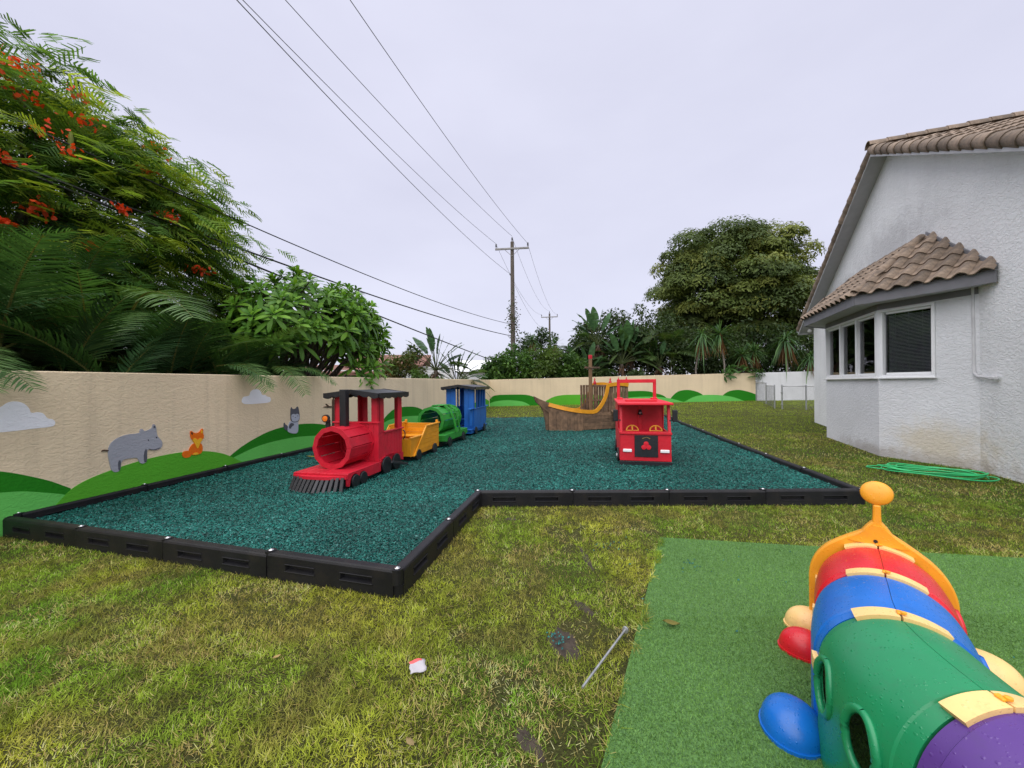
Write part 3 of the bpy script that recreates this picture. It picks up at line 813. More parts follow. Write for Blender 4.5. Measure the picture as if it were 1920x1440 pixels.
def window(parent, a, b, t0, t1, panes, z0=SILL, z1=HEAD, seed=1):
    a, b = Vector(a), Vector(b)
    d = (b - a); L_ = d.length; d.normalize(); no = Vector((-d.y, d.x))
    if no.y < 0: no = -no
    o = a + d * (t0 * L_); W_ = (t1 - t0) * L_; H_ = z1 - z0
    Mx = Matrix(((d.x, no.x, 0, o.x), (d.y, no.y, 0, o.y), (0, 0, 1, z0), (0, 0, 0, 1)))
    fr = bpy.data.objects.new('window', MB().box((W_ / 2, -.03, .025), (W_, .13, .05), b=.006).mesh('window'))
    COL.objects.link(fr); fr.data.materials.append(M['white_vinyl']); fr.parent = parent; fr.matrix_local = Mx
    for (c, s) in (((W_ / 2, -.03, H_ - .025), (W_, .13, .05)), ((.025, -.032, H_ / 2), (.05, .13, H_ - .1)), ((W_ - .025, -.032, H_ / 2), (.05, .13, H_ - .1))):
        MB().box(c, s, b=.006).build('frame', M['white_vinyl'], fr)
    pw = (W_ - .1) / panes
    for i in range(panes):
        x0 = .05 + i * pw
        if i: MB().box((x0, -.034, H_ / 2), (.06, .12, H_ - .1), b=.006).build('mullion', M['white_vinyl'], fr)
        for (c, s) in (((x0 + pw / 2, -.045, .075), (pw - .06, .05, .045)), ((x0 + pw / 2, -.045, H_ - .075), (pw - .06, .05, .045))):
            MB().box(c, s, b=.005).build('sash_rail', M['white_vinyl'], fr)
        MB().box((x0 + pw / 2, -.055, H_ / 2), (pw - .05, .008, H_ - .15)).build('pane', GLASS, fr)
        if True:
            bl = MB(); r_ = random.Random(seed * 7 + i)
            zb = .10 if panes == 1 else .13 + .03 * r_.random()
            nsl = int((H_ - zb - .1) / .028)
            for s_ in range(nsl):
                z_ = zb + s_ * .028
                bl.box((0, 0, 0), (pw - .10, .026, .0025), M=Matrix.Translation((x0 + pw / 2, -.085, z_)) @ Matrix.Rotation(rad(-42 + r_.uniform(-4, 4)), 4, 'X'))
            for cx in (.18, .5, .82):
                bl.box((x0 + .05 + (pw - .1) * cx, -.069, (zb + H_ - .1) / 2), (.006, .002, H_ - .1 - zb))
            o_ = bl.build('blind', M['blind_grey'], fr); o_['kind'] = 'stuff'
    MB().box((W_ / 2, .045, -.012), (W_ + .06, .05, .035), b=.006).build('sill', M['white_vinyl'], fr)
    return fr
window(house, B2, B1, 0.012, 0.985, 3, seed=2)
window(house, B3, B2, 0.387, 0.973, 1, seed=3)
MB().box((0, 0, 0), (.09, .09, HEAD - SILL), M=Matrix.Translation((B2[0] + .0, B2[1] - .03, (HEAD + SILL) / 2)) @ Matrix.Rotation(rad(20), 4, 'Z'), b=.006).build('corner_post', M['white_vinyl'], house)

# bay roof: eave ring, soffit, fascia, two tiled faces and hip caps
ZE = 3.42
E3, E2, E1, E0 = (-.45, .02), (1.02, 1.36), (4.42, 1.36), (5.85, .02)
A1, A2, ZT = (1.47, .0), (3.98, .0), 4.66
br = MB()
ring = [E3, E2, E1, E0]
br.prism(list(reversed(ring)), ZE - .19, ZE - .17, 'xy')
br.add([(*E3, ZE), (*E2, ZE), (*E1, ZE), (*E0, ZE), (*A2, ZT), (*A1, ZT)], [(0, 1, 5), (1, 2, 4, 5), (2, 3, 4)])
brf = br.build('bay_roof', M['soffit_grey'], house)
fa = MB()
for a, b in ((E3, E2), (E2, E1), (E1, E0)):
    a_, b_ = Vector(a), Vector(b); d = (b_ - a_).normalized(); no = Vector((-d.y, d.x)); no = no if no.y > 0 else -no
    fb = MB()
    q = [a_, b_, b_ + no * .025, a_ + no * .025]
    fb.prism([tuple(p) for p in q], ZE - .21, ZE - .005, 'xy')
    fb.build('fascia', M['fascia_grey'], brf)
def facet(P0, P1, Q0, Q1, nu, nv):
    """tiles on the face with eave P0->P1 and top Q0->Q1"""
    P0, P1 = Vector((*P0, ZE)), Vector((*P1, ZE)); Q0, Q1 = Vector((*Q0, ZT)), Vector((*Q1, ZT))
    e = (P1 - P0).normalized(); w = Q0 - P0; u = (w - e * w.dot(e)).normalized()
    H_ = (Q0 - P0).dot(u); l0 = (P1 - P0).length; a0 = (Q0 - P0).dot(e); a1 = (Q1 - P0).dot(e)
    def ins(x, y):
        t = y / H_
        return t < .90 and a0 * t - .06 < x < l0 + (a1 - l0) * t + .06
    n = e.cross(u); sgn = 1 if n.z > 0 else -1
    lay(brf, P0 - u * .09 + Vector((0, 0, .02)), e, u, ins, nu, nv, w=.285, l=.345)
facet(E3, E2, A1, A1, 8, 6)
facet(E2, E1, A1, A2, 13, 6)
facet(E1, E0, A2, A2, 8, 6)
HIP = barrel(0.10, 0.085, 0.40, rad(0), rad(180), name='hip_tile')
run(brf, 'hip_tile', HIP, (*E2, ZE + .04), (*A1, ZT + .04), .34, (0, 0, 1))
run(brf, 'hip_tile', HIP, (*E1, ZE + .04), (*A2, ZT + .04), .34, (0, 0, 1))
fl = MB(); fl.prism([(-.42, ZE), (A1[0], ZT + .02), (A1[0], ZT + .07), (-.45, ZE + .10)], .002, .03, 'xz'); fl.build('flashing', M['fascia_grey'], brf)
# frieze board under the bay soffit, conduit on the wall, lamp under the far eave
fz = MB()
seg_boxes(fz, (B3[0], B3[1] + .012), (B2[0], B2[1] + .012), [(0, 1, HEAD + .02, BTOP - .08)], th=.03)
seg_boxes(fz, (B2[0], B2[1] + .012), (B1[0], B1[1] + .012), [(0, 1, HEAD + .02, BTOP - .08)], th=.03)
fz.build('frieze_board', M['fascia_grey'], house)
cd = MB(); cd.tube([(.0 + .06, .045, 3.25), (.06, .045, 2.85), (.05, .045, 1.85), (.03, .05, 1.72), (-.06, .055, 1.66), (-.40, .05, 1.63)], .024, 8)
cd.box((-.42, .06, 1.63), (.12, .07, .06), b=.012); cd.build('conduit', M['conduit'], house, smooth=40)
lp = MB(); lp.lathe([(.001, 0), (.06, .02), (.075, .07), (.05, .12), (.02, .14)], 12, Matrix.Translation((KF + .3, .05, zroof(KF) - .32))); lp.build('eave_lamp', M['white_lamp'], house, smooth=True)
# ================================================================== rubber mulch bed and its border timbers
P_FL = (-5.50, 4.19); P_FC = (-0.88, 2.93); P_IN = (-0.45, 5.06); P_RC = (4.50, 4.98); P_BR = (6.45, 16.3); P_BL = (-2.92, 16.25)
BED = np.array([P_FL, P_FC, P_IN, P_RC, P_BR, P_BL])
def in_poly(x, y, poly):
    c = np.zeros(len(x), bool)
    n = len(poly)
    for i in range(n):
        x0, y0 = poly[i]; x1, y1 = poly[(i + 1) % n]
        if y0 == y1: continue
        k = ((y0 > y) != (y1 > y)) & (x < (x1 - x0) * (y - y0) / (y1 - y0) + x0)
        c ^= k
    return c
def inset(poly, d):
    out = []
    n = len(poly)
    area = sum(poly[i][0] * poly[(i + 1) % n][1] - poly[(i + 1) % n][0] * poly[i][1] for i in range(n))
    s = 1 if area > 0 else -1
    for i in range(n):
        p, a, b = np.array(poly[i]), np.array(poly[i - 1]), np.array(poly[(i + 1) % n])
        e1 = (p - a) / np.linalg.norm(p - a); e2 = (b - p) / np.linalg.norm(b - p)
        n1 = np.array([-e1[1], e1[0]]) * s; n2 = np.array([-e2[1], e2[0]]) * s
        k = (n1 + n2) / (1 + n1 @ n2)
        out.append(p + k * d)
    return np.array(out)
BEDI = inset(BED, .056)
def mulch_z(x, y):
    return 0.125 + 0.035 * (vnoise(x + 20, y + 20, 1.4, 11) - .5) + 0.02 * (vnoise(x + 20, y + 20, .35, 12) - .5) + gz(x, y)
bx_ = np.arange(-5.6, 6.6, 0.1); by_ = np.arange(2.8, 16.4, 0.1)
def mulch_bed():
    # bed surface: a fine grid cut by the border outline
    bm = bmesh.new()
    X, Y = np.meshgrid(bx_, by_, indexing='ij')
    Zm = mulch_z(X, Y)
    inside = in_poly(X.ravel(), Y.ravel(), BEDI).reshape(X.shape)
    keep = inside[:-1, :-1] | inside[1:, :-1] | inside[1:, 1:] | inside[:-1, 1:]
    gi_ = np.arange(X.size).reshape(X.shape)
    F = np.stack([gi_[:-1, :-1], gi_[1:, :-1], gi_[1:, 1:], gi_[:-1, 1:]], -1)[keep]
    # pull outside vertices back towards the bed so nothing sticks out through the timbers
    V = np.stack([X, Y, Zm], -1).reshape(-1, 3)
    out = ~inside.ravel()
    c = np.array([0.2, 8.5])
    for _ in range(4):
        o2 = ~in_poly(V[:, 0], V[:, 1], inset(BED, .03))
        V[o2, :2] += (c - V[o2, :2]) / np.linalg.norm(c - V[o2, :2], axis=1, keepdims=True) * 0.045
    return np_mesh('mulch_bed', V, F)
m, N, Lk, B = nodes_of('mulch_ground')
ge = N.new('ShaderNodeNewGeometry')
vo = N.new('ShaderNodeTexVoronoi'); vo.inputs['Scale'].default_value = 34.0
Lk.new(ge.outputs['Position'], vo.inputs['Vector'])
rp = N.new('ShaderNodeValToRGB')
rp.color_ramp.elements[0].color = (0.001, 0.022, 0.021, 1); rp.color_ramp.elements[1].color = (0.010, 0.115, 0.102, 1)
sp_ = N.new('ShaderNodeSeparateColor'); Lk.new(vo.outputs['Color'], sp_.inputs['Color']); Lk.new(sp_.outputs['Green'], rp.inputs['Fac'])
Lk.new(rp.outputs['Color'], B.inputs['Base Color']); B.inputs['Roughness'].default_value = 0.7; B.inputs['Specular IOR Level'].default_value = 0.2
bp = N.new('ShaderNodeBump'); bp.inputs['Strength'].default_value = 1.0; bp.inputs['Distance'].default_value = 0.03
Lk.new(vo.outputs['Distance'], bp.inputs['Height']); Lk.new(bp.outputs['Normal'], B.inputs['Normal'])
bed = put('mulch_bed', mulch_bed(), m); struct(bed)

def chips():
    rng = np.random.default_rng(3)
    P = []
    for (y0, y1, dens) in ((2.8, 5.2, 7000), (5.2, 7.5, 3600), (7.5, 10.5, 1700), (10.5, 16.4, 620)):
        n = int(dens * (y1 - y0) * 12.2)
        x = rng.uniform(-5.6, 6.6, n); y = rng.uniform(y0, y1, n)
        k = in_poly(x, y, BEDI)
        P.append(np.stack([x[k], y[k]], -1))
    P = np.concatenate(P); n = len(P)
    near = np.clip((P[:, 1] - 3) / 11, 0, 1)
    z = mulch_z(P[:, 0], P[:, 1]) + rng.uniform(0.0, 0.014, n)
    a = rng.uniform(0, 2 * np.pi, n); tilt = rng.normal(0, .45, n)
    L = rng.uniform(.008, .020, n) * (1 + near * .9); W = L * rng.uniform(.30, .6, n); Hh = L * rng.uniform(.25, .5, n)
    d = np.stack([np.cos(a) * np.cos(tilt), np.sin(a) * np.cos(tilt), np.sin(tilt)], -1)
    s = nrm(np.cross(d, np.array([0, 0, 1.0]) + rng.normal(0, .3, (n, 3)))); u = np.cross(s, d)
    C = np.concatenate([P, z[:, None]], 1)
    j = rng.uniform(.6, 1.4, (n, 4))
    Vv = np.stack([C - d * (L * j[:, 0])[:, None] - s * (W * .5)[:, None], C - d * (L * .6)[:, None] + s * (W * j[:, 1])[:, None],
                   C + d * (L * j[:, 2])[:, None] + u * (Hh * .3)[:, None], C + d * (L * .1)[:, None] - s * (W * j[:, 3])[:, None] + u * (Hh * .2)[:, None], C + u * Hh[:, None]], 1)[:, [0, 2, 1, 4]]
    T = np.array([(0, 1, 3), (1, 2, 3), (2, 0, 3)])
    v = rng.random(n)[:, None]; v = v * v * (3 - 2 * v)
    col = np.array([0.001, 0.027, 0.025]) * (1 - v) + np.array([0.017, 0.190, 0.156]) * v
    pale = rng.random(n) > .972
    col[pale] = np.array([0.09, 0.27, 0.25])
    # broad lighter and darker drifts raked into the bed
    col *= (0.62 + 0.45 * vnoise(P[:, 0] + 30, P[:, 1] + 30, 1.1, 21) + .3 * vnoise(P[:, 0] + 30, P[:, 1] + 30, .35, 22))[:, None]
    V, F, Cc = stack([(Vv, T, col)])
    return np_mesh('rubber_chips', V, F, Cc)
tag(put('rubber_chips', chips(), M['chip'], kind='stuff'), 'loose teal green rubber mulch chips filling the play area', 'mulch')

def timber_mesh(L):
    """hollow-looking moulded edging: chamfered top, two slot pockets a side, half-lap ends"""
    mb = MB()
    T, Hh, d = 0.095, 0.205, 0.034
    xs = [0, L * .155, L * .395, L * .605, L * .845, L]
    zs = [-0.06, .078, .128, Hh - .02]
    for sg in (-1, 1):
        y0 = sg * T / 2
        for i in range(5):
            for j in range(3):
                q = [(xs[i], y0, zs[j]), (xs[i + 1], y0, zs[j]), (xs[i + 1], y0, zs[j + 1]), (xs[i], y0, zs[j + 1])]
                if j == 1 and i in (1, 3):
                    yb = y0 - sg * d
                    e = .012
                    r = [(xs[i] + e, yb, zs[j] + e), (xs[i + 1] - e, yb, zs[j] + e), (xs[i + 1] - e, yb, zs[j + 1] - .003), (xs[i] + e, yb, zs[j + 1] - .003)]
                    mb.add(q + r, [(4, 5, 6, 7), (0, 1, 5, 4), (1, 2, 6, 5), (2, 3, 7, 6), (3, 0, 4, 7)])
                    # raised lip round the pocket
                    for (c, s_) in ((((xs[i] + xs[i + 1]) / 2, y0 + sg * .003, zs[j] - .004), (xs[i + 1] - xs[i] + .016, .008, .008)), (((xs[i] + xs[i + 1]) / 2, y0 + sg * .003, zs[j + 1] + .004), (xs[i + 1] - xs[i] + .016, .008, .008))):
                        mb.box(c, s_, b=.002)
                else:
                    mb.add(q, [(0, 1, 2, 3)])
        c = .018
        mb.add([(0, y0, zs[3]), (L, y0, zs[3]), (L, y0 - sg * c * .4, Hh - .006), (0, y0 - sg * c * .4, Hh - .006), (L, y0 - sg * c, Hh), (0, y0 - sg * c, Hh)], [(0, 1, 2, 3), (3, 2, 4, 5)])
    yt = T / 2 - .018
    mb.add([(0, -yt, Hh), (L, -yt, Hh), (L, yt, Hh), (0, yt, Hh)], [(0, 1, 2, 3)])
    for x in (0, L):
        mb.add([(x, -T / 2, -.06), (x, T / 2, -.06), (x, T / 2, zs[3]), (x, yt, Hh), (x, -yt, Hh), (x, -T / 2, zs[3])], [(0, 1, 2, 3, 4, 5)])
    # half-lap knuckles
    prof = [(T * .46 * math.cos(t), T * .46 * math.sin(t)) for t in np.linspace(0, 2 * math.pi, 13)[:-1]]
    mb.prism([(x + L + .02, y) for x, y in prof], -.06, .085, 'xy')
    mb.prism([(x - .012, y) for x, y in prof], .092, Hh + .004, 'xy')
    return mb.mesh('border_timber')
TIMBERS = {}
BOLT = MB().lathe([(.024, 0), (.024, .003), (.013, .003), (.013, .008), (.001, .011)], 12).mesh('stake_head', True); BOLT.materials.append(M['bolt_steel'])
WASH = MB().lathe([(.030, 0), (.030, .004), (.022, .006), (.022, .003), (.001, .003)], 14).mesh('recess_ring', 40); WASH.materials.append(M['timber_plastic'])
rb = random.Random(8)
def edging(a, b, n, labels, zfun=lambda x, y: 0.0, zo=0.0):
    a, b = Vector(a), Vector(b)
    Ls = (b - a).length / n; d = (b - a).normalized()
    key = round(Ls, 3)
    if key not in TIMBERS:
        me = timber_mesh(Ls - .012); me.materials.append(M['timber_plastic']); TIMBERS[key] = me
    for i in range(n):
        p = a + d * (Ls * i)
        lab = labels[i] if i < len(labels) else labels[-1]
        t = thing('border_timber', lab, 'edging', (p.x, p.y, float(zfun(p.x, p.y)) + zo + rb.uniform(-.008, .006)), math.atan2(d.y, d.x) + rad(rb.uniform(-.35, .35)), 'black edging timbers round the mulch')
        put('moulding', TIMBERS[key], None, t)
        put('recess_ring', WASH, None, t, loc=(.0 - .012, 0, .208))
        put('stake_head', BOLT, None, t, loc=(-.012, 0, .211))
edging(P_FL, P_FC, 4, ['black edging timber at the left frame edge, first of the front row', 'black edging timber in the front row, second from the left wall', 'black edging timber in the front row, third from the left wall', 'black edging timber ending at the near front corner of the mulch'])
edging(P_FC, P_IN, 2, ['black edging timber starting at the near corner and running away from the camera', 'black edging timber running back into the inner corner of the mulch bed'])
edging(P_IN, P_RC, 4, ['black edging timber just right of the inner corner, facing the camera', 'black edging timber facing the camera, second right of the inner corner', 'black edging timber facing the camera, below the front of the red truck', 'black edging timber facing the camera, beside the orange ball of the caterpillar'])
ordn = ['first', 'second', 'third', 'fourth', 'fifth', 'sixth', 'seventh', 'eighth', 'ninth', 'tenth']
edging(P_RC, P_BR, 9, ['black edging timber along the right side of the mulch, %s from the near corner' % ordn[i] for i in range(9)], gz)
edging((P_FL[0] + .02, P_FL[1] + .08), (P_BL[0] - .02, P_BL[1]), 10, ['black edging timber against the mural wall, %s from the left frame edge' % ordn[i] for i in range(10)], gz, .015)
edging(P_BL, P_BR, 8, ['black edging timber at the far side of the mulch, %s from the caboose' % ordn[i] for i in range(8)], gz, -.055)

# ================================================================== play train (stands sunk in the mulch)
TS, TZ = 0.9125, 0.14
def plankrow(parent, n, x0, x1, mk, mat, name='plank'):
    w = (x1 - x0) / n
    for i in range(n):
        mk(x0 + w * (i + .5), w).build(name, mat, parent)
def wheel(parent, x, y, z, r, th=.03, mat='paint_black', name='wheel'):
    mb = MB(); mb.lathe([(.001, -th / 2), (r - .006, -th / 2), (r, -th / 2 + .006), (r, th / 2 - .006), (r - .006, th / 2), (.001, th / 2)], 24, Matrix.Translation((x, y, z)) @ Matrix.Rotation(rad(90), 4, 'Y'))
    return mb.build(name, M[mat], parent, smooth=30)
def wheel_skirt(parent, x, ys, r, z, top, mat, th=.022):
    """side board with round arches above the wheels"""
    pass
def barrel_body(parent, y0, y1, cz, r, mat, n=12):
    """staves with slits between, an end ring of short boards at both mouths"""
    for i in range(n):
        a = 2 * math.pi * (i + .5) / n
        w = 2 * r * math.tan(math.pi / n) - .020
        Mx = Matrix.Translation((0, 0, cz)) @ Matrix.Rotation(-a, 4, 'Y')
        MB().box((0, (y0 + y1) / 2, r - .012), (w, y1 - y0, .024), M=Mx, b=.004).build('stave', mat, parent)
    for y, nm in ((y0 + .018, 'front_ring'), (y1 - .018, 'rear_ring')):
        mb = MB()
        ro, ri = (r + .02) / math.cos(math.pi / n), (r - .055) / math.cos(math.pi / n)
        for i in range(n):
            a0, a1 = 2 * math.pi * i / n, 2 * math.pi * (i + 1) / n - .006
            vv = []
            for yy in (y - .022, y + .022):
                for (a, q) in ((a0, ri), (a1, ri), (a1, ro), (a0, ro)):
                    vv.append((q * math.sin(a), yy, cz + q * math.cos(a)))
            mb.add(vv, [(0, 1, 2, 3), (7, 6, 5, 4), (0, 4, 5, 1), (1, 5, 6, 2), (2, 6, 7, 3), (3, 7, 4, 0)])
        mb.build(nm, mat, parent)
def scallop(x0, x1, n, z_top, z_bot, dip):
    """board with a scalloped lower edge, as polygon"""
    p = [(x0, z_top), (x0, z_bot)]
    for i in range(n):
        a, b = x0 + (x1 - x0) * i / n, x0 + (x1 - x0) * (i + 1) / n
        for t in (.2, .35, .5, .65, .8, 1.0):
            p.append((a + (b - a) * t, z_bot - dip * math.sin(math.pi * t)))
    p.append((x1, z_top))
    return p
def train_roof(parent, y0, y1, hw_, zb, rise=.07):
    """shallow gable with scalloped eaves all round"""
    mat = M['paint_black']
    r = MB()
    for sg in (-1, 1):
        vv = [(0, y0, zb + rise + .05), (0, y1, zb + rise + .05), (sg * hw_, y1, zb + .05), (sg * hw_, y0, zb + .05)]
        vv += [(x, y, z - .022) for x, y, z in vv]
        r.add(vv, [(0, 1, 2, 3), (7, 6, 5, 4), (0, 4, 5, 1), (1, 5, 6, 2), (2, 6, 7, 3), (3, 7, 4, 0)])
    rf = r.build('roof', mat, parent)
    for y in (y0, y1):
        for sg in (-1, 1):
            mb = MB()
            pl = scallop(0, hw_, 3, 0, -.072, .03)
            pl = [(sg * x, zb + .045 + rise * (1 - abs(x) / hw_) + z + .012) for x, z in pl]
            mb.prism(pl, y - .014, y + .014, 'xz'); mb.build('scalloped_trim', mat, rf)
    for sg in (-1, 1):
        mb = MB(); mb.prism([(y, zb + .062 + z) for y, z in scallop(y0 + .016, y1 - .016, 5, 0, -.078, .028)], sg * (hw_ - .004), sg * (hw_ + .02), 'yz'); mb.build('scalloped_trim', mat, rf)
    return rf

def scaled(x, y): return (x * TS, y * TS, TZ)
TA = math.atan(0.20)
# ---- engine: local y runs back along the train, local x to its right, front of the deck at y = 0
eng = thing('train_engine', 'red wooden play train engine with black roof, round open boiler and black cowcatcher', 'play train', scaled(-3.02, 6.03), -TA, scale=TS)
R_ = M['paint_red']
def mk_deck(x, w): return MB().box((x, .54, .215), (w - .006, 1.10, .03), b=.004)
plankrow(eng, 8, -.47, .47, mk_deck, R_, 'deck_plank')
cow = MB().box((0, .012, .188), (.96, .03, .075), b=.004).build('front_beam', R_, eng)
for i in range(12):           # cowcatcher slats, splayed forward and bowed
    t = (i + .5) / 12 * 2 - 1
    x = t * .455
    bow = .13 * (1 - t * t)
    p0 = Vector((x, -.03 - bow * .35, .175)); p1 = Vector((x * 1.06, -.10 - bow, -.03))
    d = (p1 - p0); L_ = d.length
    q = d.normalized(); xs_ = Vector((1, 0, 0)); zz = xs_.cross(q).normalized(); xs_ = q.cross(zz)
    R3 = Matrix((xs_, q, zz)).transposed().to_4x4(); R3.translation = (p0 + p1) / 2
    MB().box((0, 0, 0), (.054, L_, .024), M=R3, b=.004).build('cowcatcher_slat', M['slat_grey'] if i > 5 else M['paint_black'], eng)
mb = MB(); mb.prism([(-.47, -.02), (-.2, -.10), (0, -.115), (.2, -.10), (.47, -.02), (.47, .06), (-.47, .06)], .150, .196, 'xy'); mb.build('cowcatcher_beam', R_, eng)
mb = MB(); mb.prism([(-.44, .03), (.44, .03), (.44, .055), (-.44, .055)], -.05, .17, 'xy'); mb.build('cowcatcher_back', M['paint_black'], eng)
for sg in (-1, 1):            # skirt boards with wheel arches
    mb = MB()
    pl = [(0, .20), (0, .04), (.06, .02)]
    for (c, r) in ((.20, .12), (.42, .115)):
        pl += [(c + r * math.cos(a), .075 + r * math.sin(a)) for a in np.linspace(math.pi, 0, 9)]
    pl += [(.60, .06), (.98, .06), (.98, .20)]
    mb.prism(pl, sg * .448, sg * .472, 'yz'); mb.build('skirt', R_, eng)
    for (c, r) in ((.20, .105), (.42, .105)): wheel(eng, sg * .485, c, .075, r)
    for (c, r) in ((1.16, .158), (1.52, .150)): wheel(eng, sg * .487, c, .13, r)
MB().box((0, 1.0, .06), (.80, 1.8, .14)).build('chassis', M['paint_black'], eng)
barrel_body(eng, .28, .96, .575, .325, R_)
MB().box((0, .62, 1.20), (.115, .115, .66), b=.006).build('smokestack', M['paint_black'], eng)
mb = MB(); mb.box((-.17, .42, .955), (.07, .05, .13), b=.005); mb.lathe([(.001, -.02), (.066, -.02), (.066, .02), (.001, .02)], 20, Matrix.Translation((-.17, .37, 1.05)) @ Matrix.Rotation(rad(90), 4, 'X')); hl = mb.build('headlamp', M['paint_black'], eng, smooth=35)
MB().lathe([(.001, -.012), (.046, -.012), (.046, .004), (.001, .012)], 20, Matrix.Translation((-.17, .342, 1.05)) @ Matrix.Rotation(rad(90), 4, 'X')).build('lens', M['orange_lamp'], hl, smooth=35)
# cab
YF, YR, HWd = .96, 1.84, .445
plankrow(eng, 9, -HWd, HWd, lambda x, w: MB().box((x, YF + .012, .575), (w - .004, .024, .69), b=.003), R_)
MB().box((0, YF + .005, .93), (2 * HWd + .04, .07, .028), b=.004).build('front_sill', R_, eng)
for sg in (-1, 1):
    for i in range(8):
        w = (YR - YF - .03) / 8
        MB().box((sg * (HWd - .012), YF + .028 + w * (i + .5), .46), (.024, w - .004, .53), b=.003).build('plank', R_, eng)
    MB().box((sg * (HWd - .005), (YF + YR) / 2 + .1, .74), (.065, YR - YF - .14, .026), b=.004).build('side_sill', R_, eng)
    mb = MB()
    pl = [(YF + .03, .26)] + [(YF + .03, .12)]
    for c, r in ((1.16, .17), (1.52, .162)):
        pl += [(c + r * math.cos(a), .13 + r * math.sin(a)) for a in np.linspace(math.pi, 0, 9)]
    pl += [(YR - .05, .12), (YR, .10), (YR, .26)]
    mb.prism(pl, sg * (HWd + .002), sg * (HWd + .022), 'yz'); mb.build('skirt', R_, eng)
    MB().box((sg * (HWd - .075), YF + .035, 1.18), (.15, .05, .52), b=.005).build('post', R_, eng)
    MB().box((sg * (HWd - .015), YF + .10, 1.075), (.03, .18, .69), b=.004).build('post', R_, eng)
    MB().box((sg * (HWd - .07), YR - .03, 1.08), (.14, .045, .68), b=.005).build('post', R_, eng)
    MB().box((sg * (HWd - .012), YR - .08, 1.08), (.026, .15, .68), b=.004).build('post', R_, eng)
train_roof(eng, YF - .16, YR + .10, .54, 1.40)
MB().box((0, 1.5, .36), (.8, .32, .03), b=.004).build('seat', R_, eng)
mb = MB(); pts = [(HWd + .05 * math.sin(t), YR + .03, .60 + .09 * math.cos(t)) for t in np.linspace(0, math.pi, 9)]; mb.tube(pts, .011, 6); mb.build('grab_handle', M['paint_black'], eng, smooth=True)
mb = MB(); mb.box((0, 0, 0), (.03, .72, .045), M=Matrix.Translation((.56, 1.52, .10)) @ Matrix.Rotation(rad(-14), 4, 'X') @ Matrix.Rotation(rad(3), 4, 'Z'), b=.004); mb.build('coupling_rod', M['slat_grey'], eng)

# ---- yellow wagon
yel = thing('train_wagon', 'yellow wooden play train wagon with sloped sides behind the red engine', 'play train', scaled(-2.52, 8.13), -TA, scale=TS)
Y_ = M['paint_yellow']
LW = 1.42
for sg in (-1, 1):
    x = sg * .43
    rows = 6
    for i in range(rows):
        z0, z1 = .10 + .56 * i / rows, .10 + .56 * (i + 1) / rows
        def front(z): return .02 if z < .12 else .05 + (z - .10) / .56 * .62
        pl = [(front(z0) + (.0 if z0 > .4 else 0), z0 + .002), (LW, z0 + .002), (LW, z1 - .002), (front(z1), z1 - .002)]
        MB().prism(pl, x - .012, x + .012, 'yz').build('plank', Y_, yel)
    mb = MB(); d = Vector((0, .62, .56)); 
    mb.prism([(.03, .10), (.10, .10), (.72, .67), (.64, .67)], sg * .443, sg * .466, 'yz'); mb.build('brace', Y_, yel)
    mb = MB(); mb.prism([(.64, .66), (LW + .02, .665), (LW + .02, .69), (.64, .685)], sg * .415, sg * .47, 'yz'); mb.build('top_rail', Y_, yel)
    mb = MB(); mb.prism([(-.05, .10), (.18, .10), (.56, .45), (.56, .47), (-.05, .47)], sg * .41, sg * .428, 'yz'); mb.build('front_side_board', Y_, yel)
    mb = MB(); mb.prism([(-.06, .47), (.57, .47), (.57, .495), (-.06, .495)], sg * .38, sg * .445, 'yz'); mb.build('arm_board', Y_, yel)
    wheel(yel, sg * .462, .24, .09, .125); wheel(yel, sg * .462, 1.12, .09, .125)
    MB().box((sg * .405, LW - .03, .70), (.05, .05, .09), b=.006).build('corner_peg', Y_, yel)
plankrow(yel, 8, -.42, .42, lambda x, w: MB().box((x, -.045, .29), (w - .004, .024, .37), b=.003), Y_)
for i in range(5):
    MB().box((0, LW - .01, .16 + i * .112), (.84, .024, .108), b=.003).build('plank', Y_, yel)
MB().box((0, .85, .13), (.82, 1.1, .03)).build('floor_board', Y_, yel)
MB().box((0, .18, .33), (.8, .34, .028), b=.004).build('seat', Y_, yel); MB().box((0, 1.2, .38), (.8, .32, .028), b=.004).build('seat', Y_, yel)
MB().box((0, .7, .05), (.7, 1.3, .12)).build('chassis', M['paint_black'], yel)

# ---- green tunnel wagon
grn = thing('train_wagon', 'green wooden play train wagon with a barrel tunnel and climbing ladder', 'play train', scaled(-2.18, 9.85), -TA, scale=TS)
G_ = M['paint_green']
plankrow(grn, 8, -.45, .45, lambda x, w: MB().box((x, .9, .29), (w - .006, 1.82, .028), b=.004), G_, 'deck_plank')
for sg in (-1, 1):
    mb = MB(); pl = [(0, .30), (0, .16), (.10, .14)]
    for (c, r) in ((.33, .15), (1.45, .15)): pl += [(c + r * math.cos(a), .09 + r * math.sin(a)) for a in np.linspace(math.pi * .9, math.pi * .1, 9)]
    pl += [(1.76, .14), (1.82, .18), (1.82, .30)]
    mb.prism(pl, sg * .452, sg * .474, 'yz'); mb.build('skirt', G_, grn)
    wheel(grn, sg * .488, .33, .09, .13); wheel(grn, sg * .488, 1.45, .09, .13)
MB().box((0, -.005, .23), (.95, .03, .15), b=.004).build('front_beam', G_, grn); MB().box((0, 1.83, .23), (.95, .03, .15), b=.004).build('rear_beam', G_, grn)
MB().box((0, .9, .09), (.7, 1.7, .14)).build('chassis', M['paint_black'], grn)
barrel_body(grn, .22, 1.62, .65, .34, G_)
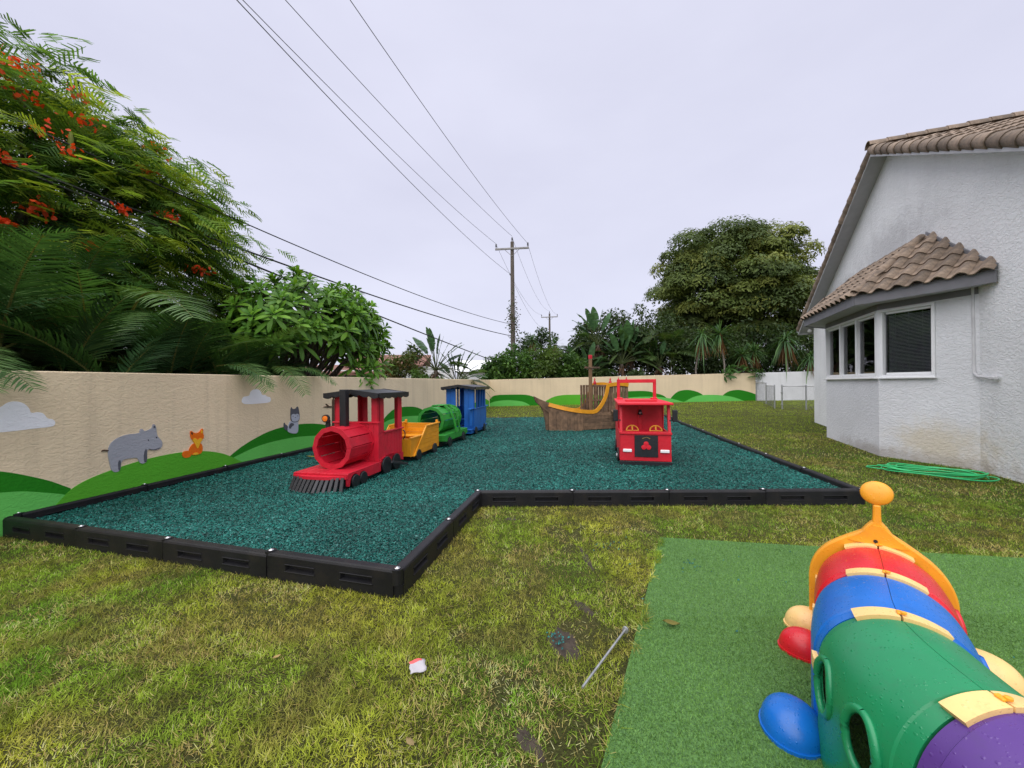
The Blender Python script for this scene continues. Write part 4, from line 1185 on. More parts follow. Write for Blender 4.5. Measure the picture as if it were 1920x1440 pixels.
for sg in (-1, 1):
    lad = None
    prof = [(.50, .30), (.43, .62), (.33, .90), (.16, 1.01), (0, 1.03)]
    for y in (.80, 1.08):
        mb = MB()
        for (a, b) in zip(prof[:-1], prof[1:]):
            mb.prism([(sg * (a[0] + .03), a[1]), (sg * (b[0] + .03), b[1] + .02), (sg * (b[0] - .01), b[1] - .02), (sg * (a[0] - .01), a[1])], y - .02, y + .02, 'xz')
        o = mb.build('ladder_rail', G_, grn)
    for t in np.linspace(.08, .92, 6):
        u = t * 4; i = min(int(u), 3); f = u - i
        p = [prof[i][k] + (prof[i + 1][k] - prof[i][k]) * f for k in (0, 1)]
        MB().box((sg * (p[0] + .012), .94, p[1]), (.034, .28, .03), b=.004).build('ladder_rung', G_, grn)
MB().box((0, .94, 1.03), (.30, .5, .025), b=.004).build('top_board', G_, grn)

# ---- blue caboose
blu = thing('train_caboose', 'tall blue wooden play train caboose with black roof, last in the train', 'play train', scaled(-1.72, 12.1), -TA * .92, scale=TS)
B_ = M['paint_blue']
for sg in (-1, 1):
    for i in range(2):
        w = .155
        MB().box((sg * (.45 - w * (i + .5)), .25, .80), (w - .004, .026, 1.34), b=.003).build('plank', B_, blu)
        MB().box((sg * (.45 - w * (i + .5)), 1.72, .80), (w - .004, .026, 1.34), b=.003).build('plank', B_, blu)
    for i in range(8):
        w = 1.44 / 8
        MB().box((sg * .452, .265 + w * (i + .5), .47), (.024, w - .004, .68), b=.003).build('plank', B_, blu)
    MB().box((sg * .455, .98, .82), (.07, 1.52, .028), b=.004).build('side_sill', B_, blu)
    for y in (.30, .66, 1.02, 1.36, 1.67): MB().box((sg * .44, y, 1.15), (.05, .10 if y in (.30, 1.67) else .055, .64), b=.004).build('post', B_, blu)
    wheel(blu, sg * .475, .45, .10, .13); wheel(blu, sg * .475, 1.5, .10, .13)
    MB().box((sg * .40, .14, .56), (.09, .06, .56), b=.005).build('platform_post', B_, blu); MB().box((sg * .40, 1.86, .56), (.09, .06, .56), b=.005).build('platform_post', B_, blu)
    MB().box((sg * .42, .06, .83), (.12, .36, .03), b=.004).build('platform_rail', B_, blu); MB().box((sg * .42, 1.9, .83), (.12, .36, .03), b=.004).build('platform_rail', B_, blu)
plankrow(blu, 8, -.45, .45, lambda x, w: MB().box((x, .98, .17), (w - .006, 2.0, .03), b=.004), B_, 'deck_plank')
MB().box((0, .98, .10), (.86, 1.9, .10)).build('chassis', B_, blu)
MB().box((0, 1.0, .42), (.86, .36, .03), b=.004).build('seat', B_, blu)
train_roof(blu, .06, 1.92, .56, 1.46, .08)

# ================================================================== play fire truck
trk = thing('play_fire_truck', 'red wooden play fire truck with black grille facing the camera', 'play truck', scaled(2.57, 7.44), -rad(13), scale=TS)
T_ = M['paint_truck_red']; K_ = M['paint_black']; HT = .475; LT = 2.2
mb = MB(); mb.prism([(-HT, .09), (HT, .09), (HT - .01, .60), (-HT + .01, .60)], 0, .026, 'xz'); mb.build('nose_board', T_, trk)
mb = MB(); mb.box((0, .012, .03), (2 * HT + .02, .06, .10), b=.006); mb.build('bumper', K_, trk)
MB().box((0, .10, .622), (2 * HT + .02, .25, .045), b=.006).build('dashboard', T_, trk)
gr_ = MB().box((.015, -.008, .375), (.43, .02, .42), b=.004).build('grille', K_, trk)
for (x, z) in ((.012, .425), (-.032, .357), (.058, .357)):
    MB().lathe([(.001, -.004), (.045, -.004), (.045, .006), (.001, .010)], 20, Matrix.Translation((x, -.024, z)) @ Matrix.Rotation(rad(90), 4, 'X')).build('emblem_disc', T_, gr_, smooth=35)
mb = MB()
for i in range(9):
    a = rad(150 - i * 15)
    mb.box((0, 0, 0), (.011, .003, .014), M=Matrix.Translation((.015 + .075 * math.cos(a), -.020, .50 + .045 * math.sin(a))) @ Matrix.Rotation(a - math.pi / 2, 4, 'Y').inverted())
mb.build('badge', M['gold_paint'], gr_)
for sg in (-1, 1):
    MB().box((sg * .345 + .01, -.012, .285), (.165, .03, .058), b=.008).build('headlight', M['white_lamp'], trk)
    mi = MB().box((sg * (HT + .075), .06, .96), (.095, .035, .23), b=.008).build('mirror', K_, trk)
    MB().box((sg * (HT + .02), .07, .87), (.09, .02, .02)).build('mirror_bracket', K_, mi)
    # side: low board, screen post, door post, high rear body
    mb = MB(); mb.prism([(.03, .09), (LT, .09), (LT, .62), (.03, .62)], sg * (HT - .024), sg * HT, 'yz'); mb.build('side_board', T_, trk)
    mb = MB(); mb.prism([(.02, .62), (.10, .62), (.22, 1.17), (.13, 1.17)], sg * (HT - .05), sg * (HT - .002), 'yz'); mb.build('screen_post', T_, trk)
    mb = MB(); mb.prism([(.92, .62), (LT, .62), (LT, 1.17), (.86, 1.17)], sg * (HT - .026), sg * (HT - .002), 'yz'); mb.build('rear_side_board', T_, trk)
    wheel(trk, sg * (HT + .02), .45, .10, .17); wheel(trk, sg * (HT + .02), 1.72, .10, .17)
    mb = MB(); mb.lathe([(.001, -.01), (.05, -.01), (.05, .01), (.001, .014)], 14, Matrix.Translation((sg * (HT + .045), .45, .10)) @ Matrix.Rotation(rad(90 * sg), 4, 'Y')); mb.build('wheel_hub', M['galvanised'], trk, smooth=35)
    # yellow steering wheel
    mb = MB(); pts = [(.115 * math.cos(t), .115 * math.sin(t), 0) for t in np.linspace(0, 2 * math.pi, 25)]
    Mx = Matrix.Translation((sg * .225 + .01, .30, .635)) @ Matrix.Rotation(rad(62), 4, 'X')
    mb.tube(pts, .014, 6, M=Mx, cap=False); mb.box((0, 0, 0), (.22, .03, .014), M=Mx, b=.003); mb.box((0, .05, 0), (.03, .11, .014), M=Mx, b=.003)
    mb.build('steering_wheel', M['paint_yellow'], trk, smooth=40)
MB().box((0, .92, .66), (2 * HT - .06, .024, 1.0), b=.003).build('cab_back', T_, trk)
cp = MB().box((-.015, .89, .83), (.075, .03, .62), b=.004).build('centre_post', T_, trk)
mb = MB(); mb.lathe([(.001, .06), (.02, .06), (.035, .03), (.04, -.01), (.06, -.045), (.055, -.05), (.001, -.045)], 16, Matrix.Translation((-.015, .845, .97))); bl_ = mb.build('bell', K_, trk, smooth=40)
mb = MB(); mb.lathe([(.001, -.004), (.024, -.004), (.001, .008)], 12, Matrix.Translation((-.015, .797, .955)) @ Matrix.Rotation(rad(90), 4, 'X')); mb.build('bell_plate', M['bolt_steel'], bl_)
mb = MB(); mb.tube([(-.015, .85, .925), (-.012, .845, .88), (-.018, .85, .86)], .006, 5); mb.build('bell_cord', K_, bl_)
MB().box((0, 1.08, 1.192), (2 * HT + .07, 2.28, .045), b=.008).build('roof_board', T_, trk)
MB().box((-.02, .62, 1.232), (.62, .20, .034), b=.006).build('roof_plank', T_, trk)
MB().box((0, .5, .36), (.85, .5, .03)).build('seat', T_, trk); MB().box((0, 1.1, .14), (.85, 2.0, .05)).build('floor_board', T_, trk); MB().box((0, LT - .02, .63), (2 * HT - .06, .024, 1.07)).build('rear_board', T_, trk)
ar = MB().box((0, 1.86, 1.645), (.90, .06, .085), b=.006).build('ladder_arch', T_, trk)
for sg in (-1, 1):
    MB().box((sg * .415, 1.86, 1.42), (.07, .055, .37), b=.006).build('arch_post', T_, ar)
    MB().box((sg * .39, 1.80, 1.232), (.13, .22, .035), b=.005).build('arch_foot', T_, ar)

# ================================================================== play ship
shp = thing('play_ship', 'brown wooden play pirate ship with yellow curved rails behind the red truck', 'play ship', scaled(2.68, 13.3), rad(20), scale=TS)
WW = M['weathered_wood']; BEAM = 1.1
def sheer(x):
    """height of the bulwark along the hull"""
    if x < .20: return .62 + .26 * ((.20 - x) / 1.5) ** 2
    if x < .72: 
        t = (x - .20) / .52
        return .62 + .93 * (1 - math.sqrt(max(0, 1 - t * t)) * (1 - t * .25)) if t < 1 else 1.55
    return 1.53 + .05 * math.sin((x - .72) * 3.4)
def hull_y(x, side):
    """plan line of the sides: straight aft, closing to the stem"""
    if x > -.25: return 0.0 if side < 0 else BEAM
    t = min(1, (-.25 - x) / 1.1)
    off = .5 * t ** 1.7
    return off if side < 0 else BEAM - off
for side in (-1, 1):
    # vertical planks round the bow
    nb = 10
    for i in range(nb):
        x0, x1 = -1.33 + i * .108, -1.33 + (i + 1) * .108
        y0, y1 = hull_y(x0, side), hull_y(x1, side)
        d = Vector((x1 - x0, y1 - y0)).normalized(); no = Vector((d.y, -d.x)) * (1 if side < 0 else -1)
        q = [(x0 + .003, y0), (x1 - .003, y1), (x1 - .003 - no.x * .024, y1 - no.y * .024), (x0 + .003 - no.x * .024, y0 - no.y * .024)]
        z0, z1 = sheer(x0) - .03, sheer(x1) - .03
        mb = MB(); mb.add([(*p, -.04) for p in q] + [(*q[0], z0), (*q[1], z1), (*q[2], z1), (*q[3], z0)], [(0, 3, 2, 1), (4, 5, 6, 7), (0, 1, 5, 4), (1, 2, 6, 5), (2, 3, 7, 6), (3, 0, 4, 7)])
        mb.build('hull_plank', WW, shp)
    # horizontal planks amidships and aft
    yy = 0 if side < 0 else BEAM
    for i in range(5):
        MB().box((.68, yy + .012 * (1 if side < 0 else -1), .055 + i * .118), (1.84, .024, .114), b=.004).build('hull_plank', WW, shp)
    for i in range(7):      # boards filling the rise to the castle
        x0, x1 = .27 + i * .065, .27 + (i + 1) * .065
        z0, z1 = sheer(x0), sheer(x1)
        if z1 > .66:
            mb = MB(); mb.prism([(x0, .6), (x1 - .003, .6), (x1 - .003, z1 - .02), (x0, max(.61, z0 - .02))], yy, yy + .022 * (1 if side < 0 else -1), 'xz'); mb.build('rise_board', WW, shp)
    # yellow rail following the sheer
    mb = MB(); xs_ = [-1.33, -1.1, -.85, -.6, -.35, -.1, .12, .24, .33, .42, .50, .57, .63, .68, .71, .74, .85, 1.0, 1.15, 1.3, 1.45, 1.6]
    top, bot = [], []
    for i, x in enumerate(xs_):
        a = Vector((xs_[max(i - 1, 0)], sheer(xs_[max(i - 1, 0)]))); b = Vector((xs_[min(i + 1, len(xs_) - 1)], sheer(xs_[min(i + 1, len(xs_) - 1)])))
        t = (b - a).normalized(); nn = Vector((-t.y, t.x))
        c = Vector((x, sheer(x)))
        top.append(c + nn * .055); bot.append(c - nn * .075)
    vv, ff = [], []
    so = -.014 if side < 0 else .014
    for i, x in enumerate(xs_):
        hy = hull_y(x, side)
        for p in (top[i], bot[i]):
            vv += [(p.x, hy + so * 2.0, p.y), (p.x, hy - so * .2, p.y)]
    for i in range(len(xs_) - 1):
        a, b = i * 4, i * 4 + 4
        ff += [(a, b, b + 2, a + 2), (a + 1, a + 3, b + 3, b + 1), (a, a + 1, b + 1, b), (a + 2, b + 2, b + 3, a + 3)]
    ff += [(0, 2, 3, 1), (len(vv) - 4, len(vv) - 3, len(vv) - 1, len(vv) - 2)]
    mb.add(vv, ff); mb.build('curved_rail', M['paint_yellow'], shp)
    # castle: slats and posts
    n_s = 12 if side > 0 else 9
    for i in range(n_s):
        x = .62 + i * .11 if side < 0 else .30 + i * .115
        if side < 0 and x < .8: continue
        MB().box((x, yy - side * .03, 1.06), (.085, .03, .96), b=.004).build('castle_slat', WW, shp)
    MB().box((1.1, yy - side * .055, 1.50), (1.05, .03, .07), b=.004).build('castle_rail', WW, shp)
    MB().box((1.1, yy - side * .055, .95), (1.05, .03, .07), b=.004).build('castle_rail', WW, shp)
    MB().box((1.56, yy - side * .05, .8), (.09, .09, 1.5), b=.008).build('castle_post', WW, shp)
for i in range(6): MB().box((1.60, .05 + i * .2, .33), (.026, .19, .62), b=.004).build('transom_plank', WW, shp)
for i in range(9): MB().box((-.25 + i * .2, BEAM / 2, .20), (.19, BEAM - .08, .026), b=.004).build('deck_plank', WW, shp)
# stem board with the raised prow
mb = MB(); mb.prism([(-1.30, -.05), (-1.30, .90), (-1.33, .955), (-1.50, 1.0), (-1.86, 1.17), (-1.85, 1.10), (-1.78, .96), (-1.62, .83), (-1.52, .66), (-1.45, .35), (-1.40, -.05)], BEAM / 2 - .035, BEAM / 2 + .035, 'xz'); mb.build('stem', WW, shp)
for side in (-1, 1):
    mb = MB()
    y_ = BEAM / 2 + side * .05
    mb.add([(-1.31, y_ + side * .02, .58), (-1.31, y_ + side * .02, .93), (-1.78, y_ - side * .012, 1.12), (-1.60, y_ - side * .012, .80), (-1.31, y_ - side * .012, .58), (-1.31, y_ - side * .012, .93)], [(0, 1, 2, 3), (3, 2, 5, 4), (1, 5, 2), (0, 3, 4)]); mb.build('prow_cheek', WW, shp)
ms = MB().box((.42, .62, 1.35), (.10, .10, 2.4), b=.008).build('mast', M['mast_wood'], shp)
MB().box((.42, .62, 2.56), (.112, .112, .14), b=.01).build('mast_cap', M['paint_red'], ms)
MB().box((.46, .56, 2.17), (.62, .05, .065), b=.006).build('yard_arm', WW, ms)
def finial(parent, x, y, z):
    MB().lathe([(.055, 0), (.06, .05), (.05, .10), (.025, .13), (.02, .15), (.035, .165), (.035, .185), (.015, .20), (.018, .23), (.001, .26)], 12, Matrix.Translation((x, y, z))).build('finial', M['paint_red'], parent, smooth=40)
for (x, y) in ((.90, BEAM), (1.56, .52), (1.56, BEAM - .05), (1.56, .05)): finial(shp, x, y, 1.56)
MB().box((.90, BEAM - .02, .8), (.09, .09, 1.52), b=.008).build('castle_post', WW, shp); MB().box((1.56, .52, .8), (.09, .09, 1.52), b=.008).build('castle_post', WW, shp)
mb = MB(); mb.add([(.85, -.02, .66), (1.12, -.02, .66), (1.30, -.75, .02), (1.0, -.75, .02), (.85, -.02, .63), (1.12, -.02, .63), (1.30, -.75, -.02), (1.0, -.75, -.02)], [(0, 1, 2, 3), (7, 6, 5, 4), (0, 3, 7, 4), (1, 5, 6, 2), (3, 2, 6, 7), (0, 4, 5, 1)]); mb.build('boarding_ramp', WW, shp)

# ================================================================== caterpillar tunnel
cat = thing('caterpillar_tunnel', 'plastic caterpillar crawl tunnel in red, blue, green and purple on the artificial turf', 'play tunnel', (2.142, 2.265, 0.012), -rad(40))
RC = 0.272; ZC = 0.62 - RC             # arch radius and springing height; local y = 0 at the head, body runs to -y
LOW = math.pi / 2 + ZC / RC
def pf(a, r):
    """arch profile by arc angle from the crown: round above, straight sides down to the ground"""
    if abs(a) <= math.pi / 2: return r * math.sin(a), ZC + r * math.cos(a)
    return math.copysign(r, a), max(0.0, ZC - (abs(a) - math.pi / 2) * RC)
def shell(r_of_y, ys, a0, a1, na, th=.014):
    """part of the tunnel wall with thickness"""
    mb = MB(); vv, ff = [], []
    n = na + 1
    for dr in (0, -th):
        for y in ys:
            for i in range(n):
                x, z = pf(a0 + (a1 - a0) * i / na, r_of_y(y) + dr)
                vv.append((x, y, z))
    m_ = len(ys)
    off = m_ * n
    for j in range(m_ - 1):
        for i in range(na):
            a = j * n + i
            ff.append((a, a + 1, a + n + 1, a + n))
            ff.append((off + a, off + a + n, off + a + n + 1, off + a + 1))
        for i in (0, na):
            a = j * n + i
            q = (a, a + n, off + a + n, off + a)
            ff.append(q if i == 0 else tuple(reversed(q)))
    for i in range(na):
        for j in (0, m_ - 1):
            a = j * n + i
            q = (a, off + a, off + a + 1, a + 1)
            ff.append(q if j == 0 else tuple(reversed(q)))
    mb.add(vv, ff)
    return mb
def segment(y1, y0, mat, bulge=.012):
    """two half shells meeting at the crown; stepped lips at both ends, belly slightly swollen"""
    L_ = y1 - y0
    def r(y):
        t = (y - y0) / L_
        lip = .006 if (t < .09 or t > .91) else 0
        return RC + bulge * max(0.0, math.sin(math.pi * t)) ** .7 - lip
    ys = [y0, y0 + .085 * L_, y0 + .095 * L_] + [y0 + L_ * t for t in np.linspace(.16, .84, 13)] + [y0 + .905 * L_, y0 + .915 * L_, y1]
    out = []
    for sg in (-1, 1):
        a0, a1 = (-LOW, -.004) if sg < 0 else (.004, LOW)
        out.append(shell(r, ys, a0, a1, 34).build('half_shell', M[mat], cat, smooth=40))
    return out
SEG = [('cat_red', -.045, -.455), ('cat_blue', -.462, -.885), ('cat_green', -.892, -1.335), ('cat_purple', -1.342, -1.78), ('cat_red', -1.787, -2.2)]
shells = {}
for i, (m_, a, b) in enumerate(SEG): shells[i] = segment(a, b, m_)
# oval peep holes cut through the side walls, with raised rims
def peephole(o, y, sg, z, ry, rz, mat):
    cu = MB(); cu.prism([(y + ry * math.sin(t), z + rz * math.cos(t)) for t in np.linspace(0, 2 * math.pi, 29)[:-1]], sg * (RC - .06), sg * (RC + .06), 'yz')
    def outward(me_):
        bm = bmesh.new(); bm.from_mesh(me_); bmesh.ops.recalc_face_normals(bm, faces=bm.faces); bm.to_mesh(me_); bm.free()
    cm = cu.mesh('cutter'); outward(cm); outward(o.data)
    c = bpy.data.objects.new('cutter', cm); COL.objects.link(c); c.parent = cat
    bpy.context.view_layer.update()
    md = o.modifiers.new('cut', 'BOOLEAN'); md.operation = 'DIFFERENCE'; md.object = c; md.solver = 'EXACT'
    dg = bpy.context.evaluated_depsgraph_get()
    me = bpy.data.meshes.new_from_object(o.evaluated_get(dg))
    o.modifiers.clear(); o.data = me
    bpy.data.objects.remove(c)
    rim = MB(); pts = []
    for t in np.linspace(0, 2 * math.pi, 37):
        zz = z + rz * 1.06 * math.cos(t)
        x = RC + .010 if zz < ZC else math.sqrt(max(0, (RC + .010) ** 2 - (zz - ZC) ** 2))
        pts.append((sg * x, y + ry * 1.08 * math.sin(t), zz))
    rim.tube(pts, .014, 8, cap=False)
    rim.build('hole_rim', M[mat], o, smooth=True)
peephole(shells[2][0], -1.01, -1, .335, .055, .098, 'cat_green')
peephole(shells[2][0], -1.205, -1, .335, .055, .098, 'cat_green')
peephole(shells[1][1], -.67, 1, .335, .055, .098, 'cat_blue')
peephole(shells[0][1], -.25, 1, .335, .055, .098, 'cat_red')
# clips that bridge the seams: two halves on the crown, small ones low on the sides
def strip(y, a0, a1, ln, mat='cat_clip', name='clip', r=RC + .014):
    return shell(lambda yy: r, [y - ln / 2, y - ln / 2 + .008, y + ln / 2 - .008, y + ln / 2], a0, a1, 10, th=.02).build(name, M[mat], cat, smooth=40)
for y in (-.048, -.459, -.889, -1.339):
    strip(y, rad(-31), rad(-.8), .062); strip(y, rad(.8), rad(31), .062)
    sc_ = MB(); sc_.box((0, y, ZC + RC + .018), (.018, .026, .010), b=.003); sc_.lathe([(.001, 0), (.010, .0), (.010, .007), (.001, .009)], 10, Matrix.Translation((.010, y - .010, ZC + RC + .02))); sc_.build('clip_screw', M['cat_orange'], cat)
    for sg in (-1, 1): strip(y, rad(sg * 86), rad(sg * 98), .05)
# head collar with the antenna
RO, TOPZ = RC + .048, .86
def collar():
    pts = []
    for t in np.linspace(-LOW, LOW, 81):
        x, z = pf(t, RO)
        ax = abs(x)
        if ax < .20 and z > ZC: z += .052 * ((.20 - max(ax, .022)) / .178) ** 1.7 + .075 * max(0, (.075 - ax) / .053) ** 2   # flares up into the antenna stem
        pts.append((x, z))
    left = [p for p in pts if p[0] < -.024]; right = [p for p in pts if p[0] > .024]
    zs_ = left[-1][1]
    out = left + [(-.021, zs_ + .03), (-.0185, zs_ + .06), (-.0175, TOPZ), (.0175, TOPZ), (.0185, zs_ + .06), (.021, zs_ + .03)] + right
    inner = [pf(t, RC - .03) for t in np.linspace(LOW, -LOW, 61)]
    return out, inner
out_p, in_p = collar()
mb = MB(); mb.prism(out_p + in_p, -.02, .035, 'xz')
co = mb.build('head_collar', M['cat_orange'], cat)
md = co.modifiers.new('round', 'BEVEL'); md.width = .009; md.segments = 2; md.limit_method = 'ANGLE'; md.angle_limit = rad(50)
mb = MB(); zt = ZC + RC      # raised plate across the forehead, then the antenna disc
mb.prism([(-.13, zt + .016), (-.10, zt + .010), (0, zt + .006), (.10, zt + .010), (.13, zt + .016), (.075, zt + .062), (.016, zt + .12), (-.016, zt + .12), (-.075, zt + .062)], -.030, -.02, 'xz'); mb.build('forehead_plate', M['cat_orange'], cat)
mb = MB(); mb.lathe([(.001, -.020), (.037, -.018), (.062, -.009), (.069, .0), (.063, .009), (.037, .017), (.001, .019)], 28, Matrix.Translation((0, .006, .925)) @ Matrix.Rotation(rad(90 - 12), 4, 'X') @ Matrix.Scale(1.08, 4, (1, 0, 0))); mb.build('antenna_disc', M['cat_orange'], cat, smooth=True)
mb = MB(); mb.lathe([(.001, 0), (.010, 0), (.010, .004), (.001, .004)], 10, Matrix.Translation((-.008, -.031, zt + .030)) @ Matrix.Rotation(rad(90), 4, 'X')); mb.build('screw_hole', M['paint_black'], cat)
def foot(y, side, mat, s=1.0, out=.0):
    mb = MB(); vv, ff = [], []
    nu, nv = 24, 9
    for j in range(nv + 1):
        ph = math.pi / 2 * j / nv
        for i in range(nu):
            t = 2 * math.pi * i / nu
            rr = math.cos(ph) ** .8
            vv.append((side * (.135 * s) * math.cos(t) * rr, .105 * s * math.sin(t) * rr, .014 + .125 * s * math.sin(ph)))
    for j in range(nv):
        for i in range(nu):
            ff.append((j * nu + i, j * nu + (i + 1) % nu, (j + 1) * nu + (i + 1) % nu, (j + 1) * nu + i))
    o2 = len(vv)
    for z, k in ((.014, 1.05), (0.0, 1.05)):
        for i in range(nu):
            t = 2 * math.pi * i / nu
            vv.append((side * .135 * s * k * math.cos(t), .105 * s * k * math.sin(t), z))
    for i in range(nu):
        ff.append((i, (i + 1) % nu, o2 + (i + 1) % nu, o2 + i)); ff.append((o2 + i, o2 + (i + 1) % nu, o2 + nu + (i + 1) % nu, o2 + nu + i))
    mb.add(vv, ff, Matrix.Translation((side * (RC + .05 + out), y, 0)))
    return mb.build('foot', M[mat], cat, smooth=60)
foot(-.01, -1, 'cat_clip', .95); foot(-.02, 1, 'cat_clip', 1.25, .06); foot(-.29, -1, 'cat_red', .92, .01); foot(-.26, 1, 'cat_red'); foot(-.90, -1, 'cat_blue', .92, .04); foot(-.66, 1, 'cat_blue'); foot(-1.1, 1, 'cat_green'); foot(-1.55, -1, 'cat_purple'); foot(-1.5, 1, 'cat_purple')
# the tunnel bends: its rear half swings round towards the camera
bs = np.linspace(0, 2.6, 261)
bphi = np.radians(46) * np.clip((bs - .72) / .72, 0, 1) ** 1.1
bcx = np.concatenate([[0], np.cumsum(np.sin(bphi[:-1]) * .01)]); bcy = -np.concatenate([[0], np.cumsum(np.cos(bphi[:-1]) * .01)])
def bend(o):
    me = o.data
    co = np.empty(len(me.vertices) * 3, np.float32); me.vertices.foreach_get('co', co); co = co.reshape(-1, 3)
    s = np.clip(-co[:, 1], 0, 2.59)
    ph = np.interp(s, bs, bphi); cx = np.interp(s, bs, bcx); cy = np.interp(s, bs, bcy)
    xx = co[:, 0].copy(); fwd = np.maximum(co[:, 1], 0)
    co[:, 0] = cx + xx * np.cos(ph)
    co[:, 1] = cy + xx * np.sin(ph) + fwd
    me.vertices.foreach_set('co', co.ravel()); me.update()
    for c in o.children: bend(c)
for c in list(cat.children): bend(c)

# ================================================================== artificial turf, hose, stake, litter
TURF = np.array([(1.50, 3.95), (2.92, 3.70), (4.55, 3.42), (6.2, 3.14), (6.0, -3.0), (-1.85, -3.0), (0.36, 1.60), (0.95, 2.80)])
m, N, Lk, B = nodes_of('turf_mat')
ge = N.new('ShaderNodeNewGeometry'); nz = N.new('ShaderNodeTexNoise'); nz.inputs['Scale'].default_value = 120.0; nz.inputs['Detail'].default_value = 4.0
Lk.new(ge.outputs['Position'], nz.inputs['Vector'])
rp = N.new('ShaderNodeValToRGB'); rp.color_ramp.elements[0].position = .3; rp.color_ramp.elements[0].color = (.03, .085, .018, 1); rp.color_ramp.elements[1].position = .7; rp.color_ramp.elements[1].color = (.12, .27, .06, 1)
Lk.new(nz.outputs['Fac'], rp.inputs['Fac']); Lk.new(rp.outputs['Color'], B.inputs['Base Color']); B.inputs['Roughness'].default_value = .7
bp = N.new('ShaderNodeBump'); bp.inputs['Distance'].default_value = .01; Lk.new(nz.outputs['Fac'], bp.inputs['Height']); Lk.new(bp.outputs['Normal'], B.inputs['Normal'])
mb = MB(); mb.prism([tuple(p) for p in TURF], -.01, .012, 'xy'); struct(mb.build('turf_mat', m))
def turf_fibres():
    rng = np.random.default_rng(17)
    P = []
    for (y0, y1, dens) in ((-.3, 1.2, 5000), (1.2, 2.6, 21000), (2.6, 4.0, 13000)):
        n = int(dens * (y1 - y0) * 6.2)
        x = rng.uniform(-.3, 5.9, n); y = rng.uniform(y0, y1, n)
        k = in_poly(x, y, TURF) & (x < 1.75 * np.maximum(y, .3) + 1.0) & (x > -.2)
        P.append(np.stack([x[k], y[k]], -1))
    P = np.concatenate(P); n = len(P)
    a = rng.uniform(0, 2 * np.pi, n); le = rng.uniform(.2, 1.1, n)
    D = np.stack([np.cos(a) * np.sin(le), np.sin(a) * np.sin(le), np.cos(le)], -1)
    U = np.cross(D, rdirs(rng, n)); L = rng.uniform(.010, .022, n); W = rng.uniform(.0020, .0034, n)
    P3 = np.concatenate([P, np.full((n, 1), .011)], 1)
    Vv, T = leaf_arrays(P3, D, U, L, W * 1.25, (0, 1), (1, 0))
    Vv = Vv[:, :3]; T = np.array([(0, 1, 2)])
    v = rng.random(n)[:, None]
    dk = vnoise(P[:, 0] + 9, P[:, 1] + 9, .5, 4)[:, None]
    col = (np.array([.070, .165, .030]) * (1 - v) + np.array([.215, .40, .105]) * v) * (.78 + .4 * dk)
    V, F, C = stack([(Vv, T, col)])
    return np_mesh('turf_fibres', V, F, C)
tag(put('turf_fibres', turf_fibres(), M['turf_fibre'], kind='stuff'), 'short bright green artificial turf pile under the caterpillar', 'artificial grass')

def hose():
    rng = random.Random(5)
    pts = []
    c = Vector((7.02, 6.43)); ax = Vector((.72, -.69)); ay = Vector((.69, .72))
    n = 7
    for i in range(n * 36 + 1):
        t = 2 * math.pi * i / 36
        k = i / 36.0
        a = .60 + .07 * math.sin(k * 2.1) - .012 * k; b = .29 + .05 * math.sin(k * 1.7 + 1) - .008 * k
        o = Vector((.05 * math.sin(k * 1.3), .03 * math.cos(k * 1.9)))
        p = c + ax * ((a) * math.cos(t) + o.x) + ay * (b * math.sin(t) + o.y)
        z = .045 + .012 * k / 1.0 + .012 * math.sin(t * 3 + k)
        pts.append((p.x, p.y, z))
    tail = [(6.62, 6.82, .05), (6.50, 6.94, .045), (6.42, 7.05, .045), (6.44, 7.18, .04), (6.6, 7.2, .04), (6.9, 7.05, .05)]
    mb = MB(); mb.tube(pts, .0115, 6)
    mb.tube([(6.95, 6.95, .05), (6.72, 7.02, .045), (6.52, 7.06, .042), (6.42, 6.98, .042), (6.50, 6.84, .042), (6.75, 6.68, .05)], .0115, 6)
    return mb.mesh('garden_hose', True)
tag(put('garden_hose', hose(), M['hose_green']), 'coiled bright green garden hose lying on the lawn by the house', 'hose')

stk = thing('ground_stake', 'grey galvanised steel stake with a flat head lying on the grass', 'stake')
a, b = Vector((.348, 1.978, .035)), Vector((.697, 2.419, .045))
MB().tube([a, b], .0066, 8).build('shaft', M['galvanised'], stk, smooth=40)
d = (b - a).normalized()
MB().tube([b, b + d * .012], .019, 12).build('head', M['galvanised'], stk, smooth=40)

lb = thing('paper_label', 'crumpled white paper label with a red edge on the grass', 'litter', (-.534, 2.12, .05), rad(20))
g = MB(); vv, ff = [], []
for i in range(6):
    for j in range(6):
        x, y = (i / 5 - .5) * .085, (j / 5 - .5) * .075
        vv.append((x + .004 * math.sin(j * 2), y, .005 * math.sin(i * 1.3 + j * .9) + y * .25))
ff = [(i * 6 + j, i * 6 + j + 1, i * 6 + j + 7, i * 6 + j + 6) for i in range(5) for j in range(5)]
o = g.add(vv, ff).build('sheet', M['label_white'], lb, smooth=True); md = o.modifiers.new('th', 'SOLIDIFY'); md.thickness = .0015
g = MB(); g.add([(x, y + .0005, z + .0022) for (x, y, z) in (vv[4], vv[5], vv[10], vv[11], vv[16], vv[17], vv[22], vv[23], vv[28], vv[29])], [(0, 1, 3, 2), (2, 3, 5, 4), (4, 5, 7, 6), (6, 7, 9, 8)])
g.build('red_edge', M['label_red'], lb, smooth=True)

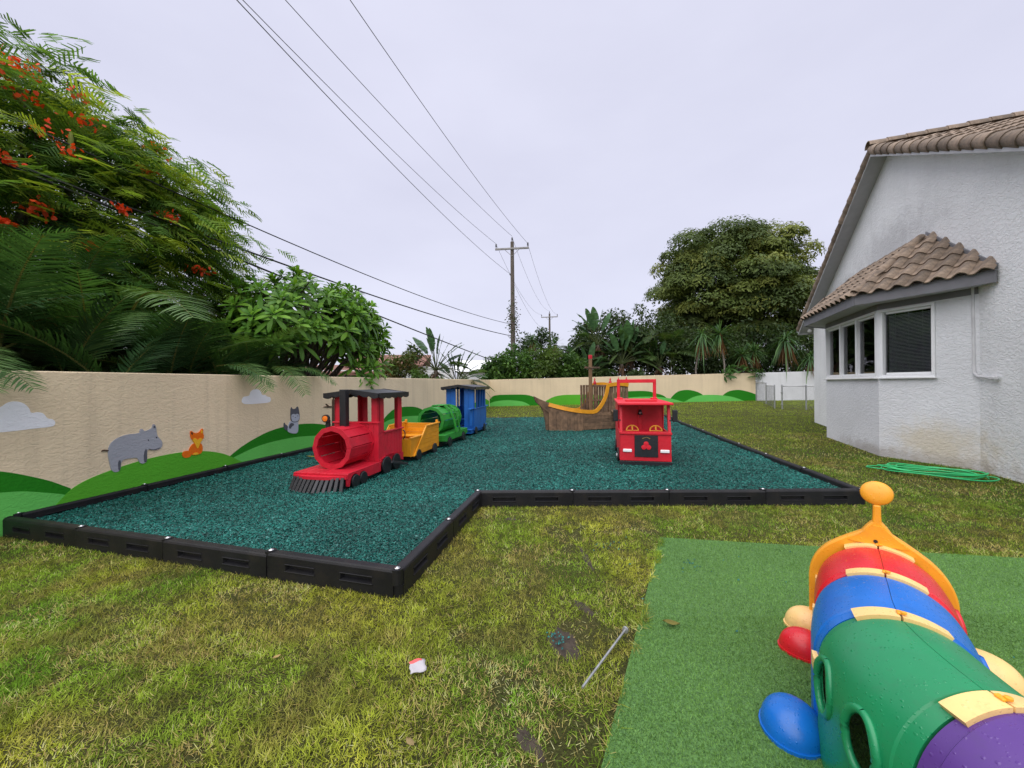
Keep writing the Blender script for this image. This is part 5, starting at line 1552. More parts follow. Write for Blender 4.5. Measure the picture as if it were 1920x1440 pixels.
def fallen_leaf(x, y, z, s, rz, colr, label):
    g = MB(); prof = [(0, 0), (.25, .16), (.5, .22), (.75, .15), (1, 0)]
    vv, ff = [], []
    for t, w in prof:
        for k in (-1, 0, 1): vv.append(((t - .5) * s, k * w * s, .12 * s * (abs(k) * .6 + (t - .5) ** 2 * 1.5)))
    ff = [(i * 3 + k, i * 3 + k + 1, i * 3 + k + 4, i * 3 + k + 3) for i in range(4) for k in (0, 1)]
    me = g.add(vv, ff).mesh('fallen_leaf', True)
    at = me.attributes.new('col', 'FLOAT_COLOR', 'POINT'); at.data.foreach_set('color', list(colr + (1,)) * len(vv))
    o = tag(put('fallen_leaf', me, M['leaf'], loc=(x, y, z), rot=(.1, .15, rz)), label, 'leaf')
    md = o.modifiers.new('th', 'SOLIDIFY'); md.thickness = .0015
fallen_leaf(-4.05, 7.75, .165, .19, .5, (.36, .30, .05), 'yellowed fallen leaf on the mulch left of the engine')
fallen_leaf(-1.36, 2.20, .05, .05, 1.0, (.42, .30, .12), 'small tan fallen leaf on the lawn left of the paper label')
fallen_leaf(-.455, 1.665, .05, .07, 2.3, (.40, .30, .14), 'pale tan fallen leaf at the bottom edge of the lawn')
fallen_leaf(1.02, 2.50, .035, .11, -.1, (.22, .20, .05), 'thin dry leaf lying across the edge of the artificial turf')

# bare wet earth where the sod is torn
pmat('wet_soil', (0.040, 0.028, 0.018), rough=0.75, var=0.5, scale=14.0, bump=0.8, bscale=45.0)
def soil(x, y, rx, ry, rz, seed):
    r_ = random.Random(seed); n = 22
    vv = [(0, 0, .004)]
    for ring, k in ((.55, 0), (1.0, 1)):
        for i in range(n):
            t = 2 * math.pi * i / n
            q = ring * (1 + r_.uniform(-.22, .22))
            vv.append((rx * q * math.cos(t), ry * q * math.sin(t), .003 + r_.uniform(0, .012) * (1 - k) - .006 * k))
    ff = [(0, 1 + i, 1 + (i + 1) % n) for i in range(n)] + [(1 + i, 1 + n + i, 1 + n + (i + 1) % n, 1 + (i + 1) % n) for i in range(n)]
    o = MB().add(vv, ff).build('soil', M['wet_soil'], None, smooth=True)
    o.location = (x, y, -.001); o.rotation_euler = (0, 0, rz); struct(o)
soil(.30, 2.37, .085, .15, .3, 1); soil(.66, 3.55, .03, .30, .05, 2); soil(.50, 2.75, .04, .10, .5, 3); soil(-.02, 4.55, .10, .06, 0, 4); soil(.06, 1.72, .04, .09, .6, 6)
# ================================================================== utility poles and wires
def pole(label, X, Y, H_, arm, rz, vine):
    t = thing('utility_pole', label, 'utility pole', (X, Y, 0), rz, 'utility poles')
    mb = MB(); mb.tube([(0, 0, -.5), (0, 0, H_ * .5), (0, 0, H_)], [.19, .16, .125], 12); mb.build('post', M['pole_wood'], t, smooth=50)
    za = H_ - .55
    a = MB().box((0, -.17, za), (arm, .11, .13), b=.012).build('crossarm', M['crossarm_wood'], t)
    for sg in (-1, 1):
        mb = MB(); mb.tube([(sg * arm * .22, -.17, za - .05), (0, -.14, za - .55)], .018, 5); mb.build('brace', M['crossarm_wood'], t)
    def ins(x, y, z, p):
        mb = MB(); mb.lathe([(.025, 0), (.025, .10), (.075, .12), (.04, .16), (.075, .20), (.04, .24), (.07, .28), (.03, .33), (.001, .36)], 10, Matrix.Translation((x, y, z))); mb.build('insulator', M['insulator'], p, smooth=40)
    ins(-arm / 2 + .07, -.17, za + .06, a); ins(arm / 2 - .07, -.17, za + .06, a); ins(0, 0, H_, t)
    mb = MB(); mb.box((-.17, 0, H_ - 2.35), (.10, .08, .10), b=.01); mb.build('side_bracket', M['insulator'], t)
    if vine:
        rng = np.random.default_rng(40)
        n = 420
        a_ = rng.uniform(0, 2 * np.pi, n); z = rng.normal(6.2, .75, n); r = .18 + np.abs(rng.normal(0, .14, n))
        P = np.stack([np.cos(a_) * r, np.sin(a_) * r, z], -1)
        Vv, T = leaf_arrays(P, rdirs(rng, n) + [0, 0, -.4], rdirs(rng, n), rng.uniform(.10, .2, n), rng.uniform(.05, .1, n))
        V, F, C = stack([(Vv, T, np.where(rng.random((n, 1)) < .4, [[.10, .07, .035]], [[.05, .08, .022]]))])
        put('dry_vine', np_mesh('dry_vine', V, F, C), M['leaf'], t)
    return t
P1 = (0.10, 28.0); P2 = (5.65, 57.0)
pole('weathered wooden utility pole with a crossarm behind the back wall, vine clinging to it', P1[0], P1[1], 11.95, 2.45, rad(-7), True)
pole('smaller far utility pole with a crossarm, right of the tall one', P2[0], P2[1], 12.0, 2.45, rad(-10), False)
def span(label, A, Bp, sag, r, cat='wire', mat='wire', n=28, name='power_line'):
    A, Bp = Vector(A), Vector(Bp)
    pts = []
    for i in range(n + 1):
        t = i / n
        p = A.lerp(Bp, t); p.z -= sag * 4 * t * (1 - t); pts.append(p)
    o = MB().tube(pts, r, 5).build(name, M[mat], None, smooth=True)
    return tag(o, label, cat, 'overhead wires')
back = Vector((-8.3, -2.0, 0))          # next pole of the line, behind the camera (out of view)
ends = [(-1.15, 11.75, 'left crossarm end', -10.2), (0, 12.3, 'pole top', -10.0), (1.15, 11.75, 'right crossarm end', -7.3), (-.2, 9.6, 'lower side bracket', -7.8)]
for (dx, z, w_, xe) in ends:
    span('thin power line running overhead from the %s of the near pole' % w_, (P1[0] + dx, P1[1] - .15, z), (xe, back.y, z + .35), .75, .011)
    span('thin power line between the %ss of the two utility poles' % w_, (P1[0] + dx, P1[1] + .0, z), (P2[0] + dx, P2[1], z + .1), 1.25, .010)
span('thin phone cable reaching the near pole from the left, uppermost of three', (P1[0] - .15, P1[1] - .1, 5.95), (-10.5, -.5, 6.62), .70, .016, 'cable', 'cable', name='phone_cable')
span('thick black cable reaching the near pole from the left, middle of three', (P1[0] - .15, P1[1] - .1, 5.1), (-10.5, -.5, 5.74), .50, .024, 'cable', 'cable', name='phone_cable')
span('thick black cable crossing in front of the plumeria, lowest of three', (P1[0] - .15, 27.9, 2.8), (-10.5, -.5, 6.0), .10, .026, 'cable', 'cable', name='phone_cable')
span('dark cable drooping between the poles low behind the hedge', (P1[0] + .15, P1[1], 5.1), (P2[0], P2[1], 5.6), 1.5, .022, 'cable', 'cable', name='phone_cable')

# ================================================================== neighbours' buildings beyond the walls
nb = thing('neighbour_house', 'white sided house with a reddish shingle roof beyond the left wall', 'house', (-7.4, 27.5, 0), rad(8))
for i in range(16): MB().box((0, -3.0 + .006 * (i % 2), .1 + i * .17), (6.4, .05, .168), M=None).build('siding_board', M['siding'], nb)
mb = MB(); mb.prism([(-3.2, -.2), (3.2, -.2), (3.2, 2.62), (1.3, 2.78), (-3.2, 2.78)], -2.96, 3, 'xz'); mb.build('wall', M['siding'], nb)
mb = MB(); mb.add([(-3.5, -3.35, 2.85), (1.3, -3.35, 2.85), (1.6, 0, 3.75), (-3.5, 0, 3.75), (-3.5, 3.3, 2.85), (1.3, 3.3, 2.85), (-3.5, -3.35, 2.75), (1.3, -3.35, 2.75)], [(0, 1, 2, 3), (3, 2, 5, 4), (6, 7, 1, 0)]); mb.build('roof', M['shingle'], nb)
nb2 = thing('neighbour_house', 'low house with a dark brown roof edge seen under the plumeria branches', 'house', (-12.5, 25, 0), rad(10))
mb = MB(); mb.prism([(-4, -.2), (4, -.2), (4, 2.5), (-4, 2.5)], -3, 3, 'xz'); mb.build('wall', M['siding'], nb2)
mb = MB(); mb.add([(-4.5, -3.5, 2.35), (4.5, -3.5, 2.35), (4.5, 0, 2.95), (-4.5, 0, 2.95), (-4.5, 3.5, 2.45), (4.5, 3.5, 2.45), (-4.5, -3.5, 2.2), (4.5, -3.5, 2.2)], [(0, 1, 2, 3), (3, 2, 5, 4), (6, 7, 1, 0)]); mb.build('roof', M['shingle'], nb2)
nb3 = thing('neighbour_house', 'small far white house showing left of the hedge at the wall corner', 'house', (-2.9, 40, 0), 0)
mb = MB(); mb.prism([(-2.5, -.2), (2.5, -.2), (2.5, 2.9), (-2.5, 2.9)], -2, 2, 'xz'); mb.build('wall', M['siding'], nb3)
mb = MB(); mb.add([(-2.9, -2.5, 2.85), (2.9, -2.5, 2.85), (2.9, 0, 4.1), (-2.9, 0, 4.1), (-2.9, 2.5, 2.85), (2.9, 2.5, 2.85)], [(0, 1, 2, 3), (3, 2, 5, 4), (0, 3, 4), (1, 5, 2)]); mb.build('roof', M['white_vinyl'], nb3)

# ================================================================== chain link fence by the house
def link_panel(parent, a, b, h, z0):
    """galvanised rails and woven wire between two points"""
    a, b = Vector((*a, 0)), Vector((*b, 0)); d = (b - a); L_ = d.length; d.normalize()
    mb = MB(); mb.tube([a + V3(0, 0, z0 + h), b + V3(0, 0, z0 + h)], .021, 6); mb.build('top_rail', M['galvanised'], parent, smooth=True)
    mb = MB(); p = .085; nz_ = int((L_ + h) / p)
    for i in range(nz_):
        s = i * p
        for fl in (0, 1):
            s0, zz0 = (s, 0) if s <= L_ else (L_, s - L_)
            s1, zz1 = (s - h, h) if s - h >= 0 else (0, s)
            if zz1 <= zz0: continue
            q0 = (s0 if not fl else L_ - s0); q1 = (s1 if not fl else L_ - s1)
            mb.tube([a + d * q0 + V3(0, 0, z0 + zz0), a + d * q1 + V3(0, 0, z0 + zz1)], .0020, 3, cap=False)
    mb.build('wire_mesh', M['mesh_wire'], parent, kind='stuff')
def post(parent, x, y, z0, h, r=.03):
    mb = MB(); mb.tube([(x, y, z0 - .2), (x, y, z0 + h)], r, 8); mb.lathe([(r + .004, 0), (r + .004, .03), (.02, .06), (.001, .07)], 8, Matrix.Translation((x, y, z0 + h))); mb.build('post', M['galvanised'], parent, smooth=40)
f1 = thing('chain_link_fence', 'short chain link fence panel running forward from the end of the mural wall', 'fence')
fa_, fb_, fc_ = (15.62, 24.6), (14.6, 22.1), (13.45, 19.7)
link_panel(f1, fa_, fb_, 1.2, .34); link_panel(f1, fb_, fc_, 1.12, .26)
post(f1, *fa_, .34, 1.32, .04); post(f1, *fb_, .30, 1.22); post(f1, *fc_, .24, 1.18)
f2 = thing('chain_link_gate', 'chain link gate and fence meeting the far corner of the white house', 'gate')
ga, gb_, gc_ = (13.55, 19.3), (14.45, 18.9), (17.2, 19.6)
link_panel(f2, ga, gb_, 1.15, .22); link_panel(f2, gb_, gc_, 1.15, .22)
post(f2, *ga, .22, 1.2, .034); post(f2, *gb_, .2, 1.2, .034); post(f2, 15.35, 19.15, .22, 1.28, .022)
mb = MB(); mb.box((ga[0] - .03, ga[1] - .03, 1.05), (.10, .08, .08), b=.01); mb.box((ga[0] - .03, ga[1] - .03, .45), (.09, .07, .07), b=.01); mb.build('hinge', M['galvanised'], f2)
mb = MB(); mb.tube([(15.3, 19.1, 1.2), (15.62, 19.16, 1.2)], .018, 6); mb.build('latch', M['galvanised'], f2)

# ================================================================== plants
def limb(mb, p, q, r0, r1, bend, rng, n=5):
    p, q = Vector(p), Vector(q)
    pts = []
    o = Vector(rng.normal(0, 1, 3)) * bend * (q - p).length
    for i in range(n + 1):
        t = i / n
        pts.append(p.lerp(q, t) + o * math.sin(math.pi * t))
    mb.tube(pts, [r0 + (r1 - r0) * i / n for i in range(n + 1)], 6, cap=False)
    return pts

def leafy_blob(rng, centers, radii, per, L, W, cols, flat=0.75, up=0.35, shellp=0.55, simple=False):
    """leaves spread through many clumps: dense outside, thinner inside"""
    n = len(centers) * per
    C = np.repeat(centers, per, axis=0); R = np.repeat(radii, per)
    d = rdirs(rng, n)
    if simple: d[:, 2] = np.where(d[:, 2] < -.35, -d[:, 2] * .6, d[:, 2])
    rr = rng.random(n) ** (shellp * .5) if not simple else rng.uniform(.72, 1.04, n)
    P = C + d * (R * rr)[:, None] * np.array([1, 1, flat])
    D = nrm(d + rng.normal(0, .6, (n, 3)) + [0, 0, up * -.5])
    U = nrm(d * (1.3 if simple else .6) + np.array([0, 0, .5]) + rng.normal(0, .4, (n, 3)))
    if simple: D = nrm(np.cross(U, rdirs(rng, n)))
    Vv, T = leaf_arrays(P, D, U, rng.uniform(L * .65, L * 1.3, n), rng.uniform(W * .7, W * 1.25, n), *(((0, 1), (.75, .45)) if simple else ((0, .45, 1), (.12, 1, 0))), droop=.15)
    cols = np.asarray(cols, float)
    base = np.repeat(cols[rng.integers(0, len(cols), len(centers))], per, axis=0)
    col = base * rng.uniform(.7, 1.3, (n, 1))
    return Vv, T, col

def broad_tree(label, X, Y, z0, crown, rad_, nclump, per, L, W, cols, trunk_h, seed, mat='leaf', group='trees beyond the walls', tr=.35, name='broadleaf_tree', zlo=-.55, cat='tree'):
    rng = np.random.default_rng(seed)
    t = thing(name, label, cat, (X, Y, z0), 0, group)
    c = np.array(crown, float); r = np.array(rad_, float)
    d = rdirs(rng, nclump * 3); d = d[d[:, 2] > zlo][:nclump]
    k = len(d)
    rr = rng.uniform(.45, 1.0, k) ** .6
    wob = 1 + .13 * np.sin(d[:, 0] * 5 + seed) * np.cos(d[:, 1] * 4 + d[:, 2] * 3)
    cen = c + d * r * (rr * wob)[:, None] * .84
    cr = rng.uniform(.12, .26, k) * r.mean()
    Vv, T, col = leafy_blob(rng, cen, cr, per, L, W, cols, simple=True)
    V, F, C = stack([(Vv, T, col)])
    put('crown', np_mesh('crown', V, F, C), M[mat], t)
    mb = MB()
    top = Vector((c[0] * .6, c[1] * .6, trunk_h))
    limb(mb, (0, 0, -.3), top, tr, tr * .75, .04, rng)
    for i in rng.choice(k, min(k, 26), replace=False):
        q = Vector(cen[i]); mid = top.lerp(q, .5) + Vector((0, 0, .1 * r[2]))
        limb(mb, top, mid, tr * .42, tr * .22, .06, rng, 3); limb(mb, mid, q, tr * .22, tr * .06, .06, rng, 3)
    mb.build('trunk', M['bark'], t, smooth=True)
    return t

# ---- the big round tree behind the back wall
broad_tree('large round dark green tree towering over the right end of the back wall', 20.0, 34.5, 0, (-.2, 0, 9.9), (7.7, 6.8, 6.7), 250, 500, .22, .15,
           [(.125, .160, .034), (.090, .128, .030), (.165, .190, .040), (.066, .100, .028)], 4.0, 61, tr=.40, zlo=-.97)
for i_, (x_, y_, h_) in enumerate(((15.8, 32.6, 8.0), (20.0, 31.6, 7.6), (24.5, 33.0, 8.2))):
    broad_tree('olive green understorey tree below the big round tree, %s from the left' % ordn[i_], x_, y_, 0, (0, 0, h_ * .62), (2.4, 2.2, h_ * .40), 40, 300, .26, .12, [(.095, .125, .030), (.120, .148, .034), (.066, .095, .026)], 1.6, 640 + i_, tr=.14)

# ---- poinciana hanging over the left wall
def poinciana():
    rng = np.random.default_rng(23)
    t = thing('poinciana_tree', 'feathery poinciana tree with red blossoms leaning over the left wall', 'tree', (-10.95, 8.45, 0))
    ctr = np.array([0, 0, 3.6]); r = np.array([4.1, 4.1, 5.0])
    # spray tips: layered pads over the dome, some inside
    nt = 560
    d = rdirs(rng, nt * 4); d = d[d[:, 2] > -.10][:nt]
    rr = np.where(rng.random(nt) < .72, rng.uniform(.80, 1.0, nt), rng.uniform(.35, .8, nt))
    tip = ctr + d * r * rr[:, None]
    tip[:, 2] += .25 * np.sin(tip[:, 0] * 2.2 + tip[:, 1] * 1.7)
    per = 17
    n = nt * per
    C = np.repeat(tip, per, axis=0); dd = np.repeat(d, per, axis=0)
    P = C + rng.normal(0, .38, (n, 3)) * [1, 1, .42]
    hd = nrm(dd * [1, 1, .1] + rng.normal(0, .55, (n, 3)) * [1, 1, .35])
    hd[:, 2] = rng.uniform(-.55, .12, n); hd = nrm(hd)
    L = rng.uniform(.38, .62, n)
    # each frond: rachis and 11 pairs of pinnae, drooping at the end
    S = nrm(np.cross(hd, np.array([0, 0, 1.0]) + rng.normal(0, .28, (n, 3)))); N_ = np.cross(S, hd)
    tcol = np.array([[.165, .270, .040], [.110, .215, .042], [.260, .350, .046], [.080, .165, .042]])
    cb = np.repeat(tcol[rng.integers(0, 4, nt)], per, axis=0) * rng.uniform(.75, 1.25, (n, 1))
    parts = []
    dr = rng.uniform(.15, .5, n)
    for i in range(8):
        tt = .12 + .86 * i / 7
        c = P + hd * (L * tt)[:, None] - np.array([0, 0, 1.0]) * (dr * L * tt * tt)[:, None]
        ln = (L * .34 * math.sin(math.pi * (.16 + .74 * (i / 7))) + .02) * rng.uniform(.8, 1.2, n)
        for sg in (-1, 1):
            D = nrm(S * sg + hd * .55 - N_ * .12)
            Vv, T = leaf_arrays(c, D, N_ + rng.normal(0, .12, (n, 3)), ln, ln * .17 + .006, (0, 1), (1, .55), droop=rng.uniform(.0, .35, n))
            parts.append((Vv, T, cb * rng.uniform(.65, 1.3, (n, 1))))
    Vv, T = leaf_arrays(P, hd, N_, L, .012, (0, 1), (1, .6), droop=dr)
    parts.append((Vv, T, cb * 1.1))
    V, F, Cc = stack(parts)
    put('crown', np_mesh('crown', V, F, Cc), M['leaf_thin'], t)
    mb = MB()
    limb(mb, (0, 0, -.3), (.2, 0, 2.4), .3, .22, .03, rng)
    for i in rng.choice(nt, 44, replace=False):
        q = Vector(tip[i]); mid = Vector((.2, 0, 2.4)).lerp(q, .55) + Vector((0, 0, .5))
        limb(mb, (.2, 0, 2.4), mid, .075, .04, .05, rng, 4); limb(mb, mid, q, .04, .01, .05, rng, 4)
    mb.build('trunk', M['bark'], t, smooth=True)
    # blossom clusters near the outer surface
    fl = []
    dv = nrm(np.array([[.80, -.42, .42], [.72, -.28, .62], [.86, -.30, .25], [.62, -.60, .50], [.70, -.55, .30], [.55, -.50, .68], [.90, -.10, .30], [.66, -.70, .22], [.80, -.05, .55], [.45, -.62, .66], [.95, .05, .12], [.76, -.62, .12],
                       [.60, -.20, .78], [.50, -.35, .80], [.88, -.42, .10], [.40, -.75, .5], [.70, .10, .70], [.58, -.78, .15], [.74, -.45, .5], [.82, -.55, .2], [.35, -.5, .8], [.30, -.7, .64], [.5, -.7, .4], [.64, -.45, .62]]))
    for v in dv:
        c = ctr + v * r * rng.uniform(.94, 1.0)
        k = rng.integers(18, 52)
        Pp = c + rng.normal(0, 1, (k, 3)) * [.12, .12, .05] * rng.uniform(.4, 1.1)
        Vv, T = leaf_arrays(Pp, rdirs(rng, k) + [0, 0, .5], rdirs(rng, k) + [0, 0, .6], rng.uniform(.06, .10, k), rng.uniform(.05, .08, k), (0, .55, 1), (.3, 1, .6), droop=.2)
        V, F, Cc = stack([(Vv, T, np.array([.88, .085, .018]) * rng.uniform(.75, 1.25, (k, 1)))])
        put('blossom_cluster', np_mesh('blossom_cluster', V, F, Cc), M['petal'], t, kind='stuff')
    # long flat seed pods
    for (v, s) in (((.78, -.40, .52), .5), ((.62, -.45, .66), .4)):
        c = ctr + np.array(v) / np.linalg.norm(v) * r * 1.0
        Vv, T = leaf_arrays(np.array([c]), np.array([[.1, -.1, -1.0]]), np.array([[.5, -.8, .1]]), s, .07, (0, .2, .5, .8, 1), (.5, 1, 1.1, .9, .1))
        V, F, Cc = stack([(Vv, T, np.array([.17, .20, .035]))])
        o = put('seed_pod', np_mesh('seed_pod', V, F, Cc), M['leaf'], t); md = o.modifiers.new('th', 'SOLIDIFY'); md.thickness = .012
    return t
poinciana()

# ---- palms: each frond a part
def frond_mesh(L, nl, ll, droop, seed, col, wl=.028, vfold=.25, hang=.35, name='frond'):
    rng = np.random.default_rng(seed)
    t = np.linspace(.16, 1, nl)
    # rachis curve in local x-z: rises along +x then arches over
    def curve(s): return np.stack([L * (s - .12 * droop * s ** 2), 0 * s, L * (.10 * s - droop * s ** 2 * .55)], -1)
    P = curve(t); Q = curve(np.minimum(t + .01, 1.02)); d = nrm(Q - P)
    S = np.array([0, 1.0, 0])
    parts = []
    for sg in (-1, 1):
        prof = np.sin(np.pi * (.14 + .80 * t)) ** .7
        D = nrm(S * sg * 1.0 + d * .62 + np.array([0, 0, vfold]))
        n = len(t)
        Vv, T = leaf_arrays(P + rng.normal(0, .004, (n, 3)), D + rng.normal(0, .06, (n, 3)), np.cross(d, D) * sg + [0, 0, .2], ll * prof * rng.uniform(.9, 1.1, n), wl, (0, .35, .75, 1), (.6, 1, .7, .05), droop=hang * rng.uniform(.7, 1.3, n))
        parts.append((Vv, T, np.array(col) * rng.uniform(.75, 1.3, (n, 1))))
    s = np.linspace(0, 1, 8); c = curve(s)
    w = np.linspace(.022, .005, 8)[:, None]
    mbv = []
    for k in range(7):
        a, b = c[k], c[k + 1]; wa, wb = w[k], w[k + 1]
        mbv.append(np.stack([a - S * wa, a + S * wa, b + S * wb, b - S * wb]))
        mbv.append(np.stack([a - np.array([0, 0, 1]) * wa, a + np.array([0, 0, 1]) * wa, b + np.array([0, 0, 1]) * wb, b - np.array([0, 0, 1]) * wb]))
    parts.append((np.array(mbv), np.array([(0, 1, 2, 3)]), np.array([.16, .17, .05])))
    V, F, C = stack(parts)
    me = np_mesh(name, V, F, C); me.materials.append(M['leaf_glossy'])
    return me
AREC = [frond_mesh(2.1, 46, .60, dr, 300 + i, c, wl=.030) for i, (dr, c) in enumerate(((.75, (.045, .110, .032)), (1.05, (.062, .145, .038)), (.55, (.034, .086, .028)), (1.25, (.085, .165, .042))))]
def clear_of_wall(q, az, el, s, droop, X, Y):
    """would the frond run into the mural wall?"""
    for u in (.45, .6, .75, .9, 1.0):
        lx, lz = 2.1 * s * (u - .12 * droop * u * u), 2.1 * s * (.10 * u - droop * u * u * .55)
        hx, hz = lx * math.cos(el) - lz * math.sin(el), lx * math.sin(el) + lz * math.cos(el)
        wx, wy, wz = X + q.x + hx * math.cos(az), Y + q.y + hx * math.sin(az), q.z + hz
        dist = (wx - W0[0]) * WD[1] - (wy - W0[1]) * WD[0]
        if dist > -.55 and wz < 2.35: return False
    return True
DROOPS = (.75, 1.05, .55, 1.25)
def areca(label, X, Y, z0, h, nst, nfr, spread, seed, fl=1.0, lean=None, grp='palms behind the left wall', meshes=AREC, pitch=(18, 75)):
    rng = np.random.default_rng(seed)
    t = thing('areca_palm', label, 'palm', (X, Y, z0), 0, grp)
    per = max(1, nfr // nst)
    for i in range(nst):
        a = 2 * math.pi * i / nst + rng.uniform(-.4, .4)
        q = Vector((math.cos(a) * spread, math.sin(a) * spread, h * rng.uniform(.65, 1.05)))
        if lean: q += Vector(lean) * rng.uniform(.3, 1)
        mb = MB(); limb(mb, (q.x * .25, q.y * .25, -.3), q, .045, .03, .04, rng); mb.build('cane', M['cane'], t, smooth=True)
        for j in range(per):
            for _try in range(14):
                mi = int(rng.integers(len(meshes)))
                az = a + 2 * math.pi * j / per + rng.uniform(-.5, .5) * (1 + _try * .3)
                s = fl * rng.uniform(.75, 1.15); el = rad(rng.uniform(*pitch))
                if meshes is not AREC or clear_of_wall(q, az, el, s, DROOPS[mi], X, Y): break
            else: continue
            o = put('frond', meshes[mi], None, t, loc=q)
            o.rotation_euler = (rng.uniform(-.35, .35), -el, az)
            o.scale = (s, s, s)
    return t
wn_ = np.array([-WD[1], WD[0]])            # away from the yard, behind the left wall
def bw(s, off):
    p = W0 + WD * s + wn_ * off
    return float(p[0]), float(p[1])
ar_spec = [(-2.6, 1.1, 2.0, 'areca palm behind the mural wall beyond the left frame edge'), (-.9, .85, 1.7, 'areca palm with fronds hanging over the wall top at the far left'), (.5, 1.5, 2.6, 'tall areca palm behind the wall above the left painted cloud'),
           (1.3, 1.0, 2.0, 'areca palm with a broad bright frond above the painted hippo'), (2.4, 1.3, 2.5, 'tall areca palm behind the wall above the painted fox'), (3.1, 1.15, 1.7, 'areca palm whose fronds droop over the wall between fox and small cloud'),
           (4.2, 1.4, 2.2, 'areca palm in the dark behind the small painted cloud'), (4.3, 1.2, 1.6, 'areca palm with thin fronds spilling over the wall left of the plumeria'), (-.2, 2.6, 3.0, 'areca palm deep in shade under the poinciana on the left'), (2.0, 2.7, 3.2, 'areca palm deep in shade under the middle of the poinciana')]
for i, (s, off, h, lab) in enumerate(ar_spec):
    x, y = bw(s, off)
    pt = areca(lab, x, y, 0, h, 4, 18, .28, 500 + i, fl=.74, lean=(WD[1] * .2, -WD[0] * .2, 0), pitch=(12, 80))

    # a few fronds reach over the coping and hang down the painted side
    for (ii, ds, zz, dz, s_, sl) in ((1, .55, 1.98, -4, .52, 0), (1, .85, 2.0, 0, .5, 1), (5, -.3, 1.97, -4, .50, 0), (5, .1, 1.99, -2, .52, 1), (7, -.2, 1.99, -5, .55, 1), (7, .25, 1.98, -3, .5, 0), (3, .2, 2.75, 14, .85, 1)):
        if ii == i:
            o = put('frond', AREC[1 + 2 * sl], None, pt)
            p = W0 + WD * (s + ds) + wn_ * .42
            o.location = (p[0] - x, p[1] - y, zz); o.rotation_euler = (.1, -rad(dz + 12), math.atan2(-WD[0], WD[1]) + (-.35 if sl else .25)); o.scale = (s_,) * 3
# dark shrubs that fill the ground behind the palms
def shrub(label, X, Y, z0, r, h, seed, cols, per=90, ncl=26, L=.16, W=.075, name='shrub', grp='shrubs beyond the walls', mat='leaf_glossy', cat='shrub'):
    rng = np.random.default_rng(seed)
    t = thing(name, label, cat, (X, Y, z0), 0, grp)
    d = rdirs(rng, ncl * 3); d = d[d[:, 2] > -.5][:ncl]
    cen = np.array([0, 0, h * .52]) + d * np.array([r, r, h * .45]) * (rng.uniform(.35, .95, len(d)) ** .7)[:, None]
    Vv, T, col = leafy_blob(rng, cen, rng.uniform(.22, .38, len(d)) * min(r, h * .6), per, L, W, cols)
    V, F, C = stack([(Vv, T, col)])
    put('foliage', np_mesh('foliage', V, F, C), M[mat], t)
    mb = MB()
    for i in range(6): limb(mb, (rng.uniform(-.15, .15), rng.uniform(-.15, .15), -.2), cen[i], .035, .012, .06, rng, 4)
    mb.build('stem', M['bark'], t, smooth=True)
    return t
DK = [(.030, .056, .018), (.038, .066, .020), (.050, .078, .022)]
for i, (s, off, r, h) in enumerate(((-4.2, 2.2, 1.6, 3.4), (-1.9, 3.2, 1.7, 3.6), (.4, 3.9, 1.7, 3.8), (2.6, 3.8, 1.7, 3.6), (4.9, 3.3, 1.6, 3.4), (-.6, 1.9, 1.0, 2.2), (1.8, 2.0, 1.0, 2.2), (3.6, 2.0, 1.0, 2.2))):
    x, y = bw(s, off)
    shrub('dark shrub behind the palms, %s from the left along the mural wall' % ordn[i], x, y, 0, r, h, 700 + i, DK, per=105, ncl=46, L=.27, W=.13)

# ---- plumeria: rosettes of long leaves at the branch ends
def rosette_mesh(seed, nl=17, L=.36, W=.088, cols=((.110, .255, .028), (.155, .315, .034), (.080, .200, .026)), droop=.35):
    rng = np.random.default_rng(seed)
    a = np.arange(nl) * 2.399 + rng.uniform(0, 6)
    el = np.linspace(1.15, -.15, nl) + rng.normal(0, .12, nl)
    D = np.stack([np.cos(a) * np.cos(el), np.sin(a) * np.cos(el), np.sin(el)], -1)
    U = np.stack([-np.cos(a) * np.sin(el), -np.sin(a) * np.sin(el), np.cos(el)], -1)
    P = D * .02 + np.array([0, 0, 1]) * np.linspace(.05, -.04, nl)[:, None]
    Vv, T = leaf_arrays(P, D, U, L * np.linspace(.55, 1.05, nl) * rng.uniform(.85, 1.1, nl), W * np.linspace(.7, 1.05, nl), (0, .25, .6, .85, 1), (.12, .6, 1, .75, .05), droop=droop * rng.uniform(.6, 1.4, nl), fold=.10)
    c = np.array(cols)[rng.integers(0, len(cols), nl)] * rng.uniform(.8, 1.2, (nl, 1))
    V, F, C = stack([(Vv, T, c)])
    me = np_mesh('leaf_rosette', V, F, C); me.materials.append(M['leaf_glossy'])
    return me
ROS = [rosette_mesh(800 + i) for i in range(5)]
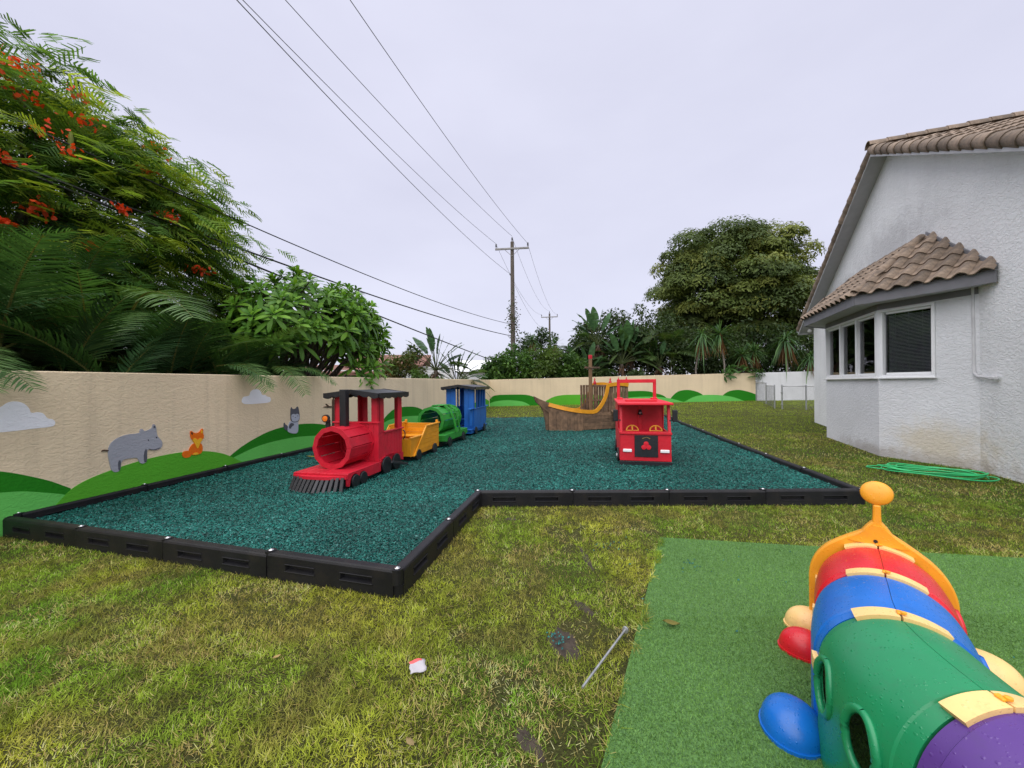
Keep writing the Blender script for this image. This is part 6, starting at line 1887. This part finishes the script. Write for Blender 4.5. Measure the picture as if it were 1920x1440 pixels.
def plumeria(label, X, Y, crown, r, n, seed, meshes=ROS, group=None, extra=(), sc_=1.0):
    rng = np.random.default_rng(seed)
    t = thing('plumeria_tree', label, 'tree', (X, Y, 0), 0, group)
    d = rdirs(rng, n * 4); d = d[d[:, 2] > -.35][:n]
    rr = rng.uniform(.55, 1.0, len(d)) ** .5
    tips = np.array(crown) + d * np.array(r) * rr[:, None]
    tips[:, 2] += .18 * np.sin(tips[:, 0] * 3 + 1) * np.cos(tips[:, 1] * 2.4)
    tips = np.concatenate([tips, np.array(extra).reshape(-1, 3)]) if len(extra) else tips
    dd = np.concatenate([d, np.tile([[.4, -.4, -.2]], (len(extra), 1))]) if len(extra) else d
    for p, v in zip(tips, dd):
        o = put('leaf_rosette', meshes[int(rng.integers(len(meshes)))], None, t, loc=p)
        ax = Vector((v[0] * .8, v[1] * .8, max(v[2], .1) + .55)).normalized()
        o.rotation_mode = 'QUATERNION'
        o.rotation_quaternion = ax.to_track_quat('Z', 'Y')
        s = sc_ * rng.uniform(.8, 1.2); o.scale = (s, s, s)
    mb = MB()
    fork = [Vector((rng.uniform(-.5, .5), rng.uniform(-.5, .5), rng.uniform(1.0, 1.5))) for _ in range(6)]
    for q in fork: limb(mb, (q.x * .2, q.y * .2, -.3), q, .075, .05, .05, rng)
    # joints half way out, then twigs
    jt = np.array(crown) + d[::5] * np.array(r) * .55
    for j in jt:
        q = fork[int(rng.integers(6))]; limb(mb, q, Vector(j), .042, .026, .08, rng, 4)
    for p in tips:
        k = int(np.argmin(np.linalg.norm(jt - p, axis=1))); limb(mb, Vector(jt[k]), Vector(p), .020, .013, .08, rng, 3)
    mb.build('trunk', M['bark'], t, smooth=True)
    return t
px_, py_ = bw(6.1, 1.75)
ex = [(2.1 - .25, .3, 1.75), (2.2 - .1, .1, 1.6), (1.95, -.1, 1.95), (2.2, .45, 1.95), (2.35, .1, 1.5)]
plumeria('spreading plumeria tree with bright rosettes of leaves rising over the mural wall', px_, py_, (.2, .95, 3.05), (1.85, 3.15, 1.7), 288, 31, extra=[(1.75, .5, 1.85), (1.9, .9, 2.05), (1.6, .3, 2.1), (1.8, 1.2, 2.2), (1.85, .7, 1.7), (1.65, .9, 2.4), (1.5, 1.9, 2.2), (1.6, 2.6, 2.3)], sc_=1.22)
ROS2 = [rosette_mesh(850 + i, 12, .42, .11, ((.045, .115, .025), (.055, .13, .028))) for i in range(3)]
plumeria('small plumeria branch hanging over the white wall by the house', 15.2, 25.9, (-.2, -.7, 2.05), (1.35, .75, .55), 16, 37, ROS2, sc_=1.25)
shrub('small mid green tree behind the plumeria, next to the shingle roof', -5.6, 20.2, 0, 1.2, 3.9, 902, [(.065, .105, .024), (.09, .11, .03), (.12, .085, .03)], per=90, ncl=34, L=.17, W=.09, name='small_tree', cat='tree')
for i, (x, y) in enumerate(((-3.75, 17.2), (-3.6, 18.6), (-3.2, 19.4))):
    shrub('small bright sapling just above the mural wall, %s from the left' % ordn[i], x - .5, y, 0, .3, 2.5, 910 + i, [(.08, .15, .03), (.06, .12, .025)], per=30, ncl=12, L=.18, W=.09, name='sapling', cat='shrub')

# ---- paddle-leaved bird of paradise
def paddle_mesh(seed, L=1.25, W=.42, pet=1.0, droop=.3, col=(.045, .105, .042), torn=5):
    rng = np.random.default_rng(seed)
    parts = []
    s = np.linspace(0, 1, 7)
    def cv(s): return np.stack([(pet + L) * s * (1 - .18 * droop * s), 0 * s, (pet + L) * (.06 * s - droop * s ** 2.4 * .6)], -1)
    tp = pet / (pet + L)
    c = cv(s * tp)
    quads = []
    for k in range(6):
        w = .022
        quads.append(np.stack([c[k] + [0, -w, 0], c[k] + [0, w, 0], c[k + 1] + [0, w, 0], c[k + 1] + [0, -w, 0]])); quads.append(np.stack([c[k] + [0, 0, -w], c[k] + [0, 0, w], c[k + 1] + [0, 0, w], c[k + 1] + [0, 0, -w]]))
    parts.append((np.array(quads), np.array([(0, 1, 2, 3)]), np.array([.10, .13, .05])))
    # blade: strips each side with tears
    nb_ = 11
    t = np.linspace(tp, 1, nb_ + 1); q = cv(t)
    prof = np.sin(np.pi * np.clip((t - tp) / (1 - tp) * .93 + .055, 0, 1)) ** .62 * W * .5
    for sg in (-1, 1):
        blk = []
        for k in range(nb_):
            g = .0 if rng.random() > .45 else .25
            a, b = q[k], q[k + 1] + (q[k] - q[k + 1]) * g * .5
            lift = .16
            dz = -rng.uniform(0, .05)
            oa = a + np.array([0, sg * prof[k], prof[k] * lift + dz]); ob = b + np.array([0, sg * prof[k + 1], prof[k + 1] * lift + dz])
            blk.append(np.stack([q[k], q[k + 1], ob, oa]))
        parts.append((np.array(blk), np.array([(0, 1, 2, 3)]), np.array(col) * rng.uniform(.8, 1.25, (nb_, 1))))
    V, F, C = stack(parts)
    me = np_mesh('paddle_leaf', V, F, C); me.materials.append(M['leaf_glossy'])
    return me
PAD = [paddle_mesh(950 + i, droop=d, col=c, W=.52) for i, (d, c) in enumerate(((.12, (.070, .150, .060)), (.35, (.062, .130, .052)), (.7, (.075, .140, .052)), (1.1, (.085, .135, .045))))]
def paddle_plant(label, X, Y, z0, trunk, nleaf, az, seed, s0=1.0, dead=6):
    rng = np.random.default_rng(seed)
    t = thing('bird_of_paradise', label, 'plant', (X, Y, z0), 0, 'paddle leaved plants beyond the walls')
    top = Vector(trunk)
    mb = MB(); limb(mb, (0, 0, -.3), top, .14, .11, .04, rng); mb.build('trunk', M['bark'], t, smooth=True)
    for i in range(nleaf):
        f = (i + .5) / nleaf * 2 - 1
        o = put('paddle_leaf', PAD[min(3, int(abs(f) * 3.6))], None, t, loc=top)
        el = 88 - abs(f) * 78 + rng.uniform(-8, 8)
        o.rotation_euler = (rng.uniform(-.5, .5), -rad(el), az + (0 if f > 0 else math.pi) + rng.uniform(-.35, .35))
        s = s0 * rng.uniform(.8, 1.15); o.scale = (s, s, s)
    n = dead * 6
    P = np.array(top) + rng.normal(0, .08, (n, 3)) - np.array([0, 0, .15])
    a = rng.uniform(0, 6.28, n)
    Vv, T = leaf_arrays(P, np.stack([np.cos(a), np.sin(a), rng.uniform(-1.6, -.4, n)], -1), rdirs(rng, n), rng.uniform(.4, .9, n) * s0, .07 * s0, (0, .5, 1), (.5, 1, .3), droop=.5)
    V, F, C = stack([(Vv, T, np.array([.12, .07, .04]) * rng.uniform(.5, 1.4, (n, 1)))])
    put('dead_leaf_skirt', np_mesh('dead_leaf_skirt', V, F, C), M['leaf'], t)
    return t
paddle_plant('bird of paradise plant standing above the left wall beside the shingle roof', -3.95, 20.5, 0, (-.1, 0, 2.35), 20, .1, 961, .95)
paddle_plant('lower bird of paradise plant leaning right over the mural wall', -3.1, 20.9, 0, (.1, 0, 1.6), 18, .0, 962, .95)
shrub('loose pale green bush at the end of the mural wall', -2.7, 22.6, 0, .7, 2.3, 963, [(.07, .13, .03), (.06, .11, .028)], per=60, ncl=18, L=.25, W=.07)
bp_spec = [(6.6, 27.3, (-.5, 0, 4.1), 12, .15, 1.15, 'tall bird of paradise plant with a leaning trunk above the play ship mast'), (7.5, 26.6, (.1, 0, 2.7), 11, -.1, 1.1, 'bird of paradise fan of upright leaves behind the back wall above the truck'),
           (5.4, 26.4, (-.1, 0, 1.9), 10, .2, .95, 'low bird of paradise plant behind the ship mast'), (5.0, 28.2, (-.3, 0, 2.6), 9, .0, .8, 'sparse bird of paradise plant left of the tall leaning one'), (8.4, 27.4, (.2, 0, 3.4), 10, .4, 1.0, 'bird of paradise plant right of the upright fan'),
           (10.2, 26.6, (0, 0, 2.5), 8, .3, .9, 'bird of paradise plant with a pale yellow green leaf in the dark thicket')]
for i, (x, y, tr_, n, az, s0, lab) in enumerate(bp_spec): paddle_plant(lab, x, y, .2, tr_, int(n * 1.6), az, 970 + i, s0)

# ---- yuccas: strap-leaved heads on bare stems
def yucca_head(seed, n=85, L=.85, W=.05, cols=((.055, .120, .040), (.085, .165, .050), (.040, .090, .032)), droop=.35):
    rng = np.random.default_rng(seed)
    a = rng.uniform(0, 6.283, n); el = rng.uniform(-.75, 1.45, n)
    D = np.stack([np.cos(a) * np.cos(el), np.sin(a) * np.cos(el), np.sin(el)], -1); U = np.stack([-np.cos(a) * np.sin(el), -np.sin(a) * np.sin(el), np.cos(el)], -1)
    Vv, T = leaf_arrays(D * .04, D, U, L * rng.uniform(.7, 1.1, n), W, (0, .3, .7, 1), (.7, 1, .75, .03), droop=droop * rng.uniform(.4, 1.6, n), fold=.15)
    V, F, C = stack([(Vv, T, np.array(cols)[rng.integers(0, len(cols), n)] * rng.uniform(.8, 1.25, (n, 1)))])
    me = np_mesh('leaf_head', V, F, C); me.materials.append(M['leaf_glossy']); return me
def skirt_mesh(seed, n=60, L=1.0):
    rng = np.random.default_rng(seed)
    a = rng.uniform(0, 6.283, n)
    D = np.stack([np.cos(a) * .32, np.sin(a) * .32, -np.ones(n)], -1)
    Vv, T = leaf_arrays(rng.normal(0, .05, (n, 3)), D, rdirs(rng, n), L * rng.uniform(.5, 1.1, n), .045, (0, .5, 1), (.7, 1, .1))
    V, F, C = stack([(Vv, T, np.array([.25, .13, .055]) * rng.uniform(.5, 1.3, (n, 1)))])
    me = np_mesh('dry_skirt', V, F, C); me.materials.append(M['leaf']); return me
YH = [yucca_head(1000 + i) for i in range(3)] + [yucca_head(1005, droop=.9)]
SK = [skirt_mesh(1010 + i) for i in range(2)]
def yucca(label, X, Y, z0, h, s, seed, skirt=True, kind=None, lean=0.0):
    rng = np.random.default_rng(seed)
    t = thing('yucca', label, 'yucca', (X, Y, z0), rng.uniform(0, 6), 'yuccas behind the back wall')
    top = Vector((lean, 0, h))
    mb = MB(); limb(mb, (0, 0, -.3), top, .07, .05, .05, rng); mb.build('stem', M['bark_pale'], t, smooth=True)
    put('leaf_head', YH[kind if kind is not None else int(rng.integers(3))], None, t, loc=top).scale = (s,) * 3
    if skirt: put('dry_skirt', SK[int(rng.integers(2))], None, t, loc=top - Vector((0, 0, .1))).scale = (s * .9,) * 3
    return t
yu = [(1.55, 29.5, 4.7, .9, 0, True, 'yucca head rising above the vine hedge just right of the near pole'), (3.2, 28.5, 4.3, .95, None, True, 'yucca with a brown skirt left of the thin palms'), (12.7, 26.3, 4.4, 1.25, 3, True, 'drooping dark yucca above the middle of the back wall'),
      (14.0, 26.6, 4.6, 1.35, None, True, 'tall spiky yucca behind the wall under the big tree'), (15.3, 26.2, 3.2, 1.1, None, True, 'lower spiky yucca behind the beige wall, left of a twin'), (16.2, 26.4, 3.4, 1.05, None, True, 'lower spiky yucca with a tan skirt right of its twin'),
      (18.4, 26.5, 4.1, 1.5, 3, True, 'large dark yucca near the house eave'), (19.6, 25.9, 2.9, 1.2, 3, True, 'yucca with a long straw coloured dead skirt beside the house'), (2.5, 29.2, 3.3, .9, None, True, 'short yucca in the hedge between the two poles')]
for i, (x, y, h, s, kd, sk, lab) in enumerate(yu): yucca(lab, x, y - (.65 if x > 10 else 0), .2, h, s * (1.25 if x > 10 else 1.15), 1100 + i, sk, kd)

# ---- hedges and thicket behind the back wall
HG = [(.060, .130, .026), (.078, .160, .030), (.046, .105, .024)]
hedge = [(-.9, 26.2, 1.0, 3.1, HG, 'vine covered bush at the wall corner left of the near pole'), (.45, 26.1, 1.1, 3.6, HG, 'green vine bush wrapped round the foot of the near utility pole'), (2.2, 26.2, 1.35, 3.5, [(.075, .125, .024), (.06, .11, .022)], 'rounded yellow green bush right of the near pole'), (3.9, 26.3, 1.2, 3.3, HG, 'green bush behind the bow of the play ship'),
         (2.2, 32.5, 1.6, 6.0, [(.045, .085, .022)], 'conical green tree top behind the vine hedge'), (5.6, 29.5, 1.6, 4.6, DK, 'dark thicket bush behind the ship mast'), (7.6, 29.3, 1.9, 5.6, DK, 'dark thicket bush under the leaning bird of paradise'), (9.6, 28.6, 1.9, 5.2, DK, 'dark thicket bush above the truck'), (9.4, 30.5, 2.0, 7.2, [(.055, .085, .022), (.045, .07, .02)], 'mid green bush filling the gap left of the big tree'),
         (11.6, 28.4, 1.9, 4.8, DK, 'dark thicket bush under the left of the big tree'), (13.6, 28.6, 2.0, 4.6, DK, 'dark thicket bush below the spiky yuccas'), (15.8, 28.6, 2.0, 4.6, DK, 'dark thicket bush below the big tree trunk'), (17.9, 28.6, 2.0, 4.8, DK, 'dark thicket bush left of the house eave'), (20.2, 28.0, 2.0, 4.8, DK, 'dark thicket bush behind the white wall'), (22.6, 28.0, 2.0, 5.0, DK, 'dark thicket bush hidden mostly by the house'),
         (6.3, 26.5, 1.0, 1.9, DK, 'low dark bush filling the foot of the thicket behind the ship'), (8.3, 26.2, 1.0, 1.9, DK, 'low dark bush at the foot of the bird of paradise fan'), (12.4, 31.0, 2.3, 6.2, DK, 'tall dark bush under the left branches of the big tree'), (6.3, 31.0, 1.5, 6.0, [(.040, .065, .022), (.032, .052, .018)], 'taller loose bush behind the bird of paradise')]
for i, (x, y, r, h, cl, lab) in enumerate(hedge):
    shrub(lab, x, y, .15, r * 1.08, h * (1.28 if cl is DK else 1.18), 1200 + i, cl, per=95 if cl is not DK else 80, ncl=44, L=.24, W=.12)
AR2 = [frond_mesh(1.9, 30, .55, dr, 330 + i, c, wl=.05) for i, (dr, c) in enumerate(((.8, (.040, .080, .025)), (1.1, (.050, .090, .025))))]
for i, (x, y, h, n, fl, lab) in enumerate(((4.6, 30.0, 5.2, 9, .75, 'thin pale feather palm rising left of the bird of paradise'), (9.6, 27.2, 4.6, 14, 1.05, 'feather palm with arching fronds above the ladder arch of the truck'), (11.2, 27.0, 3.6, 14, 1.0, 'feather palm with drooping yellowish fronds in the middle thicket'), (10.8, 29.4, 6.0, 12, 1.0, 'taller feather palm silhouetted left of the big tree'), (7.2, 28.6, 3.2, 12, .9, 'low feather palm in the thicket behind the truck'))):
    areca(lab, x, y, .2, h, 3, n, .25, 1300 + i, fl=fl, grp='feather palms behind the back wall', meshes=AR2, pitch=(5, 70))

# ================================================================== lawn grass
HOUSE_POLY = np.array([hw(-4.2, 0, 0)[:2], hw(0, 0, 0)[:2], hw(1.2, .915, 0)[:2], hw(4.23, .915, 0)[:2], hw(5.43, 0, 0)[:2], hw(8.57, 0, 0)[:2], hw(8.57, -8, 0)[:2], hw(-4.2, -8, 0)[:2]])
def lawn():
    rng = np.random.default_rng(77)
    P, Q = [], []
    for (y0, y1, dens, sz, x0, x1) in ((.9, 1.6, 9000, 1.0, -4.5, 2.0), (1.6, 2.6, 21000, 1.0, -5.2, 1.6), (2.6, 3.6, 15000, 1.05, -6, 6.2), (3.6, 5.2, 8500, 1.25, -6, 8.5), (5.2, 8, 3200, 1.6, 4.3, 9.5), (8, 12, 1300, 2.1, 4.5, 11), (12, 16.5, 600, 2.4, 5.5, 15), (16.2, 25, 340, 2.8, -3.2, 20)):
        n = int(dens * (y1 - y0) * (x1 - x0))
        x = rng.uniform(x0, x1, n); y = rng.uniform(y0, y1, n)
        k = (np.abs(x) < 1.75 * y + 1.2) & ~in_poly(x, y, BED) & ~in_poly(x, y, HOUSE_POLY)
        # the turf edge is overgrown
        e = .16 * (vnoise(x + 11, y + 11, .14, 9) * .7 + .3 * vnoise(x + 11, y + 11, .6, 10) - .38)
        inT = in_poly(x - e, y + e * .3, TURF)
        k &= ~inT
        wall = (x - W0[0]) * WD[1] - (y - W0[1]) * WD[0]
        k &= wall > .02
        # bare earth: worn patches, the hole and sod joints
        bare = vnoise(x + 50, y + 50, .42, 31) * .6 + vnoise(x + 50, y + 50, .12, 32) * .4
        th = np.where((x > -.9) & (x < 1.6) & (y < 5), .235, .16)
        strip_ = np.exp(-((x - (.50 + .09 * (y - 3.0))) / .20) ** 2) * (y < 4.9)
        th = th + .16 * strip_
        k &= rng.random(n) < np.clip((bare - th + .09) / .13, .22, 1)
        k &= ((((x - .30) / .075) ** 2 + ((y - 2.37) / .13) ** 2) > .8) | (rng.random(n) < .06)
        cut = np.abs((x - .62) - .10 * (y - 3.2) - .04 * np.sin(y * 9))
        k &= ~((cut < .035) & (y > 2.9) & (y < 4.3) & (vnoise(x + 5, y + 5, .3, 8) > .4))
        P.append(np.stack([x[k], y[k]], -1)); Q.append(np.full(k.sum(), sz))
    P = np.concatenate(P); sz = np.concatenate(Q); n = len(P)
    x, y = P[:, 0], P[:, 1]
    # blades lean in tufts that share a direction
    ta = vnoise(x + 80, y + 80, .08, 41) * 12.0 + rng.normal(0, 1.25, n)
    le = np.clip(rng.normal(.92, .36, n), .1, 1.5)
    D = np.stack([np.cos(ta) * np.sin(le), np.sin(ta) * np.sin(le), np.cos(le)], -1)
    U = nrm(np.stack([-np.cos(ta) * np.cos(le), -np.sin(ta) * np.cos(le), np.sin(le)], -1) + rng.normal(0, .35, (n, 3)))
    L = rng.uniform(.022, .050, n) * (.55 + .45 * sz) * (.75 + .6 * vnoise(x + 3, y + 3, .3, 51)); W = rng.uniform(.0026, .0050, n) * sz
    Z = gz(x, y) + .012 * (vnoise(x + 40, y + 40, 1.3, 5) - .5)
    onT = in_poly(x, y, TURF); Z = Z + .016 * onT; L = L * (1 + .5 * onT)
    P3 = np.stack([x, y, Z - .003], -1)
    Vv, T = leaf_arrays(P3, D, U, L, W, (0, 1), (1, .30), droop=rng.uniform(.05, .5, n))
    green = np.array([.110, .210, .017]); yel = np.array([.285, .300, .036]); straw = np.array([.46, .37, .14]); deep = np.array([.050, .105, .018])
    m1 = np.clip(vnoise(x + 60, y + 60, .55, 61) * 1.3 + vnoise(x + 60, y + 60, 1.8, 62) * .6 - .55, 0, 1)[:, None]
    # fresh green on the far left, dull and deep on the right by the house
    dx = np.clip((x - 1.0) / 3.0, 0, 1)[:, None]
    col = green * (1 - m1) + yel * m1
    col = col * (1 - .55 * dx) + (deep * .55 + green * .45) * (.55 * dx)
    fr = np.clip((-x - 3.2) / 1.5, 0, 1)[:, None] * .5
    col = col * (1 - fr) + np.array([.120, .24, .022]) * fr
    far = np.clip((y - 7) / 8, 0, 1)[:, None]
    col = col * (1 - far) + (np.array([.180, .255, .024]) * (.75 + .5 * vnoise(x, y, 2.0, 63))[:, None]) * far
    thin = (vnoise(x + 50, y + 50, .42, 31) * .6 + vnoise(x + 50, y + 50, .12, 32) * .4) < .27
    dead = rng.random(n) < (.09 + .45 * thin + .20 * (vnoise(x + 70, y + 70, .4, 64) > .62))
    col[dead & (far[:, 0] < .6)] = straw
    # small scale mottling: dull, brown and fresh tufts side by side
    tuft = vnoise(x + 90, y + 90, .06, 71) * .6 + vnoise(x + 90, y + 90, .18, 72) * .4
    brown = np.clip((vnoise(x + 95, y + 95, .16, 73) * .55 + vnoise(x + 95, y + 95, .5, 74) * .45 - .50) * 4.5, 0, 1)[:, None] * (1 - .7 * far) * .55
    col = col * (1 - brown) + np.array([.185, .140, .050]) * brown
    col = col * (.55 + 1.25 * tuft)[:, None]
    col = np.minimum(col * rng.uniform(.7, 1.65, (n, 1)), .6)
    V, F, C = stack([(Vv, T, col)])
    return np_mesh('grass', V, F, C)
tag(put('grass', lawn(), M['grass_blade'], kind='stuff'), 'patchy yellow green lawn grass around the play area', 'grass')
# loose teal crumbs spilled in the hole and on the lawn
def crumbs():
    rng = np.random.default_rng(99)
    P = np.concatenate([rng.normal(0, 1, (26, 2)) * [.035, .045] + [.27, 2.36], rng.normal(0, 1, (16, 2)) * [.10, .10] + [.95, 3.75], rng.normal(0, 1, (14, 2)) * [.05, .05] + [1.55, 3.35], rng.uniform(0, 1, (22, 2)) * [2.0, 1.8] + [.9, 2.0]])
    n = len(P); C = np.concatenate([P, np.full((n, 1), .022)], 1)
    d = rdirs(rng, n) * [1, 1, .3]; s = nrm(np.cross(d, [0, 0, 1])); L = rng.uniform(.007, .014, n)[:, None]
    Vv = np.stack([C - d * L, C + s * L * .6, C + d * L, C - s * L * .6, C + np.array([0, 0, .009])], 1)
    V, F, Cc = stack([(Vv, np.array([(0, 1, 4), (1, 2, 4), (2, 3, 4), (3, 0, 4)]), np.array([.012, .12, .11]) * rng.uniform(.5, 1.6, (n, 1)))])
    return np_mesh('spilled_chips', V, F, Cc)
tag(put('spilled_chips', crumbs(), M['chip'], kind='stuff'), 'few teal rubber crumbs spilled on the lawn and turf edge', 'mulch')
